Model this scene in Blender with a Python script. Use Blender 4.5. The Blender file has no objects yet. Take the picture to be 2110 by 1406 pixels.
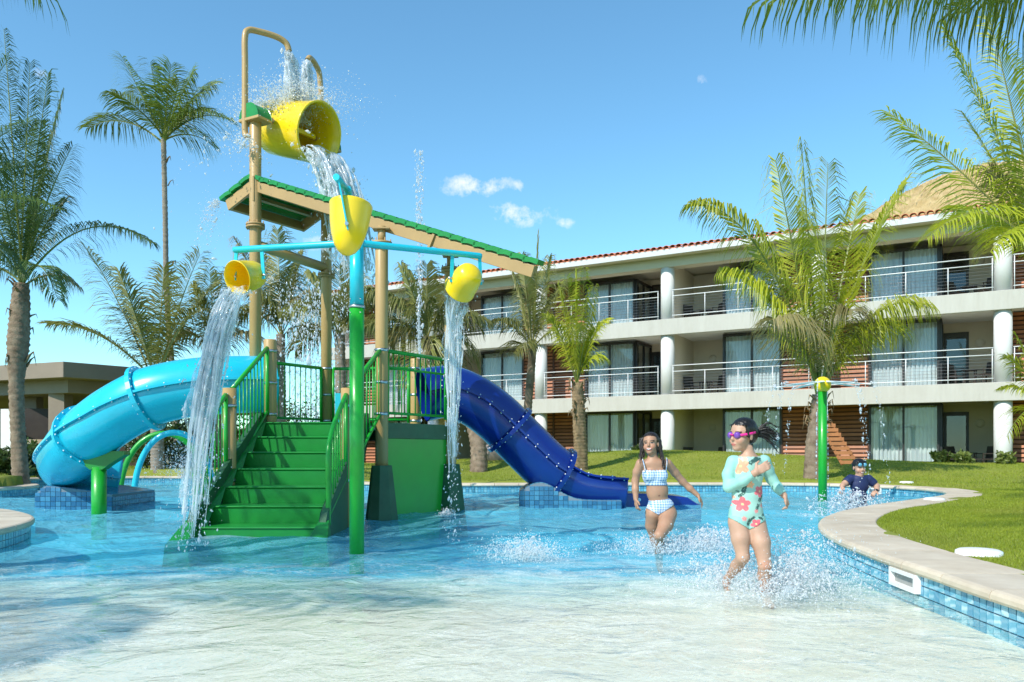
import bpy, bmesh, math, random
import numpy as np
from mathutils import Vector, Matrix, noise as mnoise

random.seed(7)
rng = np.random.default_rng(11)
SC = bpy.context.scene
COL = SC.collection
PI = math.pi
R = math.radians

# ------------------------------------------------------------------ camera
CAM_H = 1.0            # eye height above the water (water is z = 0)
FPX = 1641.0           # focal length in photo pixels (photo is 2110 wide)
HOR = 932.0            # photo row of the horizon
cd = bpy.data.cameras.new('camera')
cam = bpy.data.objects.new('camera', cd)
COL.objects.link(cam)
cam.location = (0, 0, CAM_H)
cam.rotation_euler = (PI / 2, 0, 0)
cd.sensor_width = 36.0
cd.lens = 36.0 * FPX / 2110.0
cd.shift_y = (HOR - 703.0) / 2110.0
cd.clip_start = 0.05
cd.clip_end = 4000
SC.camera = cam

# ------------------------------------------------------------------ light
SUN_DIR = Vector((-0.68, -0.72, 0.86)).normalized()      # from the scene to the sun
sun_el = math.asin(SUN_DIR.z)
sun_az = math.atan2(SUN_DIR.x, SUN_DIR.y)
wd = bpy.data.worlds.new('World')
SC.world = wd
wd.use_nodes = True
wn, wl = wd.node_tree.nodes, wd.node_tree.links
wn.clear()
w_out = wn.new('ShaderNodeOutputWorld')
w_bg = wn.new('ShaderNodeBackground')
w_sky = wn.new('ShaderNodeTexSky')
w_sky.sky_type = 'NISHITA'
w_sky.sun_disc = False
w_sky.sun_elevation = sun_el
w_sky.sun_rotation = sun_az
w_sky.altitude = 0
w_sky.air_density = 1.0
w_sky.dust_density = 0.0
w_sky.ozone_density = 4.0
w_bg.inputs['Strength'].default_value = 0.14
# a few small fair-weather clouds, placed by compass direction
w_tc = wn.new('ShaderNodeTexCoord')
w_nz = wn.new('ShaderNodeTexNoise')
w_nz.inputs['Scale'].default_value = 30
w_nz.inputs['Detail'].default_value = 8
w_nz.inputs['Roughness'].default_value = 0.62
wl.new(w_tc.outputs['Generated'], w_nz.inputs['Vector'])
cloud_sum = None
def sky_dir(px, py):
    return Vector(((px - 1055) / FPX, 1.0, (HOR - py) / FPX)).normalized()
for (cx, cy, rx, ry, amp) in ((985, 384, 62, 20, 1.0), (1060, 442, 74, 21, 1.0), (1068, 386, 16, 12, .8), (1165, 461, 18, 10, .8),
                              (1437, 171, 17, 11, .75), (72, 157, 24, 11, .8), (245, 228, 14, 9, .6), (630, 500, 44, 14, .7),
                              (1000, 322, 18, 8, .45), (1030, 418, 10, 18, .6), (436, 260, 10, 9, .5)):
    d = sky_dir(cx, cy)
    right = Vector((d.y, -d.x, 0)).normalized()
    up = right.cross(d).normalized()
    def dot(v):
        n = wn.new('ShaderNodeVectorMath'); n.operation = 'DOT_PRODUCT'
        wl.new(w_tc.outputs['Generated'], n.inputs[0]); n.inputs[1].default_value = v
        return n.outputs['Value']
    def mth(op, a, b=None):
        n = wn.new('ShaderNodeMath'); n.operation = op
        for k, q in enumerate((a, b)):
            if q is None: continue
            if isinstance(q, (int, float)): n.inputs[k].default_value = q
            else: wl.new(q, n.inputs[k])
        return n.outputs[0]
    a = mth('MULTIPLY', dot(right), FPX / rx * d.y)
    b = mth('MULTIPLY', dot(up), FPX / ry * d.y)
    r2 = mth('ADD', mth('MULTIPLY', a, a), mth('MULTIPLY', b, b))
    m = mth('MAXIMUM', mth('SUBTRACT', 1.0, mth('MULTIPLY', r2, .38)), 0.0)
    m = mth('MULTIPLY', m, mth('MULTIPLY', mth('GREATER_THAN', dot(d), 0.2), amp))
    cloud_sum = m if cloud_sum is None else mth('MAXIMUM', cloud_sum, m)
w_mp = wn.new('ShaderNodeMapRange')
w_mp.inputs['From Min'].default_value = 0.25
w_mp.inputs['From Max'].default_value = 1.5
w_mp.inputs['To Max'].default_value = 0.92
wl.new(mth('MULTIPLY', mth('ADD', cloud_sum, mth('MULTIPLY', mth('SUBTRACT', w_nz.outputs['Fac'], .56), 5.0)), mth('MULTIPLY', cloud_sum, 1.3)), w_mp.inputs['Value'])
w_hs = wn.new('ShaderNodeMixRGB')
w_hs.blend_type = 'MULTIPLY'
w_hs.inputs[0].default_value = 1.0
w_hs.inputs[2].default_value = (.65, .92, .875, 1)      # clear tropical air
wl.new(w_sky.outputs['Color'], w_hs.inputs[1])
w_mx = wn.new('ShaderNodeMixRGB')
w_mx.inputs['Color2'].default_value = (4.2, 4.3, 4.4, 1)
wl.new(w_mp.outputs['Result'], w_mx.inputs['Fac'])
wl.new(w_hs.outputs[0], w_mx.inputs['Color1'])
wl.new(w_mx.outputs['Color'], w_bg.inputs['Color'])
wl.new(w_bg.outputs['Background'], w_out.inputs['Surface'])

sd = bpy.data.lights.new('sun', 'SUN')
sd.energy = 2.8
sd.angle = R(0.53)
sd.color = (1.0, 0.95, 0.87)
sun = bpy.data.objects.new('sun', sd)
COL.objects.link(sun)
sun.rotation_euler = SUN_DIR.to_track_quat('Z', 'Y').to_euler()
sun.location = (-20, -13, 28)

SC.view_settings.view_transform = 'Standard'
SC.view_settings.look = 'None'
SC.view_settings.gamma = 1.0
SC.view_settings.exposure = 0.95
SC.view_settings.use_curve_mapping = False
SC.render.engine = 'CYCLES'
SC.cycles.max_bounces = 10
SC.cycles.transparent_max_bounces = 24
SC.cycles.diffuse_bounces = 4
SC.cycles.glossy_bounces = 3
SC.cycles.transmission_bounces = 4
SC.cycles.caustics_reflective = False
SC.cycles.caustics_refractive = False
SC.cycles.sample_clamp_indirect = 6.0
SC.cycles.use_denoising = True

def at(px, py, Y):
    """a place in the world: photo column and row, at distance Y in front of the camera"""
    return Vector(((px - 1055) / FPX * Y, Y, CAM_H - (py - HOR) / FPX * Y))

# ------------------------------------------------------------------ materials
MATS = {}
def new_mat(name):
    m = bpy.data.materials.new(name); m.use_nodes = True
    m.node_tree.nodes.clear()
    MATS[name] = m
    return m, m.node_tree.nodes, m.node_tree.links

def node(n, typ, **kw):
    o = n.new(typ)
    for k, v in kw.items():
        if k.startswith('_'): setattr(o, k[1:], v)
        else: o.inputs[k.replace('__', ' ')].default_value = v
    return o

def c4(c): return (c[0], c[1], c[2], 1.0)

def M(name, col, rough=.5, var=.12, vscale=4.0, bump=0.0, bscale=40.0, coat=0.0, metal=0.0, stretch=(1, 1, 1), col2=None,
      spec=.5, dirt=0.0, dirtcol=(.12, .10, .08), transl=0.0, sss=0.0, attr=None, objvar=0.0, detail=5, bdist=.01):
    m, n, l = new_mat(name)
    out = n.new('ShaderNodeOutputMaterial')
    p = node(n, 'ShaderNodeBsdfPrincipled', Roughness=rough, Metallic=metal)
    p.inputs['Specular IOR Level'].default_value = spec
    p.inputs['Coat Weight'].default_value = coat
    p.inputs['Coat Roughness'].default_value = .12
    tc = n.new('ShaderNodeTexCoord')
    mp = n.new('ShaderNodeMapping'); mp.inputs['Scale'].default_value = stretch
    l.new(tc.outputs['Object'], mp.inputs['Vector'])
    nz = node(n, 'ShaderNodeTexNoise', Scale=vscale, Detail=detail, Roughness=.6)
    l.new(mp.outputs[0], nz.inputs['Vector'])
    mx = n.new('ShaderNodeMixRGB')
    if col2 is None:
        mx.inputs[1].default_value = c4([x * (1 - var) for x in col]); mx.inputs[2].default_value = c4([min(1, x * (1 + var)) for x in col])
    else:
        mx.inputs[1].default_value = c4(col); mx.inputs[2].default_value = c4(col2)
    rp = node(n, 'ShaderNodeMapRange'); rp.inputs['From Min'].default_value = .3; rp.inputs['From Max'].default_value = .7
    l.new(nz.outputs['Fac'], rp.inputs['Value']); l.new(rp.outputs[0], mx.inputs[0])
    colo = mx.outputs[0]
    if attr:
        at_ = n.new('ShaderNodeAttribute'); at_.attribute_name = attr
        mm = n.new('ShaderNodeMixRGB'); mm.blend_type = 'MULTIPLY'; mm.inputs[0].default_value = 1
        l.new(at_.outputs['Color'], mm.inputs[1]); l.new(colo, mm.inputs[2]); colo = mm.outputs[0]
    if objvar:
        oi = n.new('ShaderNodeObjectInfo')
        hs = n.new('ShaderNodeHueSaturation')
        r1 = node(n, 'ShaderNodeMapRange'); r1.inputs['To Min'].default_value = 1 - objvar; r1.inputs['To Max'].default_value = 1 + objvar
        l.new(oi.outputs['Random'], r1.inputs['Value']); l.new(r1.outputs[0], hs.inputs['Value']); l.new(colo, hs.inputs['Color'])
        colo = hs.outputs[0]
    if dirt:
        nd = node(n, 'ShaderNodeTexNoise', Scale=vscale * .6, Detail=8, Roughness=.7)
        mp2 = n.new('ShaderNodeMapping'); mp2.inputs['Scale'].default_value = (1, 1, .35); mp2.inputs['Location'].default_value = (3, 7, 1)
        l.new(tc.outputs['Object'], mp2.inputs['Vector']); l.new(mp2.outputs[0], nd.inputs['Vector'])
        rd = node(n, 'ShaderNodeMapRange'); rd.inputs['From Min'].default_value = .48; rd.inputs['From Max'].default_value = .8; rd.inputs['To Max'].default_value = dirt
        l.new(nd.outputs['Fac'], rd.inputs['Value'])
        md = n.new('ShaderNodeMixRGB'); md.inputs[2].default_value = c4(dirtcol)
        l.new(rd.outputs[0], md.inputs[0]); l.new(colo, md.inputs[1]); colo = md.outputs[0]
    l.new(colo, p.inputs['Base Color'])
    rr = node(n, 'ShaderNodeMapRange'); rr.inputs['To Min'].default_value = max(.02, rough - .08); rr.inputs['To Max'].default_value = min(1, rough + .1)
    l.new(nz.outputs['Fac'], rr.inputs['Value']); l.new(rr.outputs[0], p.inputs['Roughness'])
    if bump:
        nb = node(n, 'ShaderNodeTexNoise', Scale=bscale, Detail=6, Roughness=.65)
        l.new(mp.outputs[0], nb.inputs['Vector'])
        b = node(n, 'ShaderNodeBump', Strength=bump, Distance=bdist)
        l.new(nb.outputs['Fac'], b.inputs['Height']); l.new(b.outputs[0], p.inputs['Normal'])
    if sss:
        p.inputs['Subsurface Weight'].default_value = sss
        p.inputs['Subsurface Radius'].default_value = (.02, .008, .004)
        p.inputs['Subsurface Scale'].default_value = .5
    sh = p.outputs[0]
    if transl:
        t = n.new('ShaderNodeBsdfTranslucent'); l.new(colo, t.inputs['Color'])
        ms = n.new('ShaderNodeMixShader'); ms.inputs[0].default_value = transl
        l.new(sh, ms.inputs[1]); l.new(t.outputs[0], ms.inputs[2]); sh = ms.outputs[0]
    l.new(sh, out.inputs['Surface'])
    return m

def sheet_mat(name, tint=(1, 1, 1), rough=.03, ior=1.45, gloss=(1, 1, 1), white=0.0, wcol=(.9, .95, 1.0), nscale=8.0, nz_bump=0.0, holes=0.0, stretch=(1, 1, 1)):
    """thin clear sheet: clear + mirror by Fresnel, optionally broken up by white aerated water"""
    m, n, l = new_mat(name)
    out = n.new('ShaderNodeOutputMaterial')
    tr = node(n, 'ShaderNodeBsdfTransparent'); tr.inputs['Color'].default_value = c4(tint)
    gl = node(n, 'ShaderNodeBsdfGlossy', Roughness=rough); gl.inputs['Color'].default_value = c4(gloss)
    fr = node(n, 'ShaderNodeFresnel', IOR=ior)
    ms = n.new('ShaderNodeMixShader')
    ge = n.new('ShaderNodeNewGeometry'); fm = n.new('ShaderNodeMath'); fm.operation = 'SUBTRACT'; fm.use_clamp = True
    l.new(fr.outputs[0], fm.inputs[0]); l.new(ge.outputs['Backfacing'], fm.inputs[1])      # a thin sheet has no inner total reflection
    l.new(fm.outputs[0], ms.inputs[0]); l.new(tr.outputs[0], ms.inputs[1]); l.new(gl.outputs[0], ms.inputs[2])
    sh = ms.outputs[0]
    tc = n.new('ShaderNodeTexCoord'); mp = n.new('ShaderNodeMapping'); mp.inputs['Scale'].default_value = stretch
    l.new(tc.outputs['Object'], mp.inputs['Vector'])
    nz = node(n, 'ShaderNodeTexNoise', Scale=nscale, Detail=7, Roughness=.7)
    l.new(mp.outputs[0], nz.inputs['Vector'])
    if nz_bump:
        b = node(n, 'ShaderNodeBump', Strength=nz_bump, Distance=.05)
        l.new(nz.outputs['Fac'], b.inputs['Height']); l.new(b.outputs[0], gl.inputs['Normal']); l.new(b.outputs[0], fr.inputs['Normal'])
    if white:
        df = node(n, 'ShaderNodeBsdfDiffuse'); df.inputs['Color'].default_value = c4(wcol)
        tl = node(n, 'ShaderNodeBsdfTranslucent'); tl.inputs['Color'].default_value = c4(wcol)
        md = n.new('ShaderNodeMixShader'); md.inputs[0].default_value = .5
        l.new(df.outputs[0], md.inputs[1]); l.new(tl.outputs[0], md.inputs[2])
        rp = node(n, 'ShaderNodeMapRange'); rp.inputs['From Min'].default_value = .62 - white * .4; rp.inputs['From Max'].default_value = .80 - white * .3
        rp.inputs['To Max'].default_value = min(1, white + .25)
        l.new(nz.outputs['Fac'], rp.inputs['Value'])
        mw = n.new('ShaderNodeMixShader')
        l.new(rp.outputs[0], mw.inputs[0]); l.new(sh, mw.inputs[1]); l.new(md.outputs[0], mw.inputs[2]); sh = mw.outputs[0]
    if holes:
        n2 = node(n, 'ShaderNodeTexNoise', Scale=nscale * .7, Detail=4, Roughness=.6)
        mp2 = n.new('ShaderNodeMapping'); mp2.inputs['Scale'].default_value = stretch; mp2.inputs['Location'].default_value = (4, 2, 9)
        l.new(tc.outputs['Object'], mp2.inputs['Vector']); l.new(mp2.outputs[0], n2.inputs['Vector'])
        rh = node(n, 'ShaderNodeMapRange'); rh.inputs['From Min'].default_value = .62 - holes * .3; rh.inputs['From Max'].default_value = .68 - holes * .3
        l.new(n2.outputs['Fac'], rh.inputs['Value'])
        t2 = node(n, 'ShaderNodeBsdfTransparent')
        mh = n.new('ShaderNodeMixShader')
        l.new(rh.outputs[0], mh.inputs[0]); l.new(sh, mh.inputs[1]); l.new(t2.outputs[0], mh.inputs[2]); sh = mh.outputs[0]
    l.new(sh, out.inputs['Surface'])
    return m

# ------------------------------------------------------------------ mesh builder
class MB:
    def __init__(s): s.v = []; s.f = []; s.m = []; s.sm = []
    def add(s, vs, fs, mi=0, smooth=False):
        b = len(s.v); s.v += [tuple(p) for p in vs]
        for q in fs: s.f.append(tuple(b + i for i in q)); s.m.append(mi); s.sm.append(smooth)
        return s
    def box(s, c, size, rot=None, mi=0, taper=None):
        hx, hy, hz = size[0] / 2, size[1] / 2, size[2] / 2
        vs = []
        for z in (-1, 1):
            k = 1.0 if (taper is None or z < 0) else taper
            for (x, y) in ((-1, -1), (1, -1), (1, 1), (-1, 1)):
                p = Vector((x * hx * k, y * hy * k, z * hz))
                if rot is not None: p = rot @ p
                vs.append(p + Vector(c))
        return s.add(vs, [(3, 2, 1, 0), (4, 5, 6, 7), (0, 1, 5, 4), (1, 2, 6, 5), (2, 3, 7, 6), (3, 0, 4, 7)], mi)
    def beam(s, a, b, w, h, mi=0, up=Vector((0, 0, 1))):
        a, b = Vector(a), Vector(b); d = b - a; L = d.length; y = d.normalized()
        x = y.cross(up)
        if x.length < 1e-5: x = Vector((1, 0, 0))
        x.normalize(); z = x.cross(y)
        return s.box((a + b) / 2, (w, L, h), Matrix((x, y, z)).transposed(), mi)
    def tube(s, pts, rad, n=12, mi=0, caps=True, smooth=True, a0=0, a1=2 * PI, flat=1.0, up=Vector((0, 0, 1))):
        pts = [Vector(p) for p in pts]; N = len(pts)
        if isinstance(rad, (int, float)): rad = [rad] * N
        full = abs(a1 - a0 - 2 * PI) < 1e-6
        k = n if full else n + 1
        vs = []; prevx = None
        for i, p in enumerate(pts):
            d = (pts[min(i + 1, N - 1)] - pts[max(i - 1, 0)]).normalized()
            if prevx is None:
                x = d.cross(up)
                if x.length < 1e-4: x = d.cross(Vector((0, 1, 0)))
                x.normalize()
            else:
                x = prevx - d * prevx.dot(d)
                x.normalize()
            prevx = x; y = x.cross(d)
            for j in range(k):
                a = a0 + (a1 - a0) * j / n
                vs.append(p + x * (math.cos(a) * rad[i]) + y * (math.sin(a) * rad[i] * flat))
        fs = []
        for i in range(N - 1):
            for j in range(n):
                j2 = (j + 1) % k
                fs.append((i * k + j, i * k + j2, (i + 1) * k + j2, (i + 1) * k + j))
        s.add(vs, fs, mi, smooth)
        if caps and full:
            b = len(s.v) - len(vs)
            s.f.append(tuple(b + j for j in range(k))[::-1]); s.m.append(mi); s.sm.append(False)
            s.f.append(tuple(b + (N - 1) * k + j for j in range(k))); s.m.append(mi); s.sm.append(False)
        return s
    def lathe(s, prof, origin, axis=Vector((0, 0, 1)), n=24, mi=0, smooth=True):
        """prof: (radius, distance along axis)"""
        axis = Vector(axis).normalized()
        x = axis.orthogonal().normalized(); y = axis.cross(x)
        vs = []; o = Vector(origin)
        for (r, h) in prof:
            for j in range(n):
                a = 2 * PI * j / n
                vs.append(o + axis * h + x * (math.cos(a) * r) + y * (math.sin(a) * r))
        fs = []
        for i in range(len(prof) - 1):
            for j in range(n):
                j2 = (j + 1) % n
                fs.append((i * n + j, i * n + j2, (i + 1) * n + j2, (i + 1) * n + j))
        return s.add(vs, fs, mi, smooth)
    def ball(s, c, r, n=8, m=6, mi=0, scale=(1, 1, 1)):
        vs = []; c = Vector(c)
        for i in range(m + 1):
            t = PI * i / m
            for j in range(n):
                a = 2 * PI * j / n
                vs.append(c + Vector((math.sin(t) * math.cos(a) * r * scale[0], math.sin(t) * math.sin(a) * r * scale[1], math.cos(t) * r * scale[2])))
        fs = []
        for i in range(m):
            for j in range(n):
                fs.append((i * n + j, (i + 1) * n + j, (i + 1) * n + (j + 1) % n, i * n + (j + 1) % n))
        return s.add(vs, fs, mi, True)
    def prism(s, poly, z0, z1, mi=0):
        n = len(poly)
        vs = [(p[0], p[1], z0) for p in poly] + [(p[0], p[1], z1) for p in poly]
        area = sum(poly[i][0] * poly[(i + 1) % n][1] - poly[(i + 1) % n][0] * poly[i][1] for i in range(n))
        o = list(range(n)) if area > 0 else list(range(n))[::-1]
        fs = [tuple(o[::-1]), tuple(n + i for i in o)]
        for k in range(n):
            i, j = o[k], o[(k + 1) % n]
            fs.append((i, j, n + j, n + i))
        return s.add(vs, fs, mi)
    def mesh(s, name, mats):
        me = bpy.data.meshes.new(name)
        me.from_pydata(s.v, [], s.f)
        for q in (mats if isinstance(mats, (list, tuple)) else [mats]): me.materials.append(q)
        me.polygons.foreach_set('material_index', s.m)
        me.polygons.foreach_set('use_smooth', s.sm)
        me.update()
        return me
    def build(s, name, mats, parent=None, bevel=0, **kw):
        return link(name, s.mesh(name, mats), parent, bevel)

def link(name, me, parent=None, bevel=0):
    o = bpy.data.objects.new(name, me); COL.objects.link(o)
    if parent is not None:
        o.parent = parent
        if parent.type == 'EMPTY' and parent.get('_world'): o.location = -parent.location
    if bevel:
        b = o.modifiers.new('bevel', 'BEVEL'); b.width = bevel; b.segments = 2; b.limit_method = 'ANGLE'; b.angle_limit = R(40)
    return o

def tag(o, label=None, cat=None, group=None, kind=None):
    if label: o['label'] = label
    if cat: o['category'] = cat
    if group: o['group'] = group
    if kind: o['kind'] = kind
    return o

def thing(name, loc, label, cat, group=None, world=True):
    """an Empty at a thing's base; world=True: its parts are modelled in world coordinates"""
    e = bpy.data.objects.new(name, None); COL.objects.link(e)
    e.location = loc; e.empty_display_size = .2
    if world: e['_world'] = 1
    return tag(e, label, cat, group)

def copy_tree(o, parent=None):
    c = o.copy(); COL.objects.link(c)
    if parent is not None: c.parent = parent
    for ch in o.children: copy_tree(ch, c)
    return c

def catmull(pts, n=8, closed=False):
    pts = [Vector(p) for p in pts]; N = len(pts); out = []
    rngi = range(N) if closed else range(N - 1)
    for i in rngi:
        if closed: p0, p1, p2, p3 = pts[(i - 1) % N], pts[i], pts[(i + 1) % N], pts[(i + 2) % N]
        else: p0, p1, p2, p3 = pts[max(i - 1, 0)], pts[i], pts[i + 1], pts[min(i + 2, N - 1)]
        for k in range(n):
            t = k / n
            out.append(.5 * ((2 * p1) + (p2 - p0) * t + (2 * p0 - 5 * p1 + 4 * p2 - p3) * t * t + (3 * p1 - p0 - 3 * p2 + p3) * t ** 3))
    if not closed: out.append(pts[-1])
    return out

def fast_mesh(name, V, F, mats, smooth=False, mi=None):
    """numpy verts (n,3) and equal-sized faces (m,k) to a mesh"""
    V = np.asarray(V, dtype=np.float32); F = np.asarray(F, dtype=np.int32)
    me = bpy.data.meshes.new(name)
    me.vertices.add(len(V)); me.vertices.foreach_set('co', V.ravel())
    k = F.shape[1]
    me.loops.add(F.size); me.loops.foreach_set('vertex_index', F.ravel())
    me.polygons.add(len(F)); me.polygons.foreach_set('loop_start', np.arange(0, F.size, k, dtype=np.int32))
    for q in (mats if isinstance(mats, (list, tuple)) else [mats]): me.materials.append(q)
    if mi is not None: me.polygons.foreach_set('material_index', np.asarray(mi, dtype=np.int32))
    me.polygons.foreach_set('use_smooth', np.full(len(F), smooth))
    me.update(calc_edges=True)
    return me

def set_color(me, name, C):
    a = me.color_attributes.new(name, 'FLOAT_COLOR', 'POINT')
    C = np.asarray(C, dtype=np.float32)
    if C.ndim == 1: C = np.stack([C, C, C], 1)
    if C.shape[1] == 3: C = np.concatenate([C, np.ones((len(C), 1), np.float32)], 1)
    a.data.foreach_set('color', C.ravel())

def vnoise(x, y, z=0.0):
    """cheap smooth vector noise from summed sines, numpy friendly"""
    return (np.sin(x * 1.7 + 1.3 * np.sin(y * 1.1 + z)) + np.sin(y * 2.3 + 1.7 * np.sin(x * .9 - z)) + np.sin((x + y) * 1.31 + z * 2.1) + np.sin((x - y) * 2.9 + z)) * .25
# ================================================================== the pool and its ground
POOL_CTRL = [(2.70, -5), (2.66, -1), (2.68, 2.2), (2.74, 4.3), (2.80, 5.2), (2.88, 6.3), (3.03, 7.4), (3.30, 8.45), (3.72, 9.45), (4.35, 10.5), (5.2, 11.6),
             (6.4, 12.9), (7.7, 14.3), (8.5, 15.5), (8.95, 16.8), (8.85, 18.2), (8.1, 19.4), (6.6, 20.1), (3, 20.15), (-1.2, 19.8), (-4.2, 20.8),
             (-7.5, 23.5), (-10.8, 25.6), (-13.6, 25.0), (-14.6, 23), (-13.1, 20.9), (-11.5, 19.3), (-11.3, 17.3), (-12.6, 15), (-12.1, 12.9), (-9.7, 12.2),
             (-7.5, 11.3), (-5.9, 9.75), (-5.25, 8.1), (-5.15, 6), (-5.5, 3), (-5.8, 0), (-5.9, -5), (-1.5, -6.5)]
def resample(pts, step):
    P = np.array([(p.x, p.y) for p in pts]); P = np.vstack([P, P[:1]])
    d = np.hypot(*np.diff(P, axis=0).T); s = np.concatenate([[0], np.cumsum(d)])
    n = int(round(s[-1] / step)); t = np.linspace(0, s[-1], n, endpoint=False)
    return np.stack([np.interp(t, s, P[:, 0]), np.interp(t, s, P[:, 1])], 1), s[-1]
OUT, PERIM = resample(catmull([(x, y, 0) for x, y in POOL_CTRL], 16, True), .075)
NO = len(OUT); STEP = PERIM / NO
tang = np.roll(OUT, -3, 0) - np.roll(OUT, 3, 0); tang /= np.linalg.norm(tang, axis=1)[:, None]
NRM = np.stack([tang[:, 1], -tang[:, 0]], 1)          # away from the water (the outline runs anticlockwise)

def pool_dist(X, Y):
    """signed distance to the pool edge: negative in the water"""
    P = np.stack([X.ravel(), Y.ravel()], 1).astype(np.float32)
    Q = OUT[::3].astype(np.float32); A = Q; B = np.roll(Q, -1, 0)
    out = np.empty(len(P), np.float32)
    for i in range(0, len(P), 4000):
        p = P[i:i + 4000, None, :]
        ab = (B - A)[None]; ap = p - A[None]
        t = np.clip((ap * ab).sum(2) / (ab * ab).sum(2), 0, 1)
        d = np.sqrt(((ap - ab * t[..., None]) ** 2).sum(2)).min(1)
        y0, y1 = A[None, :, 1], B[None, :, 1]
        cond = (y0 > p[..., 1]) != (y1 > p[..., 1])
        xi = A[None, :, 0] + (p[..., 1] - y0) / np.where(y1 - y0 == 0, 1e-9, y1 - y0) * (B - A)[None, :, 0]
        ins = (cond & (p[..., 0] < xi)).sum(1) % 2 == 1
        out[i:i + 4000] = np.where(ins, -d, d)
    return out.reshape(X.shape)

def lawn_h(X, Y):
    z = .215 + 0 * X
    z = z + .62 * np.exp(-((X - 5.0) / 8.0) ** 2 - ((Y - 27.5) / 4.2) ** 2)
    z = z + .30 * np.exp(-((X - 19) / 6.0) ** 2 - ((Y - 22) / 5.0) ** 2)
    z = z + .25 * np.exp(-((X + 13) / 3.0) ** 2 - ((Y - 18.5) / 2.5) ** 2)
    z = z + .22 * (1 / (1 + np.exp(-(Y - 23) * .9)))
    z = z + .018 * vnoise(X * 1.1, Y * 1.1, 2.0)
    return z

# --- materials
M('grass_soil', (.17, .22, .014), rough=.9, col2=(.27, .28, .035), vscale=.8, bump=.8, bscale=120, detail=9)
M('earth', (.13, .17, .05), rough=.95, var=.2, vscale=.3, bump=.3, bscale=6)
M('limestone', (.50, .405, .29), rough=.72, col2=(.66, .57, .44), vscale=2.6, bump=.25, bscale=60, objvar=.06, dirt=.25, dirtcol=(.44, .35, .25))
M('deck_stone', (.50, .40, .30), rough=.8, col2=(.58, .48, .37), vscale=3, bump=.2, bscale=50)
M('grout', (.20, .25, .29), rough=.9, var=.1)
M('white_plastic', (.80, .80, .78), rough=.35, var=.03)
M('flap_grey', (.32, .33, .31), rough=.7, var=.1)  # even mid grey of the skimmer flaps
TILE_COL = [(.10, .34, .47), (.12, .39, .52), (.16, .44, .55), (.085, .30, .44), (.22, .50, .60), (.13, .41, .56)]
def tile_mat(name, col, sw):
    m, n, l = new_mat(name)
    out = n.new('ShaderNodeOutputMaterial'); p = node(n, 'ShaderNodeBsdfPrincipled', Roughness=.14)
    p.inputs['Coat Weight'].default_value = .3
    tc = n.new('ShaderNodeTexCoord'); oi = n.new('ShaderNodeObjectInfo')
    ad = n.new('ShaderNodeVectorMath'); ad.operation = 'ADD'
    l.new(tc.outputs['Object'], ad.inputs[0]); l.new(oi.outputs['Random'], ad.inputs[1])
    wv = node(n, 'ShaderNodeTexWave', Scale=7, Distortion=6, Detail=2); wv.wave_type = 'RINGS'
    l.new(ad.outputs[0], wv.inputs['Vector'])
    rp = node(n, 'ShaderNodeMapRange'); rp.inputs['From Min'].default_value = .35; rp.inputs['To Max'].default_value = sw
    l.new(wv.outputs['Fac'], rp.inputs['Value'])
    mx = n.new('ShaderNodeMixRGB'); mx.inputs[1].default_value = c4(col); mx.inputs[2].default_value = (.62, .80, .86, 1)
    l.new(rp.outputs[0], mx.inputs[0]); l.new(mx.outputs[0], p.inputs['Base Color']); l.new(p.outputs[0], out.inputs['Surface'])
    return m
TILE_M = [tile_mat('glass_tile_%s' % k, c, s) for k, c, s in zip('abcdef', TILE_COL, (.15, .4, .6, .1, .7, .35))]
M('mosaic', (1, 1, 1), rough=.18, var=.08, vscale=14, attr='Col', coat=.2)

# --- far ground, lawn
fg = MB(); S = 1500
fg.add([(-S, -S, -1.6), (S, -S, -1.6), (S, 300, -1.6), (S, S, -1.6), (-S, S, -1.6)], [(0, 1, 2, 3, 4)])
tag(fg.build('ground', MATS['earth']), kind='structure')
xs = np.concatenate([np.arange(-60, -17, 1.5), np.arange(-17, 12, .22), np.arange(12, 62, 1.2)])
ys = np.concatenate([np.arange(-14, -7, 1.5), np.arange(-7, 27, .22), np.arange(27, 36, .5), np.arange(36, 92, 2.0)])
GX, GY = np.meshgrid(xs, ys)
GD = pool_dist(GX, GY)
GZ = lawn_h(GX, GY)
k = np.clip((GD - .06) / .22, 0, 1)
GZ = np.where(GD < .3, GZ * k + (-1.3) * (1 - k), GZ)
edge = np.maximum.reduce([np.clip((np.abs(GX) - 45) / 15, 0, 1), np.clip((GY - 70) / 20, 0, 1), np.clip((-8 - GY) / 5, 0, 1)])
GZ = GZ * (1 - edge) + (-1.75) * edge
ny, nx = GX.shape
idx = np.arange(ny * nx).reshape(ny, nx)
F = np.stack([idx[:-1, :-1], idx[:-1, 1:], idx[1:, 1:], idx[1:, :-1]], -1).reshape(-1, 4)
dd = GD
inside = (np.minimum.reduce([dd[:-1, :-1], dd[:-1, 1:], dd[1:, 1:], dd[1:, :-1]]) < -.8).ravel()
tag(link('lawn', fast_mesh('lawn', np.stack([GX, GY, GZ], -1).reshape(-1, 3), F[~inside], MATS['grass_soil'], True)), kind='structure')

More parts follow.
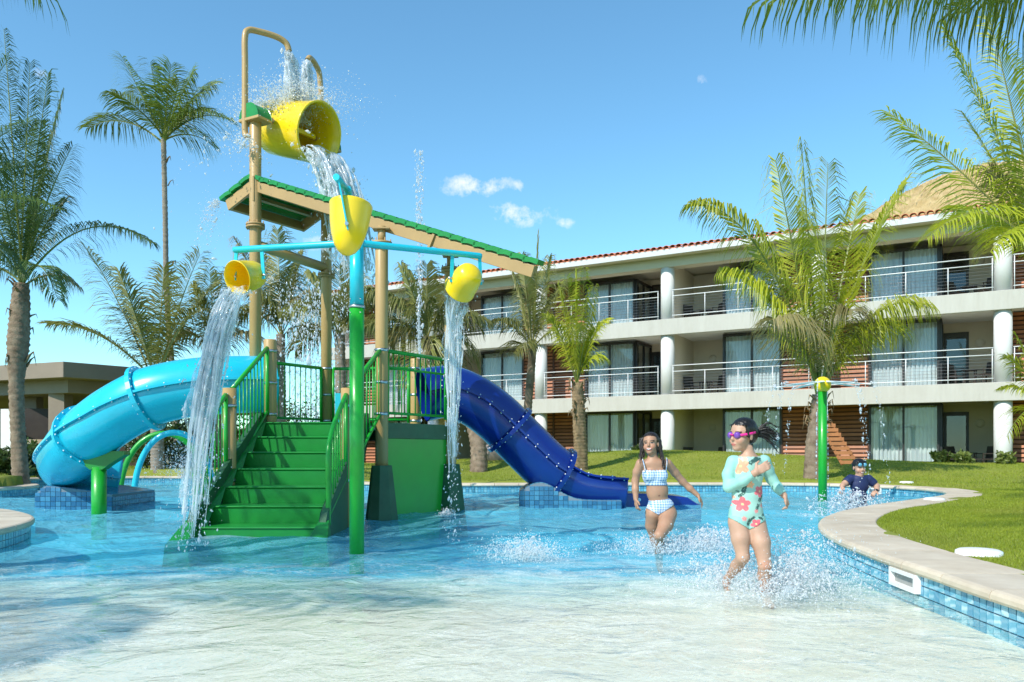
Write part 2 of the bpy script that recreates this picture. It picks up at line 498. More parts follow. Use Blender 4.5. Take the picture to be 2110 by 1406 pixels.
# --- pool floor (sandy beach entry, then blue mosaic)
m, n, l = new_mat('pool_finish')
o_ = n.new('ShaderNodeOutputMaterial'); p = node(n, 'ShaderNodeBsdfPrincipled', Roughness=.6)
tc = n.new('ShaderNodeTexCoord'); sp = n.new('ShaderNodeSeparateXYZ'); l.new(tc.outputs['Object'], sp.inputs[0])
nz = node(n, 'ShaderNodeTexNoise', Scale=.7, Detail=4); l.new(tc.outputs['Object'], nz.inputs['Vector'])
ns = node(n, 'ShaderNodeTexNoise', Scale=60, Detail=5); l.new(tc.outputs['Object'], ns.inputs['Vector'])
ma = n.new('ShaderNodeMath'); ma.operation = 'MULTIPLY_ADD'; ma.inputs[1].default_value = 2.6
l.new(nz.outputs['Fac'], ma.inputs[0]); l.new(sp.outputs['Y'], ma.inputs[2])
rp = node(n, 'ShaderNodeMapRange'); rp.inputs['From Min'].default_value = 8.0; rp.inputs['From Max'].default_value = 9.1
l.new(ma.outputs[0], rp.inputs['Value'])
sand = n.new('ShaderNodeMixRGB'); sand.inputs[1].default_value = (.76, .66, .51, 1); sand.inputs[2].default_value = (.90, .82, .67, 1); l.new(ns.outputs['Fac'], sand.inputs[0])
bk = n.new('ShaderNodeTexBrick'); bk.offset = 0; bk.inputs['Scale'].default_value = 9; bk.inputs['Color1'].default_value = (.07, .50, .68, 1); bk.inputs['Color2'].default_value = (.14, .60, .76, 1)
bk.inputs['Mortar'].default_value = (.30, .70, .80, 1); bk.inputs['Mortar Size'].default_value = .012; bk.inputs['Brick Width'].default_value = .5; bk.inputs['Row Height'].default_value = .5
l.new(tc.outputs['Object'], bk.inputs['Vector'])
mx = n.new('ShaderNodeMixRGB'); l.new(rp.outputs[0], mx.inputs[0]); l.new(sand.outputs[0], mx.inputs[1]); l.new(bk.outputs[0], mx.inputs[2])
l.new(mx.outputs[0], p.inputs['Base Color']); l.new(p.outputs[0], o_.inputs['Surface'])
def floor_z(Y):
    return np.interp(Y, [-6, 2, 5, 7, 9.0, 12, 30], [-.03, -.03, -.06, -.12, -.30, -.42, -.5])
xs = np.arange(-18, 12, .5); ys = np.arange(-8, 28, .4)
GX, GY = np.meshgrid(xs, ys); ny, nx = GX.shape; idx = np.arange(ny * nx).reshape(ny, nx)
F = np.stack([idx[:-1, :-1], idx[:-1, 1:], idx[1:, 1:], idx[1:, :-1]], -1).reshape(-1, 4)
tag(link('pool_floor', fast_mesh('pool_floor', np.stack([GX, GY, floor_z(GY)], -1).reshape(-1, 3), F, MATS['pool_finish'], True)), kind='structure')

# --- water surface: real ripples; foam where the water is churned
m, n, l = new_mat('pool_water')
o_ = n.new('ShaderNodeOutputMaterial')
tc = n.new('ShaderNodeTexCoord')
at_ = n.new('ShaderNodeAttribute'); at_.attribute_name = 'Foam'
fs_ = n.new('ShaderNodeSeparateColor'); l.new(at_.outputs['Color'], fs_.inputs[0])
tint = n.new('ShaderNodeMixRGB'); tint.inputs[1].default_value = (.935, .985, .97, 1); tint.inputs[2].default_value = (.72, .97, .96, 1)
l.new(fs_.outputs[1], tint.inputs[0])
tr = n.new('ShaderNodeBsdfTransparent'); l.new(tint.outputs[0], tr.inputs['Color'])
gl = node(n, 'ShaderNodeBsdfGlossy', Roughness=.05)
mp = n.new('ShaderNodeMapping'); mp.inputs['Scale'].default_value = (1, 1.05, 1); l.new(tc.outputs['Object'], mp.inputs['Vector'])
n1 = node(n, 'ShaderNodeTexNoise', Scale=3.2, Detail=5, Roughness=.55, Distortion=.8); l.new(mp.outputs[0], n1.inputs['Vector'])
n2 = node(n, 'ShaderNodeTexNoise', Scale=13, Detail=3, Roughness=.5, Distortion=.6); l.new(mp.outputs[0], n2.inputs['Vector'])
b1 = node(n, 'ShaderNodeBump', Strength=.9, Distance=.09); l.new(n1.outputs['Fac'], b1.inputs['Height'])
bs1 = n.new('ShaderNodeMath'); bs1.operation = 'MULTIPLY_ADD'; bs1.inputs[1].default_value = .78; bs1.inputs[2].default_value = .34; l.new(fs_.outputs[1], bs1.inputs[0]); l.new(bs1.outputs[0], b1.inputs['Strength'])
b2 = node(n, 'ShaderNodeBump', Strength=.6, Distance=.018); bs2 = n.new('ShaderNodeMath'); bs2.operation = 'MULTIPLY_ADD'; bs2.inputs[1].default_value = .42; bs2.inputs[2].default_value = .22; l.new(fs_.outputs[1], bs2.inputs[0]); l.new(bs2.outputs[0], b2.inputs['Strength']); l.new(n2.outputs['Fac'], b2.inputs['Height']); l.new(b1.outputs[0], b2.inputs['Normal'])
l.new(b2.outputs[0], gl.inputs['Normal'])
fr = node(n, 'ShaderNodeFresnel', IOR=1.33); l.new(b2.outputs[0], fr.inputs['Normal'])
ge = n.new('ShaderNodeNewGeometry'); fm = n.new('ShaderNodeMath'); fm.operation = 'SUBTRACT'; fm.use_clamp = True      # unbent rays: no inner total reflection
l.new(fr.outputs[0], fm.inputs[0]); l.new(ge.outputs['Backfacing'], fm.inputs[1])
ms = n.new('ShaderNodeMixShader'); l.new(fm.outputs[0], ms.inputs[0]); l.new(tr.outputs[0], ms.inputs[1]); l.new(gl.outputs[0], ms.inputs[2])
# foam: thin bubbly film in drawn-out streaks, plus painted caustic lines
mpf = n.new('ShaderNodeMapping'); mpf.inputs['Scale'].default_value = (.8, 1.25, 1); mpf.inputs['Rotation'].default_value = (0, 0, .12); l.new(tc.outputs['Object'], mpf.inputs['Vector'])
nf = node(n, 'ShaderNodeTexNoise', Scale=2.3, Detail=6, Roughness=.58, Distortion=1.4); l.new(mpf.outputs[0], nf.inputs['Vector'])
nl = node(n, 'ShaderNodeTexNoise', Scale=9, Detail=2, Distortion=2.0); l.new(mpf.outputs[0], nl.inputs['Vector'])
caustic = n.new('ShaderNodeMath'); caustic.operation = 'SUBTRACT'; caustic.inputs[1].default_value = .5; l.new(nl.outputs['Fac'], caustic.inputs[0])  # thin pale lines painted into the surface in place of sun caustics
lab = n.new('ShaderNodeMath'); lab.operation = 'ABSOLUTE'; l.new(caustic.outputs[0], lab.inputs[0])
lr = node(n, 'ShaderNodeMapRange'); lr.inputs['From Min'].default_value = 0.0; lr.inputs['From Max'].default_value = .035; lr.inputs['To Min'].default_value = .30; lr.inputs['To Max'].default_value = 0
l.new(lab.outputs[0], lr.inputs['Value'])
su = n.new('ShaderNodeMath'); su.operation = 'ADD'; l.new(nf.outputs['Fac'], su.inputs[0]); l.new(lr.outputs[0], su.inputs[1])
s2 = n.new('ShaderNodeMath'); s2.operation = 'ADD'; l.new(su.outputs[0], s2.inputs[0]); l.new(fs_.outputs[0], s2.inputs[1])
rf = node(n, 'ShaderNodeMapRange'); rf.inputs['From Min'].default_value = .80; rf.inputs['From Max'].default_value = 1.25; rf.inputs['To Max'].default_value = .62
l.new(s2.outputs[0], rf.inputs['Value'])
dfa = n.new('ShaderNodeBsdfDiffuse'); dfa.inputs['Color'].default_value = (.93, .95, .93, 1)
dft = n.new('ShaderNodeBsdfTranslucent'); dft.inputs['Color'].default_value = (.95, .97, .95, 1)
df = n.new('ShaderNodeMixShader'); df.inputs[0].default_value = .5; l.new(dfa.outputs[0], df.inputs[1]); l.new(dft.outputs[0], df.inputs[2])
bub = n.new('ShaderNodeBsdfDiffuse'); bub.inputs['Color'].default_value = (.17, .64, .82, 1); l.new(b2.outputs[0], bub.inputs['Normal'])
bm = n.new('ShaderNodeMath'); bm.operation = 'MULTIPLY'; bm.inputs[1].default_value = .33; l.new(fs_.outputs[1], bm.inputs[0])
mb_ = n.new('ShaderNodeMixShader'); l.new(bm.outputs[0], mb_.inputs[0]); l.new(ms.outputs[0], mb_.inputs[1]); l.new(bub.outputs[0], mb_.inputs[2])
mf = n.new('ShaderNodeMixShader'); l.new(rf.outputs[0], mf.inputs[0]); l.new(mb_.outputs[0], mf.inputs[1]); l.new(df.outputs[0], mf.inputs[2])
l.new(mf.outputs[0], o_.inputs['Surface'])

ys = [-6.0]
while ys[-1] < 27: ys.append(ys[-1] + (.5 if ys[-1] < 2.5 else max(.035, .0055 * ys[-1])))
ys = np.array(ys); xs = np.concatenate([np.arange(-17, -8, .16), np.arange(-8, 5.5, .05), np.arange(5.5, 10.5, .14)])
GX, GY = np.meshgrid(xs, ys); ny, nx = GX.shape; idx = np.arange(ny * nx).reshape(ny, nx)
deep = np.clip((GY - 4) / 5.5, .14, 1)
WZ = np.zeros_like(GX)
wr = np.random.default_rng(3)
for kk in range(26):
    ang = wr.uniform(-PI, PI); lam = .22 * (1.16 ** kk) * wr.uniform(.9, 1.1); 
    if lam > 3: lam = wr.uniform(.3, 1.2)
    ph = wr.uniform(0, 6.28); fx, fy = math.cos(ang) * 6.283 / lam, math.sin(ang) * 6.283 / lam
    WZ += .0052 * lam ** .75 * np.sin(GX * fx + GY * fy + ph + .8 * np.sin(GX * .7 + kk) + .8 * np.cos(GY * .9 - kk))
WZ *= deep
def bump_at(X, Y, x, y, sx, sy): return np.exp(-((X - x) / sx) ** 2 - ((Y - y) / sy) ** 2)
FO = .27 * np.clip((7.7 - GY) / 1.2, 0, 1) + .04 * vnoise(GX * .8, GY * 1.6, 1)
FO = FO + .10 * np.clip((GY - 7.2) / 1.0, 0, 1) + .09 * vnoise(GX * .9 + 3, GY * .9, 4)
FO = FO - .05 * np.clip((4.6 - GY) / 1.0, 0, 1)
for (x, y, sx, sy, a) in ((1.75, 5.6, .6, .4, .26), (1.45, 5.9, 1.6, .6, .10), (1.5, 8.1, .8, .5, .38), (.35, 7.6, .5, .4, .4), (5.3, 12.7, .9, .6, .5), (-3.4, 9.3, .7, .4, .28),
                          (-1.0, 12.4, .35, .35, .35), (-1.52, 7.8, .3, .25, .3), (-3.2, 7.0, 2.6, .5, .12), (1.8, 7.1, 1.5, .4, .22), (.6, 6.4, 1.6, .4, .15), (5.8, 15.6, 1.6, .5, .22), (1.5, 12.5, 2.5, 1.0, .12)):
    FO = FO + a * bump_at(GX, GY, x, y, sx, sy)
dep = np.clip((GY - 5.0) / 2.9, 0, 1)
F = np.stack([idx[:-1, :-1], idx[:-1, 1:], idx[1:, 1:], idx[1:, :-1]], -1).reshape(-1, 4)
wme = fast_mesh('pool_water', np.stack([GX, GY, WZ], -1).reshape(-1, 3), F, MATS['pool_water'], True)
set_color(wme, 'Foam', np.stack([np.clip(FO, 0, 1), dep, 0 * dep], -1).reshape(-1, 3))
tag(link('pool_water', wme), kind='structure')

# --- pool wall, its tiles and the limestone coping
wall = thing('pool_wall', (3.0, 8.0, 0), 'pool wall', 'wall'); del wall['label'], wall['category']; tag(wall, kind='structure')
wb = MB(); vs = []; 
for i in range(0, NO, 2):
    p, nn = OUT[i], NRM[i]
    for (d, z) in ((.012, -.7), (.012, .152), (.40, .152), (.40, -.7)): vs.append((p[0] + nn[0] * d, p[1] + nn[1] * d, z))
cnt = len(vs) // 4
fs = []
for i in range(cnt):
    j = (i + 1) % cnt
    for q in range(3): fs.append((i * 4 + q, j * 4 + q, j * 4 + q + 1, i * 4 + q + 1))
wb.add(vs, fs); wb.build('wall_core', MATS['grout'], wall)
tl = MB(); tw = .0322
tl.box((0, 0, 0), (tw * 2, .014, .066))
tile_meshes = [tl.mesh('tile', t) for t in TILE_M]
cand = []
for i in range(NO):
    for rw in range(4):
        z = .118 - rw * .075
        if z < float(floor_z(OUT[i][1])) - .03: continue
        cand.append((i, rw, z))
def seen_rank(c):
    p = OUT[c[0]]
    ok = p[1] > 3.6 and p[0] > 2 and abs(p[0] / p[1]) < .66 and c[2] > -.09
    return (0 if ok else 1, math.hypot(p[0], p[1]))
cand.sort(key=seen_rank)
trr = random.Random(5)
def tile_pose(i, z):
    p, nn = OUT[i], NRM[i]
    return Vector((p[0] + nn[0] * .006, p[1] + nn[1] * .006, z)), math.atan2(nn[1], nn[0]) - PI / 2
for (i, rw, z) in cand[:290]:
    loc, rz = tile_pose(i, z)
    o = bpy.data.objects.new('tile', trr.choice(tile_meshes)); COL.objects.link(o); o.parent = wall
    o.location = loc - wall.location; o.rotation_euler = (trr.uniform(-.02, .02), 0, rz + trr.uniform(-.015, .015))
far = MB(); colr = []
for (i, rw, z) in cand[290:]:
    p = OUT[i]
    if p[1] < -2: continue
    loc, rz = tile_pose(i, z)
    far.box(loc, (tw * 2, .014, .068), Matrix.Rotation(rz, 3, 'Z'))
    c = trr.choice(TILE_COL); colr += [c] * 8
me = far.mesh('tile_band', MATS['mosaic']); set_color(me, 'Col', np.array(colr))
tag(link('tile_band', me, wall), kind='stuff')

cop = thing('pool_coping', (3.4, 8.0, .2), 'x y z w', 'coping'); del cop['label'], cop['category']; tag(cop, kind='structure')
prof = [(-.030, .152), (-.042, .170), (-.042, .195), (-.030, .213), (-.008, .222), (.28, .226), (.545, .223), (.555, .214), (.555, .152)]
stone = 8; i = 0; ci = 0
while i < NO:
    L = stone if NO - i >= 2 * stone else NO - i
    if max(OUT[(i + q) % NO][1] for q in range(L + 1)) > 0:
        vs = []; g = .005
        sub = list(range(0, L + 1, 2)) if L % 2 == 0 else list(range(L + 1))
        for kq, q in enumerate(sub):
            j = (i + q) % NO; p, nn, tt = OUT[j], NRM[j], tang[j]
            sh = g if kq == 0 else (-g if kq == len(sub) - 1 else 0)
            for (d, z) in prof: vs.append((p[0] + nn[0] * d + tt[0] * sh, p[1] + nn[1] * d + tt[1] * sh, z + .001 * math.sin(ci * 2.7)))
        npf = len(prof); fs = []
        for a in range(len(sub) - 1):
            for b in range(npf):
                b2_ = (b + 1) % npf
                fs.append((a * npf + b2_, a * npf + b, (a + 1) * npf + b, (a + 1) * npf + b2_))
        fs.append(tuple(range(npf))); fs.append(tuple(range((len(sub) - 1) * npf, len(sub) * npf))[::-1])
        MB().add(vs, fs).build('coping_stone', MATS['limestone'], cop)
    i += L; ci += 1

# --- left terrace paving
ii = [k for k in range(NO) if OUT[k][0] < -4.5 and -3 < OUT[k][1] < 12.3]
poly = [(OUT[k][0] + NRM[k][0] * .45, OUT[k][1] + NRM[k][1] * .45) for k in ii[::4]]
poly += [(-9, -3), (-14, -3), (-14, 11.9)] if OUT[ii[0]][1] > OUT[ii[-1]][1] else [(-14, 11.9), (-14, -3), (-9, -3)]
pm = MB(); pm.prism(poly, .10, .2205); tag(pm.build('terrace', MATS['deck_stone']), kind='structure')

# --- skimmer openings and the white lid in the lawn
def skimmer(i, label, w=.44, h=.13):
    p, nn, tt = Vector(OUT[i]).to_3d(), Vector(NRM[i]).to_3d(), Vector(tang[i]).to_3d()
    t = thing('skimmer', p + Vector((0, 0, .03)), label, 'skimmer', 'skimmer mouths in the pool wall')
    rot = Matrix((tt, nn, Vector((0, 0, 1)))).transposed(); c = p - nn * .012 + Vector((0, 0, .085)); fr = MB(); b = .028
    for (dx, dz, sx, sz) in ((0, h / 2 - b / 2, w, b), (0, -h / 2 + b / 2, w, b), (-w / 2 + b / 2, 0, b, h - 2 * b), (w / 2 - b / 2, 0, b, h - 2 * b)):
        fr.box(c + tt * dx + Vector((0, 0, dz)), (sx, .06, sz), rot)
    fr.build('frame', MATS['white_plastic'], t)
    MB().box(c + nn * .014, (w - 2 * b, .02, h - 2 * b), rot).build('flap', MATS['flap_grey'], t)
def near_i(x, y): return int(np.argmin((OUT[:, 0] - x) ** 2 + (OUT[:, 1] - y) ** 2))
skimmer(near_i(2.84, 5.68), 'white skimmer opening low in the blue tiled wall nearest the camera')
skimmer(near_i(8.55, 18.75), 'small white skimmer opening in the far pool wall beyond the boy', .34, .13)
lid = MB(); lid.lathe([(0, .03), (.06, .029), (.135, .022), (.16, .010), (.165, -.02)], at(2017, 1139, 6.1).xy.to_3d() + Vector((0, 0, .235)), n=28)
tag(lid.build('lawn_lid', MATS['white_plastic']), 'round white plastic lid lying in the lawn behind the coping', 'lid')
for (px, py, Y, s) in ((1868, 1000, 18.9 * 1.02, .16), (1925, 1034, 13.0, .16)):
    q = MB(); c = Vector(((px - 1055) / FPX * Y, Y, 0)); c.z = float(lawn_h(np.array(c.x), np.array(c.y))) + .012
    q.lathe([(0, .03), (s * .8, .026), (s, .01), (s, -.03)], c, n=20)
    tag(q.build('lawn_lid', MATS['white_plastic']), 'small white lid in the grass %s' % ('behind the boy at the far coping' if Y > 15 else 'beside the narrow middle stretch of coping'), 'lid')

# --- grass blades on the lawn, denser near the camera
def blades(n, xr, yr, hmin, hmax, w, seed):
    g = np.random.default_rng(seed)
    X = g.uniform(*xr, n); Y = g.uniform(*yr, n)
    ok = np.abs(X / Y) < .68; X, Y = X[ok], Y[ok]
    D = pool_dist(X, Y); ok = D > .57; X, Y = X[ok], Y[ok]
    Z = lawn_h(X, Y) - .004
    a = g.uniform(0, 2 * PI, len(X)); h = g.uniform(hmin, hmax, len(X)); ww = w * g.uniform(.7, 1.3, len(X)); ln = g.uniform(.1, .9, len(X)) * h
    b = g.uniform(0, 2 * PI, len(X))
    V = np.stack([np.stack([X - np.cos(a) * ww, Y - np.sin(a) * ww, Z], 1), np.stack([X + np.cos(a) * ww, Y + np.sin(a) * ww, Z], 1),
                  np.stack([X + np.cos(b) * ln, Y + np.sin(b) * ln, Z + h], 1)], 1).reshape(-1, 3)
    t = g.uniform(0, 1, len(X)) * .6 + .4 * (vnoise(X * 1.5, Y * 1.5, 1) * .5 + .5)
    C = np.stack([.19 + .19 * t, .26 + .17 * t, .012 + .022 * t], 1)
    dry = np.clip(vnoise(X * .55, Y * .6, 3.0) * 1.6 + .25 * vnoise(X * 2.3, Y * 2.1, 5.0), 0, 1)[:, None]
    C = C * (1 - .45 * dry) + np.array([.34, .31, .07]) * .45 * dry
    return V, np.repeat(C, 3, 0)
Vs, Cs = [], []
for args in ((190000, (3.0, 8.5), (5.0, 11.5), .014, .034, .0030, 1), (170000, (3.8, 14), (9, 17), .016, .038, .0042, 2), (130000, (-2.5, 19), (16, 30), .02, .05, .0075, 3), (26000, (-16, -2.5), (18, 32), .03, .07, .010, 4)):
    V, C = blades(*args); Vs.append(V); Cs.append(C)
V = np.vstack(Vs); C = np.vstack(Cs)
M('grass_blade', (1, 1, 1), rough=.6, var=.05, attr='Col', transl=.35)
gme = fast_mesh('grass', V, np.arange(len(V)).reshape(-1, 3), MATS['grass_blade']); set_color(gme, 'Col', C)
tag(link('grass', gme), 'short mown green grass covering the lawn around the pool', 'grass', kind='stuff')
# ================================================================== the water play tower
M('post_tan', (.46, .295, .11), rough=.42, var=.06, vscale=2, bump=.08, bscale=80, coat=.12, dirt=.4, dirtcol=(.33, .21, .09))
M('beam_tan', (.42, .27, .105), rough=.5, var=.07, vscale=2, bump=.1, bscale=60, dirt=.4, dirtcol=(.27, .18, .085))
M('green_bright', (.010, .33, .022), rough=.36, var=.10, vscale=2, coat=.15, dirt=.22, dirtcol=(.06, .26, .06))
M('green_mid', (.006, .215, .026), rough=.38, var=.16, vscale=2.5, bump=.08, bscale=90, coat=.15, dirt=.3, dirtcol=(.03, .12, .05))
M('green_dark', (.012, .075, .028), rough=.45, col2=(.03, .12, .05), vscale=3, bump=.15, bscale=60, dirt=.3, dirtcol=(.10, .10, .05))
M('green_roof', (.004, .22, .030), rough=.38, var=.15, vscale=3, coat=.2)
M('yellow', (.86, .60, .008), rough=.32, var=.05, vscale=3, coat=.25, dirt=.3, dirtcol=(.66, .42, .01))
M('cyan', (.012, .50, .62), rough=.3, var=.05, vscale=2, coat=.3)
M('slide_cyan', (.010, .48, .64), rough=.26, var=.07, vscale=1.6, coat=.4, dirt=.2, dirtcol=(.10, .48, .60))
M('slide_blue', (.004, .022, .20), rough=.2, var=.10, vscale=1.6, coat=.45, dirt=.2, dirtcol=(.02, .06, .22))
M('steel', (.55, .55, .54), rough=.3, metal=1.0, var=.08)
M('bolt_white', (.75, .78, .80), rough=.3, var=.05)
Z0 = -.45
DECK = 1.45
A_ = Vector((-3.72, 12.25, 0)); B_ = Vector((-1.98, 12.1, 0)); C_ = Vector((-1.04, 13.46, 0)); G_ = Vector((-1.79, 14.75, 0)); D_ = Vector((-3.45, 14.8, 0)); E_ = Vector((-4.35, 13.5, 0))
HEX = [A_, B_, C_, G_, D_, E_]
def up(v, z): return Vector((v.x, v.y, z))
tower = thing('water_play_tower', (-2.7, 13.4, 0), 'green and tan water play tower with stairs, sloping green roof and hexagonal deck', 'play tower')
PR = .098
def post(p, z0, z1, mat='post_tan', r=PR, parent=tower, dome=False):
    m = MB(); m.tube([up(p, z0), up(p, z1 - .02), up(p, z1)], [r, r, r * .9], 20)
    return m.build('post', MATS[mat], parent)
def collar(p, z, parent, r=PR):
    m = MB()
    for dz in (-.022, .022): m.lathe([(r, dz - .016), (r + .06, dz - .016), (r + .06, dz + .016), (r, dz + .016)], up(p, z), n=20)
    for k in range(6):
        a = k * PI / 3; c = up(p, z) + Vector((math.cos(a) * (r + .038), math.sin(a) * (r + .038), 0))
        m.tube([c - Vector((0, 0, .06)), c + Vector((0, 0, .085))], .009, 6)
    return m.build('flange', MATS['beam_tan'], parent)
def clamp(p, z, parent, r=PR):
    MB().lathe([(r, -.02), (r + .006, -.02), (r + .006, .02), (r, .02)], up(p, z), n=20).build('clamp', MATS['steel'], parent)

# roof line: from the tower head E down to the free end
RE = up(E_, 5.60); RF = Vector((.31, 11.0, 3.58))
rs = (RF - RE).normalized(); ra = (D_ - E_).normalized()
def roof_z(p):
    t = ((p - RE).dot(Vector((rs.x, rs.y, 0)).normalized())) / math.hypot(rs.x, rs.y)
    return RE.z + rs.z * t
pe = post(E_, Z0, 6.62); pdp = post(D_, Z0, 6.62); pb = post(B_, Z0, roof_z(B_) - .36); pc = post(C_, Z0, roof_z(C_) - .36)
pa = post(A_, Z0, 2.73); pg = post(G_, Z0, 2.73)
for p, par, z in ((E_, pe, 4.83), (D_, pdp, 4.28), (B_, pb, roof_z(B_) - .40), (C_, pc, roof_z(C_) - .40)): collar(p, z, par)
for p, par in ((B_, pb), (C_, pc)):
    m = MB(); m.tube([up(p, roof_z(p) - .40), up(p, roof_z(p) - .12)], .062, 14); m.box(up(p, roof_z(p) - .165), (.26, .2, .02)); m.build('neck', MATS['beam_tan'], par)
for p, par in ((A_, pa), (B_, pb), (C_, pc), (D_, pdp), (E_, pe), (G_, pg)):
    for z in (1.58, 2.06, 2.55): clamp(p, z, par)
# footings
for p, par in ((B_, pb), (C_, pc), (A_, pa), (D_, pdp), (E_, pe), (G_, pg)):
    m = MB(); m.lathe([(.31, -.55), (.155, .80), (.125, .80)], up(p, 0), n=8, smooth=False)
    m.add([up(p, .80) + Vector((.155 * math.cos(k * PI / 4), .155 * math.sin(k * PI / 4), 0)) for k in range(8)], [])
    m.build('footing', MATS['green_dark'], par)
# tie beam between the two tall posts
MB().tube([up(E_, 4.52), up(D_, 4.42)], .085, 14).build('tie_beam', MATS['post_tan'], tower)

# deck, its rim and the green side panels
hexc = sum(HEX, Vector()) / 6
def shrink(k): return [(hexc + (p - hexc) * k) for p in HEX]
MB().prism([(p.x, p.y) for p in shrink(.99)], DECK - .05, DECK).build('deck', MATS['green_mid'], tower)
for i in range(6):
    a, b = shrink(.985)[i], shrink(.985)[(i + 1) % 6]
    if i == 0: continue
    MB().beam(up(a, DECK - .115), up(b, DECK - .115), .05, .24).build('rim_panel', MATS['green_dark'], tower)
for i in (1, 2, 4, 5):
    a, b = shrink(.975)[i], shrink(.975)[(i + 1) % 6]
    MB().beam(up(a, .35), up(b, .35), .035, 1.72).build('side_panel', MATS['green_bright'], tower)

# stairs (treads run level with the picture, rising away from it)
SX0, SX1 = -3.80, -2.22
st = thing('staircase', (-3.0, 10.6, 0), 'x', 'x'); del st['label'], st['category']; st.parent = tower; st.location = -tower.location + Vector((-3.0, 10.6, 0)); st['_world'] = 1
class _S: pass
def sb(mb, name, mat, bevel=0):
    o = mb.build(name, mat, None, bevel); o.parent = st; o.location = -Vector((-3.0, 10.6, 0)); return o
NS = 7; YS0, RUN, RISE = 9.42, .415, DECK / 7 * 1.0
def st_z(k): return .115 + (DECK - .115) * k / 6.0
for k in range(7):
    y0 = YS0 + k * RUN; z1 = st_z(k); z0 = st_z(k - 1) - .02 if k else -.45
    m = MB()
    x0, x1 = SX0 + .06, SX1 - .06
    yb = y0 + RUN + .02 if k < 6 else 12.3
    m.add([(x0, y0 + .035, z0), (x1, y0 + .035, z0), (x1, y0 + .012, z1 - .035), (x0, y0 + .012, z1 - .035),
           (x0, y0 - .01, z1 - .012), (x1, y0 - .01, z1 - .012), (x0, y0 + .01, z1), (x1, y0 + .01, z1), (x0, yb, z1 + .004), (x1, yb, z1 + .004), (x0, yb, z0), (x1, yb, z0)],
          [(0, 1, 2, 3), (3, 2, 5, 4), (4, 5, 7, 6), (6, 7, 9, 8), (0, 3, 4, 6, 8, 10), (1, 11, 9, 7, 5, 2), (8, 9, 11, 10)])
    sb(m, 'step', MATS['green_mid'], .006)
slope = (DECK - .115) / (6 * RUN)
for sx, nm in ((SX0, -1), (SX1, 1)):
    m = MB()
    x0, x1 = (sx - .03, sx + .055) if nm < 0 else (sx - .055, sx + .03)
    prof = [(9.08, -.45), (9.08, -.03), (9.32, .10), (9.46, .285), (11.92, DECK + .135), (12.18, DECK + .135), (12.18, DECK - .25), (10.2, -.45)]
    vs = [(x0, y, z) for y, z in prof] + [(x1, y, z) for y, z in prof]; q = len(prof)
    fs = [tuple(range(q)), tuple(range(q, 2 * q))[::-1]] + [(i, q + i, q + (i + 1) % q, (i + 1) % q)[::-1] for i in range(q)]
    m.add(vs, fs); sb(m, 'stringer', MATS['green_dark'], .006)
    m = MB(); m.add([(sx - .13, 9.0, -.05), (sx + .13, 9.0, -.05), (sx + .06, 9.42, .20), (sx - .06, 9.42, .20), (sx - .16, 9.0, -.3), (sx + .16, 9.0, -.3), (sx + .1, 9.5, -.3), (sx - .1, 9.5, -.3)], [(0, 1, 2, 3), (4, 5, 1, 0), (5, 6, 2, 1), (7, 4, 0, 3), (6, 7, 3, 2)]); sb(m, 'foot_plate', MATS['green_mid'], .01)
# inner stair side blocks (the notched skirt along the left stringer)
for k in range(6):
    m = MB(); y0 = YS0 + k * RUN
    m.add([(SX0 + .05, y0 + .05, st_z(k)), (SX0 + .16, y0 + .1, st_z(k)), (SX0 + .05, y0 + RUN, st_z(k)), (SX0 + .05, y0 + RUN, st_z(k + 1)), (SX0 + .12, y0 + RUN, st_z(k + 1))], [(0, 1, 4, 3), (1, 2, 4), (0, 3, 2)])
    sb(m, 'skirt_block', MATS['green_mid'])
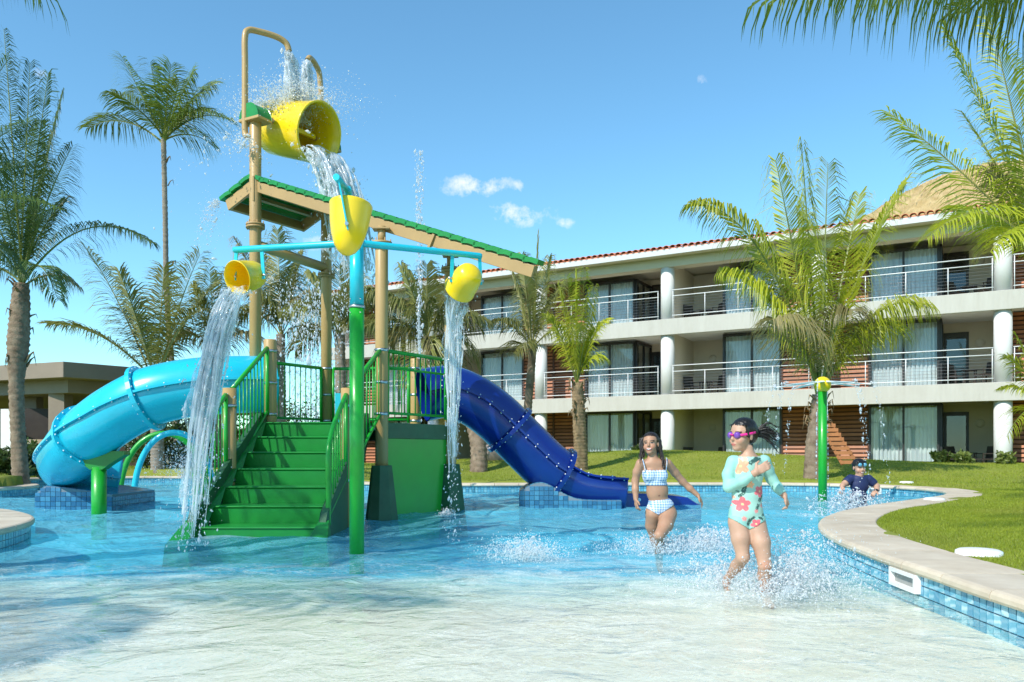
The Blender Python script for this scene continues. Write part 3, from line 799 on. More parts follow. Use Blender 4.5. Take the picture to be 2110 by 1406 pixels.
# stair rails: lower and upper panel on each side
def stair_z(y): return st_z(0) + (y - YS0) * slope
def rail(points, r=.026, name='handrail', mat='green_bright', parent=None):
    m = MB(); m.tube(points, r, 10)
    return m.build(name, MATS[mat], parent)
def panel_on_stairs(sx, label):
    P1, P2 = 10.72, 12.2
    root = thing('railing', (sx, 10.7, 0), 'x', 'x'); del root['label'], root['category']
    root.parent = tower; root.location = Vector((sx, 10.7, 0)) - tower.location
    def b_(mb, name, mat):
        o = mb.build(name, MATS[mat], None); o.parent = root; o.location = -Vector((sx, 10.7, 0)); return o
    m = MB(); m.tube([(sx, 10.72, Z0), (sx, 10.72, 1.86)], PR * .95, 18); b_(m, 'post', 'post_tan')
    for z in (.62, 1.62): b_(MB().lathe([(PR, -.02), (PR + .006, -.02), (PR + .006, .02), (PR, .02)], (sx, 10.72, z), n=18), 'clamp', 'steel')
    # lower panel: newel, curved handrail, bottom rail
    top = catmull([(sx, 9.58, .12), (sx, 9.58, .55), (sx, 9.58, .93), (sx, 9.66, 1.13), (sx, 9.95, 1.38), (sx, 10.60, 1.76)], 6)
    b_(MB().tube(top, .033, 10), 'handrail', 'green_bright')
    b_(MB().tube([(sx, 9.58, .23), (sx, 10.60, .66)], .024, 8), 'bottom_rail', 'green_bright')
    b_(MB().tube([(sx, 10.60, .60), (sx, 10.60, 1.78)], .030, 8), 'rail_post', 'green_bright')
    tp = [(p.y, p.z) for p in top]
    for k in range(1, 8):
        y = 9.58 + k * (1.02 / 8); zt = np.interp(y, [q[0] for q in tp[12:]], [q[1] for q in tp[12:]]); zb = .23 + (y - 9.58) * (.43 / 1.02)
        b_(MB().tube([(sx, y, zb), (sx, y, zt)], .010, 6), 'baluster', 'green_bright')
    # upper panel
    y0, y1 = 10.84, 12.10; xt = 0.0
    zt0, zt1, zb0, zb1 = 1.86, 2.58, .72, 1.62
    xe = A_.x if sx < -3 else B_.x
    X = lambda y: sx + (xe - sx) * (y - y0) / (y1 - y0)
    b_(MB().tube([(X(y0), y0, zt0), (X(y1), y1, zt1)], .033, 10), 'handrail', 'green_bright')
    b_(MB().tube([(X(y0), y0, zb0), (X(y1), y1, zb1)], .024, 8), 'bottom_rail', 'green_bright')
    for y in (y0, y1): b_(MB().tube([(X(y), y, zb0 + (y - y0) / (y1 - y0) * (zb1 - zb0) - .05), (X(y), y, zt0 + (y - y0) / (y1 - y0) * (zt1 - zt0))], .030, 8), 'rail_post', 'green_bright')
    for k in range(1, 10):
        t = k / 10; y = y0 + t * (y1 - y0)
        b_(MB().tube([(X(y), y, zb0 + t * (zb1 - zb0)), (X(y), y, zt0 + t * (zt1 - zt0))], .010, 6), 'baluster', 'green_bright')
panel_on_stairs(SX0 - .01, 'left'); panel_on_stairs(SX1 + .01, 'right')
# deck railings
def deck_rail(a, b, zt=2.55, zb=1.60, n=11, mid=None):
    d = (b - a).normalized(); a2, b2 = a + d * (PR + .03), b - d * (PR + .03)
    root = thing('railing', a2, 'x', 'x'); del root['label'], root['category']
    root.parent = tower; root.location = a2 - tower.location
    def b_(mb, name, mat='green_bright'):
        o = mb.build(name, MATS[mat], None); o.parent = root; o.location = -a2; return o
    b_(MB().tube([up(a2, zt), up(b2, zt)], .03, 10), 'handrail'); b_(MB().tube([up(a2, zb), up(b2, zb)], .022, 8), 'bottom_rail')
    for p in (a2, b2): b_(MB().tube([up(p, zb - .06), up(p, zt)], .028, 8), 'rail_post')
    if mid: b_(MB().tube([up(a2, mid), up(b2, mid)], .02, 8), 'middle_rail')
    for k in range(1, n):
        p = a2 + (b2 - a2) * k / n
        b_(MB().tube([up(p, zb), up(p, zt)], .010, 6), 'baluster')
deck_rail(E_, D_); deck_rail(D_, G_); deck_rail(B_, C_, mid=2.30)
MB().box((-3.1, 14.2, 1.75), (.1, .05, .6)).build('nozzle', MATS['cyan'], tower)

# roof: long sloping panel, short panel on the other side of the tower head
def roof_panel(p0, s_dir, length, a_dir, width, name, waves, over=.05, deep=.24, cut=None):
    """p0: near top corner; s_dir: down the slope; a_dir: across"""
    nrm = s_dir.cross(a_dir).normalized()
    if nrm.z < 0: nrm = -nrm
    root = thing(name, p0, 'x', 'x'); del root['label'], root['category']; root.parent = tower; root.location = p0 - tower.location
    def b_(mb, nm, mat, bevel=0):
        o = mb.build(nm, mat, None, bevel); o.parent = root; o.location = -p0; return o
    # sheet pieces: overlapping pan tiles across the slope
    nseg = waves; vs = []
    for k in range(nseg):
        t0, t1 = -over + (length + 2 * over) * k / nseg, -over + (length + 2 * over) * (k + 1) / nseg + .03
        m = MB(); lift0, lift1 = .022, .0
        wd = lambda t: (width + over) if cut is None else min(width + over, .10 + (width + over) * max(0, (length - t) / (length - cut)))
        c = [p0 + s_dir * t0 + nrm * lift1 - a_dir * over, p0 + s_dir * t1 + nrm * lift0 - a_dir * over, p0 + s_dir * t1 + nrm * lift0 + a_dir * wd(t1), p0 + s_dir * t0 + nrm * lift1 + a_dir * wd(t0)]
        hump = [(c[0] + c[1]) / 2 + nrm * .014, (c[3] + c[2]) / 2 + nrm * .014]
        th = nrm * .07
        top = [c[0] + th, hump[0] + th, c[1] + th, c[2] + th, hump[1] + th, c[3] + th]; bot = [c[0], hump[0], c[1], c[2], hump[1], c[3]]
        m.add(top + bot, [(0, 1, 4, 5), (1, 2, 3, 4), (11, 10, 7, 6), (10, 9, 8, 7), (6, 7, 1, 0), (7, 8, 2, 1), (9, 10, 4, 3), (10, 11, 5, 4), (0, 5, 11, 6), (2, 8, 9, 3)])
        b_(m, 'roof_tile', MATS['green_roof'])
    # tan frame below
    h = deep
    q = [p0, p0 + s_dir * length, p0 + s_dir * length + a_dir * width, p0 + a_dir * width]
    if cut is not None: q = [q[0], q[1], q[1] + a_dir * .06, p0 + s_dir * cut + a_dir * width, q[3]]
    for i in range(len(q)):
        a, b = q[i], q[(i + 1) % len(q)]
        h = deep if (cut is None or i in (0, 1, 4)) else .09
        e = (b - a).normalized() * .03
        b_(MB().beam(a - nrm * (h / 2 + .004) - e * (1 if i % 2 == 0 else -1), b - nrm * (h / 2 + .004) + e * (1 if i % 2 == 0 else -1), .05, h, up=nrm), 'fascia', MATS['beam_tan'], .006)
    for k in range(1, max(2, int(length / .9))):
        a = q[0] + s_dir * (length * k / max(2, int(length / .9))) - nrm * .05
        b_(MB().beam(a + a_dir * .03, a + a_dir * ((width - .03) if cut is None else wd(length * k / max(2, int(length / .9))) - .12), .05, .08, up=nrm), 'rafter', MATS['beam_tan'])
    return root
W = (D_ - E_).length
rp_ = roof_panel(RE - ra * .02, rs, (RF - RE).length, ra, W + .04, 'long_roof', 27, deep=.165, cut=3.05)
MB().beam(RE + rs * 3.86 - Vector((0, 0, .10)) - ra * .05, RE + rs * 3.90 - Vector((0, 0, .105)) - ra * .05, .05, .21).build('splice_plate', MATS['beam_tan'], tower)
ls = Vector((-.881, .473, -.42)).normalized()
roof_panel(RE - ra * .02 + Vector((-.06, .03, .01)), ls, .62, ra, W + .04, 'short_roof', 3, .07, .20)
MB().box(RE - ra * .08 + Vector((.02, 0, -.16)), (.10, .05, .42), Matrix.Rotation(R(-28), 3, 'Z')).build('bracket', MATS['beam_tan'], tower)

# post heads that carry the big bucket
for p, par in ((E_, pe), (D_, pdp)):
    m = MB(); bdir = Vector((.881, -.473, 0)); N = 12
    prof = [(math.cos(PI * k / N) * .21, math.sin(PI * k / N) * .25) for k in range(N + 1)]
    a0, a1 = -ra * .14, ra * .14
    vs = [up(p, 6.62) + bdir * x + Vector((0, 0, z)) + a0 for x, z in prof] + [up(p, 6.62) + bdir * x + Vector((0, 0, z)) + a1 for x, z in prof]
    q = N + 1
    fs = [tuple(range(q)), tuple(range(q, 2 * q))[::-1], (0, q, 2 * q - 1, q - 1)] + [(i + 1, i, q + i, q + i + 1)[::-1] for i in range(N)]
    m.add(vs, fs); m.build('cap', MATS['green_roof'], par, .01)
    m = MB(); m.box(up(p, 6.60), (.46, .32, .05), Matrix.Rotation(R(-28), 3, 'Z')); m.build('saddle', MATS['post_tan'], par, .01)
# spout pipes above the bucket
e0 = up(E_, 6.35)
MB().tube(catmull([e0 + Vector((-.02, -.02, 0)), e0 + Vector((-.12, -.06, -.02)), e0 + Vector((-.16, -.05, .08)), e0 + Vector((-.16, -.05, .5)), e0 + Vector((-.16, -.05, 1.2)), e0 + Vector((-.16, -.05, 1.66)), e0 + Vector((-.12, 0, 1.80)),
                   e0 + Vector((.0, .1, 1.84)), e0 + Vector((.27, .26, 1.83)), e0 + Vector((.42, .34, 1.76)), e0 + Vector((.47, .36, 1.63))], 6), .052, 14).build('spout_pipe', MATS['post_tan'], tower)
d0 = up(D_, 6.5)
MB().tube(catmull([d0 + Vector((-.02, .1, -.1)), d0 + Vector((-.10, .16, .2)), d0 + Vector((-.13, .16, .8)), d0 + Vector((-.15, .12, 1.52)), d0 + Vector((-.19, -.03, 1.68)), d0 + Vector((-.24, -.25, 1.70)), d0 + Vector((-.26, -.33, 1.62))], 6), .052, 14).build('spout_pipe', MATS['post_tan'], tower)

# the big tipping bucket hangs between the post heads
bax = Vector((.83, -.45, -.27)).normalized(); bc = (up(E_, 6.68) + up(D_, 6.68)) / 2 + Vector((.05, -.02, .03))
bk_ = thing('tipping_bucket', bc, 'big yellow tipping bucket at the top of the tower pouring water', 'bucket')
m = MB(); m.lathe([(0, -.56), (.40, -.56), (.46, -.52), (.48, -.2), (.50, .3), (.52, .56), (.535, .58), (.535, .60), (.50, .60), (.485, .3), (.455, -.2), (.43, -.48), (0, -.50)], bc, bax, n=44)
m.build('bucket_shell', MATS['yellow'], bk_)
MB().tube([bc - ra * .80, bc + ra * .80], .045, 12).build('axle', MATS['post_tan'], bk_)
MB().box(bc + bax * .1 + ra * .1, (.5, .06, .08), Matrix.Rotation(R(55), 3, 'Z')).build('inner_bar', MATS['yellow'], bk_)
# ================================================================== small tipping buckets on the cyan and green pole
BP = Vector((-1.52, 7.8, 0)); BZ = 3.05
bpole = thing('bucket_pole', BP, 'tall green and cyan pole with three arms holding small yellow buckets', 'splash pole')
m = MB(); m.tube([up(BP, -.35), up(BP, 2.42)], .072, 22); m.build('lower_pole', MATS['green_bright'], bpole)
m = MB(); m.tube([up(BP, 2.42), up(BP, BZ + .03)], .068, 22); m.build('upper_pole', MATS['cyan'], bpole)
m = MB(); m.lathe([(.07, -.012), (.079, -.012), (.079, .012), (.07, .012)], up(BP, 2.42), n=22)
for k in range(4):
    for dz in (-.06, .07): m.ball(up(BP, 2.42 + dz) + Vector((math.cos(k * 1.57 + .7) * .072, math.sin(k * 1.57 + .7) * .072, 0)), .008, 6, 4)
m.build('joint_ring', MATS['steel'], bpole)
L_END, R_END, F_END = Vector((-2.82, 8.07, BZ)), Vector((-.32, 8.33, BZ)), Vector((-1.28, 6.2, BZ + .0))
for e in (L_END, R_END, F_END):
    d = (e - up(BP, BZ)).normalized()
    MB().tube([up(BP, BZ), up(BP, BZ) + d * .05, e - d * .02, e], [.036, .034, .032, .026], 14).build('arm', MATS['cyan'], bpole)
def bucket_mesh(c, axis, r, L, n=30, egg=False):
    m = MB()
    if egg:
        m.lathe([(0, -L * .5), (r * .22, -L * .485), (r * .44, -L * .42), (r * .63, -L * .30), (r * .80, -L * .10), (r * .92, L * .14), (r, L * .44), (r * 1.03, L * .5), (r * 1.0, L * .52), (r * .95, L * .46), (r * .86, L * .12), (r * .70, -L * .12), (r * .4, -L * .36), (0, -L * .44)], c, axis, n)
        return m
    m.lathe([(0, -L * .5), (r * .28, -L * .495), (r * .55, -L * .45), (r * .74, -L * .36), (r * .86, -L * .2), (r * .95, L * .1), (r, L * .48), (r * 1.04, L * .5), (r * 1.0, L * .52), (r * .955, L * .48),
             (r * .90, L * .1), (r * .80, -L * .2), (r * .68, -L * .34), (r * .4, -L * .42), (0, -L * .44)], c, axis, n)
    return m
def small_bucket(name, c, axis, r, L, across, tops, label):
    t = thing(name, c, label, 'bucket', 'small tipping buckets on the pole')
    bucket_mesh(c, axis, r, L, egg='upright' in label).build('bucket_shell', MATS['yellow'], t)
    for s_, tp in zip((-1, 1), tops):
        p = c + across * (r * .97 * s_)
        m = MB(); m.beam(tp, p + (tp - p).normalized() * -.04, .012, .035, up=across); m.build('strap', MATS['cyan'], t)
        MB().tube([p - across * .02 * s_, p + across * .035 * s_], .014, 8).build('pivot', MATS['steel'], t)
dl = (L_END - up(BP, BZ)).normalized()
cL = L_END - dl * .17 + Vector((0, 0, -.27))
small_bucket('small_bucket', cL, Vector((-.42, -.82, -.30)).normalized(), .165, .33, Vector((.93, -.2, 0)).normalized() * -1, (L_END - dl * .31, L_END - dl * .03), 'small yellow bucket on the left arm, open mouth towards the camera, pouring')
dr = (R_END - up(BP, BZ)).normalized()
cR = R_END - dr * .17 + Vector((0, 0, -.26))
small_bucket('small_bucket', cR, Vector((-.45, .75, -.42)).normalized(), .165, .33, dr * -1, (R_END - dr * .02, R_END - dr * .32), 'small yellow bucket on the right arm, rounded bottom towards the camera, pouring')
cF = Vector((-1.255, 6.12, BZ - .345))
small_bucket('small_bucket', cF, Vector((.06, .16, 1)).normalized(), .162, .40, Vector((-.12, .99, 0)).normalized() * -1, (F_END + Vector((.01, .08, 0)), F_END + Vector((-.02, -.24, 0))), 'upright yellow bucket hanging nearest the camera in front of the pole')
MB().tube([F_END - (F_END - up(BP, BZ)).normalized() * .05, F_END + Vector((-.03, -.27, 0))], .026, 12).build('arm', MATS['cyan'], bpole)

# ================================================================== slides
def frames(path):
    T = []; N = len(path)
    for i in range(N): T.append((path[min(i + 1, N - 1)] - path[max(i - 1, 0)]).normalized())
    return T
def slide_tube(name, root, path, r, mat, joints, open_from=None, r_end=None, bolts_col='bolt_white'):
    """round flume in sections; ring flanges with bolts at the joints, seam flanges along both sides"""
    T = frames(path); N = len(path); nseg = 28
    X = []
    for i in range(N):
        x = T[i].cross(Vector((0, 0, 1))); x.normalize(); X.append(x)
    def ring(i, rad, a):
        y = X[i].cross(T[i]);
        if y.z < 0: y = -y
        return path[i] + X[i] * (math.cos(a) * rad) + y * (math.sin(a) * rad)
    cuts = [0] + list(joints) + [N - 1]
    for ci in range(len(cuts) - 1):
        i0, i1 = cuts[ci], cuts[ci + 1]
        opened = open_from is not None and ci >= open_from
        m = MB(); vs = []
        a0, a1 = (0, 2 * PI) if not opened else (PI - .42, 2 * PI + .42)
        k = nseg + 1
        th = .02
        for i in range(i0, i1 + 1):
            rr = r if (r_end is None or not opened) else r + (r_end - r) * (i - i0) / max(1, i1 - i0)
            for rad in (rr, rr - th):
                for j in range(k): vs.append(ring(i, rad, a0 + (a1 - a0) * j / nseg))
        fs = []
        for i in range(i1 - i0):
            for j in range(nseg):
                b = i * 2 * k
                fs.append((b + j, b + j + 1, b + 2 * k + j + 1, b + 2 * k + j))
                fs.append((b + k + j + 1, b + k + j, b + 3 * k + j, b + 3 * k + j + 1))
        if opened:
            for i in range(i1 - i0):
                b = i * 2 * k
                fs.append((b, b + 2 * k, b + 3 * k, b + k)); fs.append((b + k - 1, b + 2 * k - 1, b + 4 * k - 1, b + 3 * k - 1))
        e = (i1 - i0) * 2 * k
        for j in range(nseg): fs.append((e + j, e + j + 1, e + k + j + 1, e + k + j))
        m.add(vs, fs, 0, True); sec = m.build('tube_section', mat, root)
        # seam flanges
        bm_ = MB()
        for a in ((0.12, PI - .12) if not opened else (a0, a1)):
            m = MB(); vs = []
            for i in range(i0, i1 + 1):
                rr = r if (r_end is None or not opened) else r + (r_end - r) * (i - i0) / max(1, i1 - i0)
                if not opened:
                    for (rad, da) in ((rr - .005, -.035), (rr + .055, -.035), (rr + .055, .035), (rr - .005, .035)): vs.append(ring(i, rad, a + da))
                else:
                    sg = 1 if a > PI * 1.2 else -1
                    for (rad, da) in ((rr - .01, 0), (rr + .06, 0), (rr + .065, -.07 * sg), (rr - .005, -.05 * sg)): vs.append(ring(i, rad, a + da))
            fs = []
            for i in range(i1 - i0):
                for q in range(4): fs.append((i * 4 + q, i * 4 + (q + 1) % 4, i * 4 + 4 + (q + 1) % 4, i * 4 + 4 + q))
            m.add(vs, fs); m.build('seam_flange', mat, sec)
            acc = 0
            for i in range(i0 + 1, i1):
                acc += (path[i] - path[i - 1]).length
                if acc > .21:
                    acc = 0
                    bm_.ball(ring(i, r + .03, a - .055), .014, 6, 4)
                    bm_.ball(ring(i, r + .03, a + .055), .014, 6, 4)
        tag(bm_.build('bolt_row', MATS[bolts_col], sec), kind='stuff')
    for ji in joints:
        m = MB(); w = .035
        opened = open_from is not None and list(joints).index(ji) >= 99
        vs = []; k = nseg
        for (off, rad) in ((-w, r - .004), (-w, r + .075), (w, r + .075), (w, r - .004)):
            for j in range(k): vs.append(ring(ji, rad, 2 * PI * j / k) + T[ji] * off)
        fs = []
        for q in range(3):
            for j in range(k): fs.append((q * k + j, q * k + (j + 1) % k, (q + 1) * k + (j + 1) % k, (q + 1) * k + j))
        m.add(vs, fs); fl = m.build('ring_flange', mat, root)
        b = MB()
        for j in range(22):
            for off in (-w - .006, w + .006): b.ball(ring(ji, r + .042, 2 * PI * j / 22) + T[ji] * off, .014, 6, 4)
        tag(b.build('bolt_ring', MATS[bolts_col], fl), kind='stuff')

cs = thing('water_slide', at(200, 1058, 13.0).xy.to_3d(), 'curved cyan tube water slide sweeping down to the left of the tower', 'slide')
path1 = catmull([at(560, 792, 13.35), at(480, 793, 13.05), at(395, 799, 12.9), at(310, 818, 12.8), at(243, 852, 12.85), at(190, 890, 13.05), at(150, 928, 13.6), at(137, 955, 14.4), at(163, 975, 15.1), at(240, 990, 15.5)], 9)
slide_tube('water_slide', cs, path1, .47, MATS['slide_cyan'], (28, 47))
sp_ = at(204, 950, 13.0)
m = MB(); m.tube([(sp_.x, sp_.y, -.5), (sp_.x, sp_.y, sp_.z - .10)], .115, 20); m.build('support_post', MATS['green_bright'], cs)
m = MB(); vs = []
for (w, z) in ((.10, -.14), (.22, -.05), (.46, .10), (.46, .16)):
    for dy in (-.10, .10): vs += [(sp_.x - w, sp_.y + dy, sp_.z + z), (sp_.x + w, sp_.y + dy, sp_.z + z)]
fs = []
for q in range(3):
    b = q * 4
    fs += [(b, b + 1, b + 5, b + 4), (b + 3, b + 2, b + 6, b + 7), (b + 2, b, b + 4, b + 6), (b + 1, b + 3, b + 7, b + 5)]
m.add(vs, fs); m.build('support_cradle', MATS['green_mid'], cs)

bs = thing('water_slide', at(1180, 1030, 14.8).xy.to_3d(), 'dark blue tube water slide dropping to the right of the tower', 'slide')
path2 = catmull([at(872, 815, 14.15), at(925, 808, 14.3), at(975, 826, 14.4), at(1025, 862, 14.5), at(1082, 918, 14.6), at(1130, 963, 14.7), at(1180, 992, 14.8), at(1230, 1004, 14.85), at(1280, 1008, 14.9)], 9)
slide_tube('water_slide', bs, path2, .47, MATS['slide_blue'], (31, 49), open_from=2, r_end=.50)
m = MB()
q0, q1 = at(1276, 1040, 15.1), at(1436, 1040, 15.1)
vs = []
for (x, zt) in ((q0.x, .24), (q0.x + .75, .22), (q1.x - .25, .16), (q1.x, .0)):
    for y in (14.75, 15.75): vs += [(x, y, -.3), (x, y, zt)]
fs = [(0, 1, 3, 2)[::-1], (12, 13, 15, 14)]
for q in range(3):
    b = q * 4; fs += [(b, b + 4, b + 5, b + 1), (b + 2, b + 3, b + 7, b + 6), (b + 1, b + 5, b + 7, b + 3)]
m.add(vs, fs); m.build('run_out', MATS['slide_blue'], bs, .03)
m = MB(); m.ball((q0.x + .32, 14.745, .12), .035, 10, 8); m.build('bolt', MATS['bolt_white'], bs)

# tiled blocks under the slide ends
def tiled_block(name, x0, x1, y0, y1, topf, label, seed, ts=.085):
    t = thing(name, ((x0 + x1) / 2, (y0 + y1) / 2, -.4), label, 'plinth')
    N = 24; core = MB(); vs = []
    for k in range(N + 1):
        x = x0 + (x1 - x0) * k / N
        for y in (y0, y1): vs += [(x, y, -.5), (x, y, topf((x - x0) / (x1 - x0)))]
    fs = [(0, 1, 3, 2), (4 * N, 4 * N + 2, 4 * N + 3, 4 * N + 1)]
    for k in range(N):
        b = 4 * k; fs += [(b, b + 4, b + 5, b + 1), (b + 2, b + 3, b + 7, b + 6), (b + 1, b + 5, b + 7, b + 3)]
    core.add(vs, fs); core.build('core', MATS['grout'], t)
    r_ = random.Random(seed); tm = MB(); cols = []
    nx = int((x1 - x0) / ts); ny_ = int((y1 - y0) / ts)
    for i in range(nx):
        xc = x0 + (i + .5) * (x1 - x0) / nx; zt = topf((xc - x0) / (x1 - x0)); z = -.2
        while z + ts <= zt + .02:
            h = min(ts, zt - z) - .008
            if h > .02:
                tm.box((xc, y0 - .006, z + h / 2), ((x1 - x0) / nx - .008, .012, h)); cols += [r_.choice(BT)] * 8
            z += ts
        for j in range(ny_):
            yc = y0 + (j + .5) * (y1 - y0) / ny_
            sl = (topf(min(1, (xc - x0) / (x1 - x0) + .02)) - topf(max(0, (xc - x0) / (x1 - x0) - .02))) / (.04 * (x1 - x0))
            tm.box((xc, yc, zt + .006), ((x1 - x0) / nx - .008, (y1 - y0) / ny_ - .008, .012), Matrix.Rotation(-math.atan(sl), 3, 'Y')); cols += [r_.choice(BT)] * 8
    for (x, s_) in ((x0 - .006, -1), (x1 + .006, 1)):
        for j in range(ny_):
            yc = y0 + (j + .5) * (y1 - y0) / ny_; z = -.2; zt = topf(0 if s_ < 0 else 1)
            while z + ts <= zt + .02:
                h = min(ts, zt - z) - .008
                if h > .02: tm.box((x, yc, z + h / 2), (.012, (y1 - y0) / ny_ - .008, h)); cols += [r_.choice(BT)] * 8
                z += ts
    me = tm.mesh('tile_cladding', MATS['mosaic']); set_color(me, 'Col', np.array(cols)); tag(link('tile_cladding', me, t), kind='stuff')
    return t
BT = [(.04, .17, .31), (.05, .21, .36), (.03, .14, .27), (.07, .26, .41), (.05, .22, .38), (.035, .16, .30)]
tiled_block('tiled_plinth', -8.35, -7.0, 13.95, 15.6, lambda t: .40 - .18 * max(0, (t - .15)) ** 1.2 - .30 * max(0, .12 - t) * 4, 'blue mosaic tiled block under the end of the cyan slide', 3)
tiled_block('tiled_plinth', .14, 1.96, 14.30, 15.4, lambda t: .13 + .32 * math.exp(-((t - .20) / .24) ** 2), 'blue mosaic tiled block under the end of the dark blue slide', 4)

# ================================================================== spray arches and the spray flower
def arch(px0, pxa, pya, Y, mat, label, tilt=.0):
    f = at(px0, 1000, Y); a = at(pxa, pya, Y); rx = a.x - f.x; rz = a.z + .5
    t = thing('spray_arch', (f.x, Y, 0), label, 'spray arch', 'spray arches in the far pool')
    pts = [(f.x + rx - math.cos(PI * k / 28) * rx, Y + tilt * k / 28, -.5 + math.sin(PI * k / 28) ** .8 * rz) for k in range(29)]
    MB().tube(pts, .085, 14).build('pipe', MATS[mat], t)
    m = MB()
    for k in (6, 10, 14, 18, 22): m.ball(Vector(pts[k]) - Vector((0, 0, .085)), .025, 6, 4)
    tag(m.build('nozzle', MATS['steel'], t))
arch(275, 350, 891, 22.6, 'cyan', 'light blue pipe arch standing in the far pool behind the slide', .6)
arch(246, 326, 893, 23.6, 'green_bright', 'green pipe arch just behind the light blue arch', .8)

fp = at(1695, 1033, 16.2); fp.z = 0; fp.x = (1695 - 1055) / FPX * 16.2
fl = thing('spray_flower', fp, 'green pole with yellow ball and thin white spray blades in the right pool', 'spray flower')
bz = at(1695, 793, 16.2).z
m = MB(); m.tube([up(fp, -.45), up(fp, bz - .12)], .085, 18); m.build('pole', MATS['green_bright'], fl)
m = MB(); m.ball(up(fp, bz), .165, 20, 14); m.build('hub', MATS['yellow'], fl)
M('blade_white', (.80, .86, .87), rough=.3, var=.04)
for k in range(8):
    a = k * PI / 4 + .32; d = Vector((math.cos(a), math.sin(a), 0)); n_ = Vector((-d.y, d.x, 0))
    c0 = up(fp, bz + .04) + d * .12; c1 = up(fp, bz - .03) + d * .90
    m = MB(); m.add([c0 + n_ * .03, c0 - n_ * .03, c1 - n_ * .012, c1 + n_ * .012, c0 + n_ * .03 + Vector((0, 0, .035)), c0 - n_ * .03 + Vector((0, 0, .035)), c1 - n_ * .012 + Vector((0, 0, .012)), c1 + n_ * .012 + Vector((0, 0, .012)),
                     (c0 + c1) / 2 + n_ * .10 + Vector((0, 0, .015)), (c0 + c1) / 2 - n_ * .10 + Vector((0, 0, .015))], [(0, 8, 3, 2, 9, 1)[::-1], (4, 5, 9, 6, 7, 8), (0, 4, 8), (3, 8, 7), (1, 9, 5), (2, 6, 9), (0, 1, 5, 4), (2, 3, 7, 6)])
    m.build('blade', MATS['blade_white'], fl)
# ================================================================== the hotel
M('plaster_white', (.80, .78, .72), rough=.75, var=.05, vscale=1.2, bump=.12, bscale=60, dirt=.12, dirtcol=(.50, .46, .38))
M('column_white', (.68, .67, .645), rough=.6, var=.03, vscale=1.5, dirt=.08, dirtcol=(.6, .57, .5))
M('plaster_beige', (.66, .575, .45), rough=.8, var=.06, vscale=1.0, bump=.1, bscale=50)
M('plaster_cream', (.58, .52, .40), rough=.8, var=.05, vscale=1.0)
M('fascia_paint', (.56, .57, .56), rough=.6, var=.04)
M('frame_dark', (.022, .021, .022), rough=.4, var=.1)
M('door_dark', (.035, .028, .024), rough=.4, var=.2)
M('slat_wood', (.34, .125, .055), rough=.55, var=.3, vscale=3, stretch=(1, 1, 10), bump=.15, bscale=30, objvar=.28)
M('slat_back', (.085, .036, .020), rough=.8, var=.2)
M('rail_white', (.74, .74, .73), rough=.3, var=.03)
M('wire', (.35, .35, .36), rough=.35, metal=.7)
M('clay_tile', (.56, .17, .085), rough=.75, var=.2, vscale=5, bump=.2, bscale=40, objvar=.22)
M('curtain', (.86, .87, .86), rough=.85, var=.05, vscale=2, transl=.3)
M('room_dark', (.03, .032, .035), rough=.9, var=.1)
M('lamp_disc', (.62, .56, .46), rough=.5, var=.03)
M('chair_dark', (.05, .042, .038), rough=.6, var=.15)
M('thatch', (.48, .32, .12), rough=.95, col2=(.72, .53, .26), vscale=2.4, bump=1.0, bscale=9, stretch=(1, 1, .6), bdist=.2)
M('straw', (.52, .37, .17), rough=.95, var=.35, vscale=1.0)
sheet_mat('window_glass', tint=(.90, .94, .95), rough=.02, ior=1.6, gloss=(.92, .97, 1.0))
m, n, l = new_mat('slab_fluted')
o_ = n.new('ShaderNodeOutputMaterial'); p = node(n, 'ShaderNodeBsdfPrincipled', Roughness=.75)
tc = n.new('ShaderNodeTexCoord'); mp = n.new('ShaderNodeMapping'); mp.inputs['Rotation'].default_value = (0, 0, math.atan2(.495, .869)); l.new(tc.outputs['Object'], mp.inputs[0])
wv = node(n, 'ShaderNodeTexWave', Scale=2.2); wv.bands_direction = 'X'; l.new(mp.outputs[0], wv.inputs['Vector'])
nz = node(n, 'ShaderNodeTexNoise', Scale=1.6, Detail=8, Roughness=.7); mps = n.new('ShaderNodeMapping'); mps.inputs['Scale'].default_value = (1.5, 1.5, .35); l.new(tc.outputs['Object'], mps.inputs[0]); l.new(mps.outputs[0], nz.inputs['Vector'])
mx = n.new('ShaderNodeMixRGB'); mx.inputs[1].default_value = (.40, .375, .315, 1); mx.inputs[2].default_value = (.57, .555, .50, 1); l.new(nz.outputs['Fac'], mx.inputs[0]); l.new(mx.outputs[0], p.inputs['Base Color'])
b = node(n, 'ShaderNodeBump', Strength=.18, Distance=.02); l.new(wv.outputs['Fac'], b.inputs['Height']); l.new(b.outputs[0], p.inputs['Normal']); l.new(p.outputs[0], o_.inputs['Surface'])

HC = Vector((16.77, 27.2, 0)); HE = Vector((-.869, .495, 0)).normalized(); HI = Vector((.495, .869, 0)).normalized()
HROT = Matrix((-HE, HI, Vector((0, 0, 1)))).transposed()
def W_(u, v, z): return HC + HE * u + HI * v + Vector((0, 0, z))
def fbox(m, u0, u1, v0, v1, z0, z1, mi=0):
    return m.box(W_((u0 + u1) / 2, (v0 + v1) / 2, (z0 + z1) / 2), (abs(u1 - u0), abs(v1 - v0), abs(z1 - z0)), HROT, mi)
BAY = 5.93
U0, U1 = -BAY * 1.25, BAY * 5 + .35
hotel = thing('hotel_building', W_(8, 1, .3), 'long white three storey hotel block with balconies and brown slatted panels', 'building')
def hb(mb, name, mat, parent=hotel, bevel=0): return mb.build(name, MATS[mat], parent, bevel)
FL = [.30, 3.37, 6.47]; TOPZ = [2.74, 5.82, 8.62]
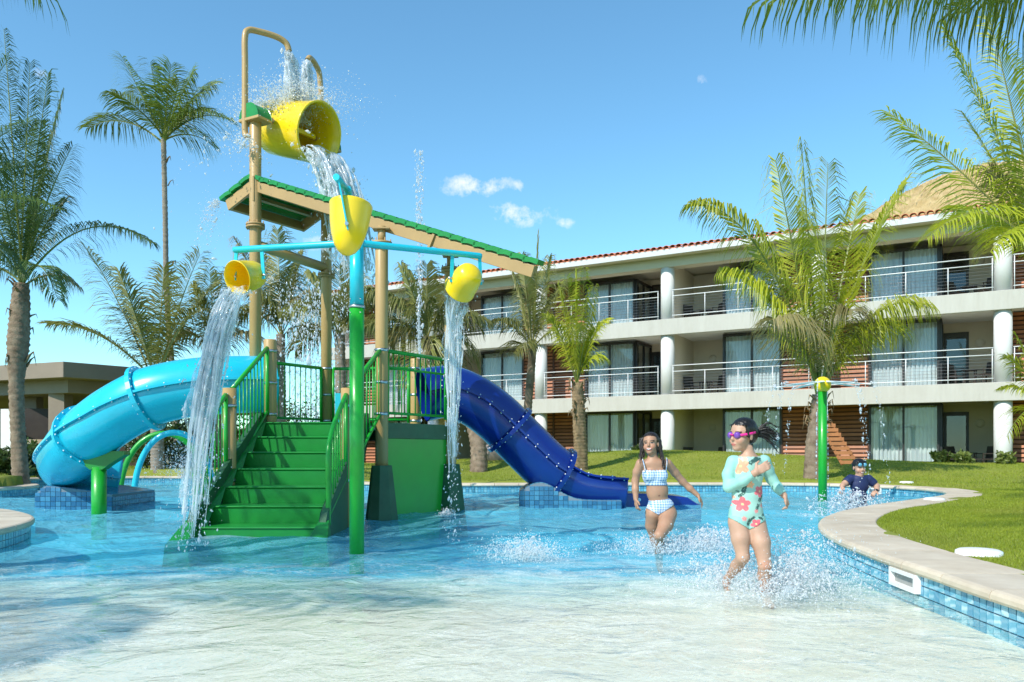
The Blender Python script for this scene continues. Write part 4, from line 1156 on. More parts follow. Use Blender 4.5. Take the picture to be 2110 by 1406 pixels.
for z0, z1 in ((2.74, 3.37), (5.82, 6.47)):
    m = MB(); fbox(m, U0, U1, -.38, -.20, z0, z1); hb(m, 'slab_edge', 'slab_fluted', bevel=.015)
    m = MB(); fbox(m, U0, U1 - .02, -.20, 4.0, z0 + .16, z1 - .05); hb(m, 'floor_slab', 'plaster_white')
m = MB(); fbox(m, U0, U1, -.40, 4.6, -.2, .30); hb(m, 'terrace_base', 'plaster_cream')
# head beam, soffit, fascia, roof
m = MB(); fbox(m, U0, U1, -.30, .30, 8.62, 9.0); hb(m, 'head_beam', 'plaster_cream')
m = MB(); fbox(m, U0, U1 + .3, -.82, 4.2, 9.0, 9.06); hb(m, 'soffit', 'plaster_cream')
m = MB(); fbox(m, U0, U1 + .3, -.90, -.82, 8.98, 9.22); hb(m, 'fascia_board', 'fascia_paint')
rf_ = MB(); rf_.add([W_(U0, -.9, 9.24), W_(U1 + .3, -.9, 9.24), W_(U1 + .3, 6.0, 10.6), W_(U0, 6.0, 10.6), W_(U0, -.9, 9.2), W_(U1 + .3, -.9, 9.2), W_(U1 + .3, 6.0, 9.2), W_(U0, 6.0, 9.2)], [(3, 2, 1, 0), (4, 5, 6, 7), (0, 1, 5, 4), (1, 2, 6, 5), (2, 3, 7, 6), (3, 0, 4, 7)])
roof = hb(rf_, 'roof', 'clay_tile')
tm = MB(); vs = []; NA = 7
for (y, zz, rr) in ((-.10, 0, .125), (.42, .10, .105)):
    for k in range(NA + 1):
        a = PI * k / NA
        for r_ in (rr, rr - .022): vs.append((math.cos(a) * r_, y, math.sin(a) * r_ * .75 + zz))
fs = []; q = 2 * (NA + 1)
for k in range(NA):
    a, b = 2 * k, 2 * k + 2
    fs += [(a, b, q + b, q + a)[::-1], (a + 1, b + 1, q + b + 1, q + a + 1), (a, a + 1, b + 1, b)[::-1]]
tm.add(vs, fs, 0, True); tme = tm.mesh('roof_tile', MATS['clay_tile'])
u = U0 + .15; kk = 0; trr = random.Random(9)
while u < U1 + .25:
    o = bpy.data.objects.new('roof_tile', tme); COL.objects.link(o); o.parent = roof
    o.location = W_(u, -.88 + trr.uniform(-.015, .015), 9.235 + trr.uniform(-.006, .006)); o.rotation_euler = (0, 0, math.atan2(-HE.y, -HE.x) + trr.uniform(-.02, .02))
    u += .262; kk += 1
# columns
for k in range(-1, 6):
    for f in range(3):
        m = MB(); m.tube([W_(BAY * k, 0, FL[f] - (.3 if f == 0 else .01)), W_(BAY * k, 0, TOPZ[f] + .02)], .28, 28); hb(m, 'column', 'column_white')
# end wall at the far left, party walls and back walls
m = MB(); fbox(m, U1 - .25, U1, .3, 7, -.2, 9.0); hb(m, 'end_wall', 'plaster_white')
RCS, GLS = 1.95, 2.37; VG, VB = 1.3, 3.3
nslat = 0
crt = random.Random(4)
sl_len = {}
def curtain_mesh(u0, u1, v, z0, z1, seed):
    r_ = random.Random(seed); N = 54; V = []; ph = r_.uniform(0, 6)
    for k in range(N + 1):
        u = u0 + (u1 - u0) * k / N
        w0 = .035 * math.sin(k * .95 + ph) + .02 * math.sin(k * 2.1 + ph * 2); w1 = .055 * math.sin(k * .95 + ph + .3) + .03 * math.sin(k * 1.7 + ph)
        V += [W_(u, v + w0, z1), W_(u + .02 * math.sin(k), v + w1, z0)]
    m = MB(); m.add(V, [(2 * k, 2 * k + 1, 2 * k + 3, 2 * k + 2) for k in range(N)], 0, True); return m
def glazed(u0, u1, f, side):
    """sliding glazed doors across u0..u1; side: which end turns the corner into the loggia (+1 at u1, -1 at u0)"""
    z0, z1 = FL[f] + .02, TOPZ[f] + .10 - (.06 if f == 2 else 0)
    g = MB(); b = .075; um = (u0 + u1) / 2
    fbox(g, u0, u1, VG - .05, VG + .05, z1 - .11, z1); fbox(g, u0, u1, VG - .05, VG + .05, z0, z0 + .07)
    for uu in (u0 + b / 2, um, u1 - b / 2): fbox(g, uu - b / 2, uu + b / 2, VG - .048, VG + .048, z0 + .07, z1 - .11)
    fr = hb(g, 'window_frame', 'frame_dark')
    for (a, c) in ((u0 + b, um - b / 2), (um + b / 2, u1 - b)):
        g = MB(); fbox(g, a, c, VG - .004, VG + .004, z0 + .07, z1 - .11); hb(g, 'pane', 'window_glass', fr)
    hb(curtain_mesh(u0 + .06, um + .02, VG + .14, z0, z1 - .1, crt.random()), 'curtain', 'curtain', fr)
    hb(curtain_mesh(um - .02, u1 - .06, VG + .17, z0, z1 - .1, crt.random()), 'curtain', 'curtain', fr)
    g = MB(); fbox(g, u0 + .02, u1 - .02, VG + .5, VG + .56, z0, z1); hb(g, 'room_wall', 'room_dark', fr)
    us = u1 if side > 0 else u0; s = 1 if side > 0 else -1
    # glazed return into the loggia
    g = MB()
    for (va, vb_) in ((VG + .05, VG + .15), (VG + .98, VG + 1.06), (VB - .1, VB)): fbox(g, us - .09, us + .0, va, vb_, z0, z1)
    fbox(g, us - .09, us, VG + .05, VB, z1 - .11, z1 + .0); fbox(g, us - .09, us, VG + .05, VB, z0, z0 + .07)
    sf = hb(g, 'side_frame', 'frame_dark')
    for (va, vb_) in ((VG + .15, VG + .98), (VG + 1.06, VB - .1)):
        g = MB(); fbox(g, us - .05, us - .042, va, vb_, z0 + .07, z1 - .11); hb(g, 'pane', 'window_glass', sf)
    g = MB(); N = 30; V = []
    for k in range(N + 1):
        v = VG + .12 + (VB - VG - 1.1) * k / N; w = .03 * math.sin(k * 1.3)
        V += [W_(us - s * .2 + w, v, z1 - .1), W_(us - s * .2 + w * 1.4, v, z0 + .03)]
    g.add(V, [(2 * k, 2 * k + 1, 2 * k + 3, 2 * k + 2) for k in range(N)], 0, True); hb(g, 'curtain', 'curtain', sf)
def slats(u0, u1, f):
    z0, z1 = FL[f] + .02, TOPZ[f] + .10 - (.06 if f == 2 else 0)
    g = MB(); fbox(g, u0, u1, VG + .03, VG + .10, z0, z1); fbox(g, u0, u0 + .05, VG - .05, VG + .03, z0, z1); fbox(g, u1 - .05, u1, VG - .05, VG + .03, z0, z1)
    pn = hb(g, 'slat_panel', 'slat_back')
    n_ = 16; key = round(u1 - u0, 3)
    if key not in sl_len:
        s_ = MB(); s_.box((0, 0, 0), (u1 - u0 - .1, .022, .115), Matrix.Rotation(R(-24), 3, 'X')); sl_len[key] = s_.mesh('slat', MATS['slat_wood'])
    rot = HROT.to_euler()
    for k in range(n_):
        o = bpy.data.objects.new('slat', sl_len[key]); COL.objects.link(o); o.parent = pn
        o.location = W_((u0 + u1) / 2, VG - .005, z0 + .08 + (z1 - z0 - .12) * k / (n_ - 1)); o.rotation_euler = rot
def recess(u0, u1, f, uc, door_u):
    z0, z1 = FL[f], TOPZ[f] + .12
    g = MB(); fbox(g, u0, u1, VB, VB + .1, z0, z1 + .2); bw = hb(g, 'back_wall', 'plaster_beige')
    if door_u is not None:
        g = MB(); fbox(g, door_u, door_u + .85, VB - .03, VB, z0 + .02, z0 + 2.25); d_ = hb(g, 'door', 'door_dark')
        g = MB(); fbox(g, door_u + .1, door_u + .75, VB - .034, VB - .03, z0 + .2, z0 + 2.1); hb(g, 'pane', 'window_glass', d_)
    lu = (u0 + u1) / 2 + (0 if door_u is None else (-.35 if door_u > (u0 + u1) / 2 else .35))
    g = MB(); g.lathe([(0, .05), (.10, .045), (.15, .03), (.165, 0)], W_(lu, VB, z0 + 1.80), -HI, n=24); hb(g, 'wall_lamp', 'lamp_disc')
def railing(u0, u1, f):
    z = FL[f]; v = -.30
    g = MB()
    def bar(a, c, r): g.tube([a, c], r, 8)
    bar(W_(u0, v, z + 1.18), W_(u1, v, z + 1.18), .019)
    hr = hb(g, 'handrail', 'rail_white')
    g = MB()
    for zz in (.94, .14): bar(W_(u0, v + .02, z + zz), W_(u1, v + .02, z + zz), .018)
    hb(g, 'railing_frame', 'rail_white', hr)
    k = 4
    for q in range(k + 1):
        u = u0 + .03 + (u1 - u0 - .06) * q / k; g = MB(); bar(W_(u, v + .02, z), W_(u, v + .02, z + (1.18 if q in (0, k) else .94)), .016); hb(g, 'railing_post', 'rail_white', hr)
    g = MB()
    for q in range(1, 7): g.tube([W_(u0, v + .02, z + .14 + .8 * q / 7), W_(u1, v + .02, z + .14 + .8 * q / 7)], .006, 4)
    tag(hb(g, 'railing_wire', 'wire', hr), kind='stuff')
for b_ in range(5):
    u0, u1 = BAY * b_, BAY * (b_ + 1); odd = b_ % 2 == 1
    for f in range(3):
        if not odd: # recess at u0 side
            recess(u0, u0 + RCS, f, u0, u0 + RCS - .95); glazed(u0 + RCS, u0 + RCS + GLS, f, -1); slats(u0 + RCS + GLS, u1, f)
        else:
            slats(u0, u1 - RCS - GLS, f); glazed(u1 - RCS - GLS, u1 - RCS, f, +1); recess(u1 - RCS, u1, f, u1, None if b_ == 1 else u1 - RCS + .05)
        if f: railing(u0 + .29, u1 - .29, f)
for f in range(3):
    slats(-BAY * .5, -.02, f); glazed(-BAY, -BAY * .5, f, -1)
    if f: railing(-BAY + .3, -.29, f)
    for k in (0, 2, 4):
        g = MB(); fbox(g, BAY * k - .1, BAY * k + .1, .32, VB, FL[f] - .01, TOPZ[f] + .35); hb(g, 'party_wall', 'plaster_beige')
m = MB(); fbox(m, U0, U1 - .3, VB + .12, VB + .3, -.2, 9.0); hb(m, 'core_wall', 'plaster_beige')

# balcony furniture
ch = thing('balcony_chair', (0, 0, 0), 'x', 'chair', world=False)
m = MB(); m.box((0, 0, .43), (.50, .48, .05)); m.build('seat', MATS['chair_dark'], ch, .01)
m = MB(); m.box((0, .25, .68), (.50, .04, .46), Matrix.Rotation(R(-8), 3, 'X')); m.build('backrest', MATS['chair_dark'], ch, .01)
for sx in (-1, 1):
    for sy in (-1, 1): MB().box((sx * .23, sy * .22, .20), (.04, .04, .42)).build('leg', MATS['chair_dark'], ch)
    m = MB(); m.box((sx * .25, .0, .64), (.045, .50, .03)); m.box((sx * .25, -.23, .52), (.035, .035, .22)); m.build('armrest', MATS['chair_dark'], ch)
tb = thing('balcony_table', (0, 0, 0), 'x', 'table', world=False)
m = MB(); m.box((0, 0, .66), (.50, .50, .035)); m.build('table_top', MATS['chair_dark'], tb, .006)
for sx in (-1, 1):
    for sy in (-1, 1): MB().box((sx * .21, sy * .21, .32), (.035, .035, .65)).build('leg', MATS['chair_dark'], tb)
base_rz = math.atan2(-HE.y, -HE.x)
first_c = first_t = True
LV = ['ground floor', 'middle floor', 'top floor']
SPOT = [(0, 1, 'recess beside right column', .55, 1.42), (1, -1, 'recess right of middle column', .55, 1.42)]
for f in range(3):
    for (cu, sg, where, o1, o2) in SPOT:
        cu = 0 if cu == 0 else 2 * BAY
        for q, (uu, rz, side) in enumerate(((cu + sg * .50, -55 * sg, 'nearest the column'), (cu + sg * 1.45, 50 * sg, 'farther from the column'))):
            o = ch if first_c else copy_tree(ch); first_c = False
            o.location = W_(uu, 1.75 + .2 * q, FL[f] + .01); o.rotation_euler = (0, 0, base_rz + R(rz) )
            tag(o, 'dark armchair, %s, %s, %s' % (LV[f], where, side), 'chair', 'dark balcony armchairs')
        o = tb if first_t else copy_tree(tb); first_t = False
        o.location = W_(cu + sg * .98, 2.2, FL[f] + .01); o.rotation_euler = (0, 0, base_rz)
        tag(o, 'small dark table on the %s, %s' % (LV[f], where), 'table', 'small balcony tables')

# thatched hall roof behind the hotel
th = thing('thatched_hall', (33, 50, 0), 'big straw thatched roof rising behind the right end of the hotel', 'building')
NU, NV = 120, 44; V = []
for j in range(NV + 1):
    t = j / NV
    for i in range(NU + 1):
        a = 2 * PI * i / NU
        rr = 1 - t; sh = (1 - rr ** 2.3)
        x = 33 + math.cos(a) * 17.5 * (rr if t < 1 else 0) ; y = 50 + math.sin(a) * 9.5 * rr
        z = 9.4 + 9.6 * sh
        d = .16 * (mnoise.noise(Vector((x * .9, y * .9, z * 1.4))) + .6 * mnoise.noise(Vector((x * 2.6, y * 2.6, z * 3.0))))
        V.append((x + math.cos(a) * d, y + math.sin(a) * d, z + d))
idx = np.arange((NV + 1) * (NU + 1)).reshape(NV + 1, NU + 1)
F = np.stack([idx[:-1, :-1], idx[:-1, 1:], idx[1:, 1:], idx[1:, :-1]], -1).reshape(-1, 4)
link('roof', fast_mesh('roof', np.array(V), F, MATS['thatch'], True), th)
V = np.array(V); g = np.random.default_rng(8); sel = g.integers(0, len(V) - NU - 2, 16000); sel = sel[(V[sel, 1] < 50)]
jt = sel + (g.random(len(sel)) < 2)
P = V[sel] + g.normal(0, .18, (len(sel), 3)) * [1, 1, .5]; dn = np.stack([(V[sel, 0] - 33) / 15.6, (V[sel, 1] - 50) / 9.5, -1.0 + 0 * V[sel, 0]], 1); dn[:, :2] *= .9; dn += g.normal(0, .22, dn.shape)
dn /= np.linalg.norm(dn, axis=1)[:, None]; ln = g.uniform(.25, .6, (len(sel), 1)); sd_ = np.cross(dn, [0, 0, 1.0]); sd_ /= np.linalg.norm(sd_, axis=1)[:, None]; ww = g.uniform(.012, .03, (len(sel), 1))
outw = np.stack([dn[:, 0], dn[:, 1], .6 + 0 * dn[:, 0]], 1) * .10
T = np.stack([P - sd_ * ww, P + sd_ * ww, P + dn * ln + outw], 1).reshape(-1, 3)
tag(link('straw', fast_mesh('straw', T, np.arange(len(T)).reshape(-1, 3), MATS['straw']), th), kind='stuff')
m = MB()
for k in range(10):
    a = PI + PI * (k + .5) / 10; m.tube([(33 + math.cos(a) * 14, 50 + math.sin(a) * 8.2, 0), (33 + math.cos(a) * 14, 50 + math.sin(a) * 8.2, 10.2)], .2, 10)
m.build('post_ring', MATS['slat_wood'], th)

# low pavilion at the far left
M('pavilion_concrete', (.25, .20, .155), rough=.8, var=.10, vscale=.8, bump=.1, bscale=30, dirt=.3, dirtcol=(.24, .20, .16))
M('pavilion_dark', (.05, .038, .032), rough=.7, var=.2)
M('fence_brown', (.10, .065, .045), rough=.75, var=.2, vscale=2)
pv = thing('pavilion', at(128, 960, 31).xy.to_3d(), 'low flat roofed concrete pavilion behind the left palm', 'building')
def pq(px, Y): return ((px - 1055) / FPX * Y, Y)
m = MB(); m.prism([pq(130, 30), pq(560, 37), pq(560, 52), pq(-220, 50), pq(-220, 34)], 3.82, 4.42); m.build('roof_slab', MATS['pavilion_concrete'], pv, .02)
m = MB(); m.prism([pq(140, 30.8), pq(540, 37.6), pq(540, 50), pq(-200, 48), pq(-200, 34.8)], 3.3, 3.82); m.build('roof_beam', MATS['pavilion_concrete'], pv)
for (px, Y, w) in ((125, 31.6, .62), (70, 33.5, .5), (-20, 35.2, .5), (300, 34.6, .5), (440, 37, .5), (60, 46, .5), (250, 46, .5)):
    m = MB(); c = at(px, 900, Y); m.box((c.x, c.y, 1.75), (w, w, 3.2)); m.build('column', MATS['pavilion_concrete'], pv)
m = MB(); a, b = at(52, 900, 32.4), at(200, 900, 33.2); m.beam((a.x, a.y, 2.15), (b.x, b.y, 2.15), .2, 1.25); m.build('wall_panel', MATS['pavilion_dark'], pv)
m = MB(); a, b = at(8, 900, 30.6), at(32, 900, 30.5); m.beam((a.x, a.y, 1.3), (b.x, b.y, 1.3), .3, 2.7); m.build('wall_panel', MATS['column_white'], pv)
m = MB(); a, b = at(52, 900, 33), at(130, 900, 33.4); m.beam((a.x, a.y, .9), (b.x, b.y, .9), .2, 1.6); m.build('wall_panel', MATS['plaster_beige'], pv)
m = MB(); a, b = at(-150, 900, 32.0), at(10, 900, 31.4); m.beam((a.x, a.y, 1.25), (b.x, b.y, 1.25), .25, 2.6); m.build('wall_panel', MATS['pavilion_dark'], pv)
fw = thing('screen_wall', at(320, 960, 31.6).xy.to_3d(), 'dark brown boarded screen wall behind the spray arches', 'wall')
a, b = at(195, 900, 31.2), at(560, 900, 34.0); a.z = b.z = 0; d = (b - a)
nb = 40
for k in range(nb):
    p0, p1 = a + d * (k / nb), a + d * ((k + .94) / nb)
    MB().beam(up((p0 + p1) / 2, .2), up((p0 + p1) / 2, 2.0 + .02 * math.sin(k * 7)), (p1 - p0).length, .05, up=Vector((d.y, -d.x, 0)).normalized()).build('board', MATS['fence_brown'], fw)
# ================================================================== palms
def leaf_mat(name, c1, c2, transl=.42):
    return M(name, c1, rough=.42, col2=c2, vscale=1.3, objvar=.25, transl=transl, spec=.6)
leaf_mat('leaf_fresh', (.27, .33, .012), (.54, .54, .045))
leaf_mat('leaf_green', (.10, .17, .016), (.22, .29, .035))
leaf_mat('leaf_dark', (.045, .095, .016), (.12, .18, .03), .3)
leaf_mat('leaf_dry', (.26, .22, .08), (.38, .33, .15))
leaf_mat('leaf_mix', (.16, .18, .03), (.34, .33, .10))
leaf_mat('leaf_yellow', (.22, .22, .018), (.40, .35, .04))
M('rachis_green', (.17, .20, .035), rough=.5, var=.2)
M('rachis_pale', (.34, .31, .10), rough=.5, var=.2)
M('trunk_grey', (.20, .16, .12), rough=.9, col2=(.33, .28, .22), vscale=5, bump=.6, bscale=22, stretch=(1, 1, 3), bdist=.03)
M('trunk_brown', (.14, .095, .06), rough=.9, col2=(.30, .23, .16), vscale=6, bump=.7, bscale=24, bdist=.03)
M('husk', (.16, .105, .055), rough=.95, col2=(.33, .23, .12), vscale=6, bump=.6, bscale=30)
prng = np.random.default_rng(21)

def frond_arrays(A, C, B, nl, Lmax, width, fwd=.55, droop=.5, lift=.15, wind=(0, 0, 0), seed=0, r0=.03, start=.14):
    """feather frond on a quadratic arc A-C-B with leaflets either side"""
    g = np.random.default_rng(seed)
    A, B, C = (np.array(q, dtype=float) for q in (A, B, C))
    def P(t): return (1 - t) ** 2 * A + 2 * t * (1 - t) * C + t * t * B
    def D(t):
        d = 2 * (1 - t) * (C - A) + 2 * t * (B - C); return d / np.linalg.norm(d)
    V, F, MI = [], [], []
    ts = np.linspace(0, 1, 15)
    for k, t in enumerate(ts):
        d = D(t); x = np.cross(d, [0, 0, 1.0]); nx_ = np.linalg.norm(x)
        x = x / nx_ if nx_ > 1e-3 else np.array([1.0, 0, 0]); y = np.cross(x, d); r = r0 * (1 - .85 * t) * (1.5 if t < .04 else 1)
        for a in (0, 2.1, 4.2): V.append(P(t) + (x * math.cos(a) + y * math.sin(a)) * r)
        if k:
            for j in range(3):
                a0, a1, b0, b1 = (k - 1) * 3 + j, (k - 1) * 3 + (j + 1) % 3, k * 3 + j, k * 3 + (j + 1) % 3
                F += [(a0, a1, b1), (a0, b1, b0)]; MI += [1, 1]
    wind = np.array(wind, float)
    for k in range(nl):
        t = start + (1 - start) * ((k + .5) / nl) ** .92
        p = P(t); d = D(t); s = np.cross(d, [0, 0, 1.0]); ns = np.linalg.norm(s); s = s / ns if ns > 1e-3 else np.array([1.0, 0, 0]); u = np.cross(s, d)
        prof = min(1, .45 + (t - start) / .25 * .55) * (1 - max(0, t - .55) / .45 * .62)
        for sg in (-1, 1):
            L = Lmax * 1.5 * prof * g.uniform(.82, 1.12)
            if g.random() < .07: continue
            fw = fwd * .65 + .5 * t * t + g.normal(0, .07)
            l0 = s * sg * math.cos(fw) + d * math.sin(fw) + u * (lift + g.normal(0, .07)); l0 /= np.linalg.norm(l0)
            dr = droop * g.uniform(.9, 2.1)
            l1 = l0 + np.array([0, 0, -1.0]) * dr + wind; l1 /= np.linalg.norm(l1)
            l2 = l1 + np.array([0, 0, -1.0]) * dr * 1.1 + wind; l2 /= np.linalg.norm(l2)
            w = d * .75 + u * .35 * sg; w = w - l0 * w.dot(l0); w /= np.linalg.norm(w)
            m1 = p + l0 * L * .38; m2 = m1 + l1 * L * .34; tip = m2 + l2 * L * .28
            b = len(V); W = width * .66 * g.uniform(.8, 1.2)
            V += [p + w * W * .4, p - w * W * .4, m1 + w * W, m1 - w * W, m2 + w * W * .7, m2 - w * W * .7, tip]
            F += [(b, b + 1, b + 3), (b, b + 3, b + 2), (b + 2, b + 3, b + 5), (b + 2, b + 5, b + 4), (b + 4, b + 5, b + 6)]; MI += [0] * 5
    return np.array(V), np.array(F), MI

def trunk_mesh(path, radii, rings, mat, seed=0, n=14):
    pts = catmull(path, 12); N = len(pts); rr = np.interp(np.linspace(0, 1, N), np.linspace(0, 1, len(radii)), radii)
    # resample to rings
    s = [0]
    for i in range(1, N): s.append(s[-1] + (pts[i] - pts[i - 1]).length)
    out, rad = [], []; M_ = rings * 3
    for k in range(M_ + 1):
        d = s[-1] * k / M_; i = min(N - 2, max(0, int(np.searchsorted(s, d)) - 1)); f = (d - s[i]) / max(1e-6, s[i + 1] - s[i])
        out.append(pts[i].lerp(pts[i + 1], f)); r = np.interp(d, s, rr); rad.append(r * (1.06, .97, 1.0)[k % 3])
    m = MB(); m.tube(out, rad, n)
    r_ = random.Random(seed)
    m.v = [tuple(Vector(v) + Vector((r_.uniform(-1, 1), r_.uniform(-1, 1), r_.uniform(-1, 1))) * rad[0] * .045) for v in m.v]
    return m

def palm(label, base, crown, tips, Lleaf, nl=70, width=.022, leaf='leaf_green', rach='rachis_green', tr=(.17, .13, .12), trmat='trunk_grey', bend=(0, 0, 0), droop=.5, fwd=.55, lift=.15,
         wind=(0, 0, 0), seed=0, spear=None, husks=0, rings=30, r0=.03, group='palm trees around the pool', start=.14, name='palm_tree', fill=0, fill_len=2.5, dry=()):
    base = Vector(base); crown = Vector(crown)
    t = thing(name, base, label, 'palm tree', group)
    mid = (base + crown) / 2 + Vector(bend)
    trunk_mesh([base - Vector((0, 0, .3)), base + (mid - base) * .5 + Vector(bend) * .25, mid, mid + (crown - mid) * .55, crown], tr, rings, trmat, seed).build('trunk', MATS[trmat], t)
    g = random.Random(seed)
    allt = list(tips)
    for k in range(fill):
        a = g.uniform(0, 2 * PI); el = g.uniform(-.1, 1.2); L = fill_len * g.uniform(.8, 1.1)
        allt.append((crown + Vector((math.cos(a) * math.cos(el), math.sin(a) * math.cos(el), math.sin(el) - .25)) * L, .28))
    for k, (tip, arch) in enumerate(allt):
        tip = Vector(tip); L = (tip - crown).length
        ctrl = crown + (tip - crown) * .48 + Vector((0, 0, 1)) * arch * L
        lf = leaf if k not in dry else 'leaf_dry'
        V, F, MI = frond_arrays(crown + Vector((g.uniform(-.05, .05), g.uniform(-.05, .05), g.uniform(-.15, .1))), ctrl, tip, int(nl * .86 * min(1.25, .55 + L / 6)), Lleaf * g.uniform(.9, 1.1), width, fwd, droop, lift, wind, seed * 100 + k, r0, start)
        link('frond', fast_mesh('frond', V, F, [MATS[lf], MATS[rach]], False, MI), t)
    if spear is not None:
        sp = Vector(spear); V, F, MI = frond_arrays(crown, crown.lerp(sp, .5), sp, 60, Lleaf * .55, width * .8, 1.15, .05, .0, (0, 0, 0), seed + 77, r0, .05)
        link('spear_frond', fast_mesh('spear_frond', V, F, [MATS[leaf], MATS[rach]], False, MI), t)
    for k in range(husks):
        a = g.uniform(0, 2 * PI); f = g.uniform(.55, 1.0); p = base.lerp(crown, f); r = tr[-1]
        d = Vector((math.cos(a), math.sin(a), 0)); L = g.uniform(.25, .6)
        m = MB(); m.tube([p + d * r * .7, p + d * (r + .05) + Vector((0, 0, L * .35)), p + d * (r + .14) + Vector((0, 0, L * .5)), p + d * (r + .18) + Vector((0, 0, L * .1))], [.05, .045, .028, .006], 6, flat=.45)
        m.build('leaf_base', MATS['husk'], t)
    return t

def gz(p, extra=0.0):
    p = Vector(p); p.z = float(lawn_h(np.array(p.x), np.array(p.y))) + extra; return p
def T(lst, Y):
    """(column, row, depth offset, arch) to frond tips"""
    return [(at(a, b, Y + c), d) for (a, b, c, d) in lst]

# big feathery palm at the left edge
YA = 19.6
palm('big dark feathery palm at the left edge of the picture', gz(at(44, 965, YA)), at(44, 585, YA),
     T([(312, 500, -1.2, .42), (130, 190, .5, .08), (62, 130, -1.0, .05), (8, 60, .2, .06), (-60, 150, -1, .1), (150, 300, -1.2, .16), (135, 410, 1.2, .2), (-90, 330, .8, .15), (85, 250, 1.2, .08), (160, 590, .6, .45),
        (-140, 600, 0, .5), (120, 620, -1.6, .5), (-60, 480, -1.5, .3), (20, 330, -1.8, .2), (60, 420, 1.8, .3), (100, 150, 1.0, .05)], YA), .62, nl=95, width=.019, leaf='leaf_dark', tr=(.21, .17, .16, .17, .25, .22, .17), trmat='trunk_brown', bend=(-.12, 0, 0),
     droop=.75, fwd=.6, lift=.1, seed=3, husks=20, rings=34, r0=.035, dry=(9,))
palm('feathery palm half out of frame at the left edge', gz(at(-190, 965, 16.5)), at(-190, 480, 16.5),
     T([(60, 250, .5, .2), (120, 430, 0, .3), (20, 120, -1, .1), (-40, 60, .5, .05), (40, 560, -.5, .4), (-120, 40, 0, .1), (70, 340, 1, .25)], 16.5), .6, nl=90, width=.019, leaf='leaf_dark', tr=(.2, .17, .16), droop=.7, seed=5, r0=.03)
# tall coconut palm
YB = 29
palm('tall slender coconut palm standing alone against the sky', gz(at(376, 930, YB)), at(337, 288, YB),
     T([(182, 262, .3, .30), (252, 118, .8, .02), (310, 128, 1.6, .0), (352, 132, -1.2, .02), (398, 150, .4, .10), (437, 176, 1.0, .20), (474, 246, -.4, .34), (440, 300, .6, .36), (282, 180, 2, .05), (370, 170, -1.4, .1), (232, 190, -1.6, .2), (420, 230, 1.9, .3)], YB),
     1.0, nl=66, width=.026, leaf='leaf_green', tr=(.13, .10, .092, .088), bend=(-.22, 0, .2), droop=.42, fwd=.62, lift=.05, wind=(.05, 0, -.05), seed=8, rings=60, r0=.045, husks=3)
# palms behind the cyan slide and the tower
palm('young coconut palm with long arching fronds behind the cyan slide', gz(at(325, 950, 26.2)), at(322, 790, 26.2),
     T([(104, 668, -.5, .28), (178, 512, .5, .12), (246, 560, -1, .08), (338, 552, .4, .0), (412, 524, -.4, .14), (408, 640, -.8, .3), (440, 590, .8, .2), (250, 640, 1.0, .2)], 26.2), 1.0, nl=95, width=.028, leaf='leaf_mix', rach='rachis_pale', tr=(.22, .2, .18), droop=.35, seed=12, r0=.045)
palm('pale wispy palm right of the arching young palm', gz(at(445, 950, 28)), at(445, 735, 28), T([(470, 560, 0, .05), (398, 590, -.5, .12), (502, 636, .4, .25), (432, 556, .6, .05), (372, 690, 0, .4), (520, 690, -.8, .4), (470, 640, -1, .2)], 28), 1.0, nl=95, width=.028,
     leaf='leaf_mix', rach='rachis_pale', tr=(.2, .18, .16), droop=.7, seed=14, dry=(4, 5))
palm('wind blown palm rising behind the tall left tower posts', gz(at(580, 950, 29)), at(578, 690, 29), T([(486, 494, .3, .08), (572, 474, -.4, .03), (622, 520, .5, .1), (668, 600, -.3, .35), (520, 600, -.6, .3), (655, 690, .4, .5), (490, 650, .5, .4), (600, 560, -1, .1), (540, 530, 1, .06)], 29), 1.05, nl=100, width=.028,
     leaf='leaf_mix', rach='rachis_pale', tr=(.2, .18, .16), droop=.75, seed=15, dry=(0, 3))
palm('dry drooping palm seen between the tower posts', gz(at(705, 950, 27)), at(700, 690, 27), T([(590, 640, 0, .45), (636, 566, -.5, .2), (700, 545, .5, .05), (762, 600, 0, .3), (610, 720, .6, .5), (800, 690, -.6, .45), (660, 610, -1, .2), (740, 570, 1, .1)], 27), 1.05, nl=100, width=.03,
     leaf='leaf_mix', rach='rachis_pale', tr=(.22, .19, .17), droop=.9, seed=16)
palm('bushy yellow green palm with leaning trunk behind the dark blue slide', gz(at(986, 965, 23)), at(880, 700, 24), T([(760, 600, 0, .3), (826, 548, -.5, .1), (880, 545, .5, .04), (945, 580, 0, .2), (1000, 660, -.4, .4), (792, 720, .5, .5), (975, 750, .6, .5), (850, 790, -1, .6), (930, 800, -.6, .6), (740, 680, .8, .4), (900, 620, -1.2, .2), (840, 620, 1.2, .2)], 24),
     .98, nl=105, width=.028, leaf='leaf_mix', rach='rachis_pale', tr=(.27, .22, .2, .18), trmat='trunk_brown', bend=(.5, 0, -.3), droop=.8, seed=17, husks=3, dry=(5, 8))
palm('slim palm with tall closed spear left of the hotel balconies', gz(at(1078, 950, 25)), at(1098, 720, 25), T([(1050, 545, 0, .06), (1022, 660, -.5, .35), (1166, 580, .4, .18), (1222, 690, 0, .5), (1075, 525, -.4, .02), (1132, 530, .5, .04), (1058, 730, -.8, .55), (1085, 560, .8, .02)], 25),
     .70, nl=88, width=.023, leaf='leaf_mix', rach='rachis_pale', tr=(.17, .13, .12), trmat='trunk_brown', droop=.7, seed=18, spear=at(1109, 482, 25))
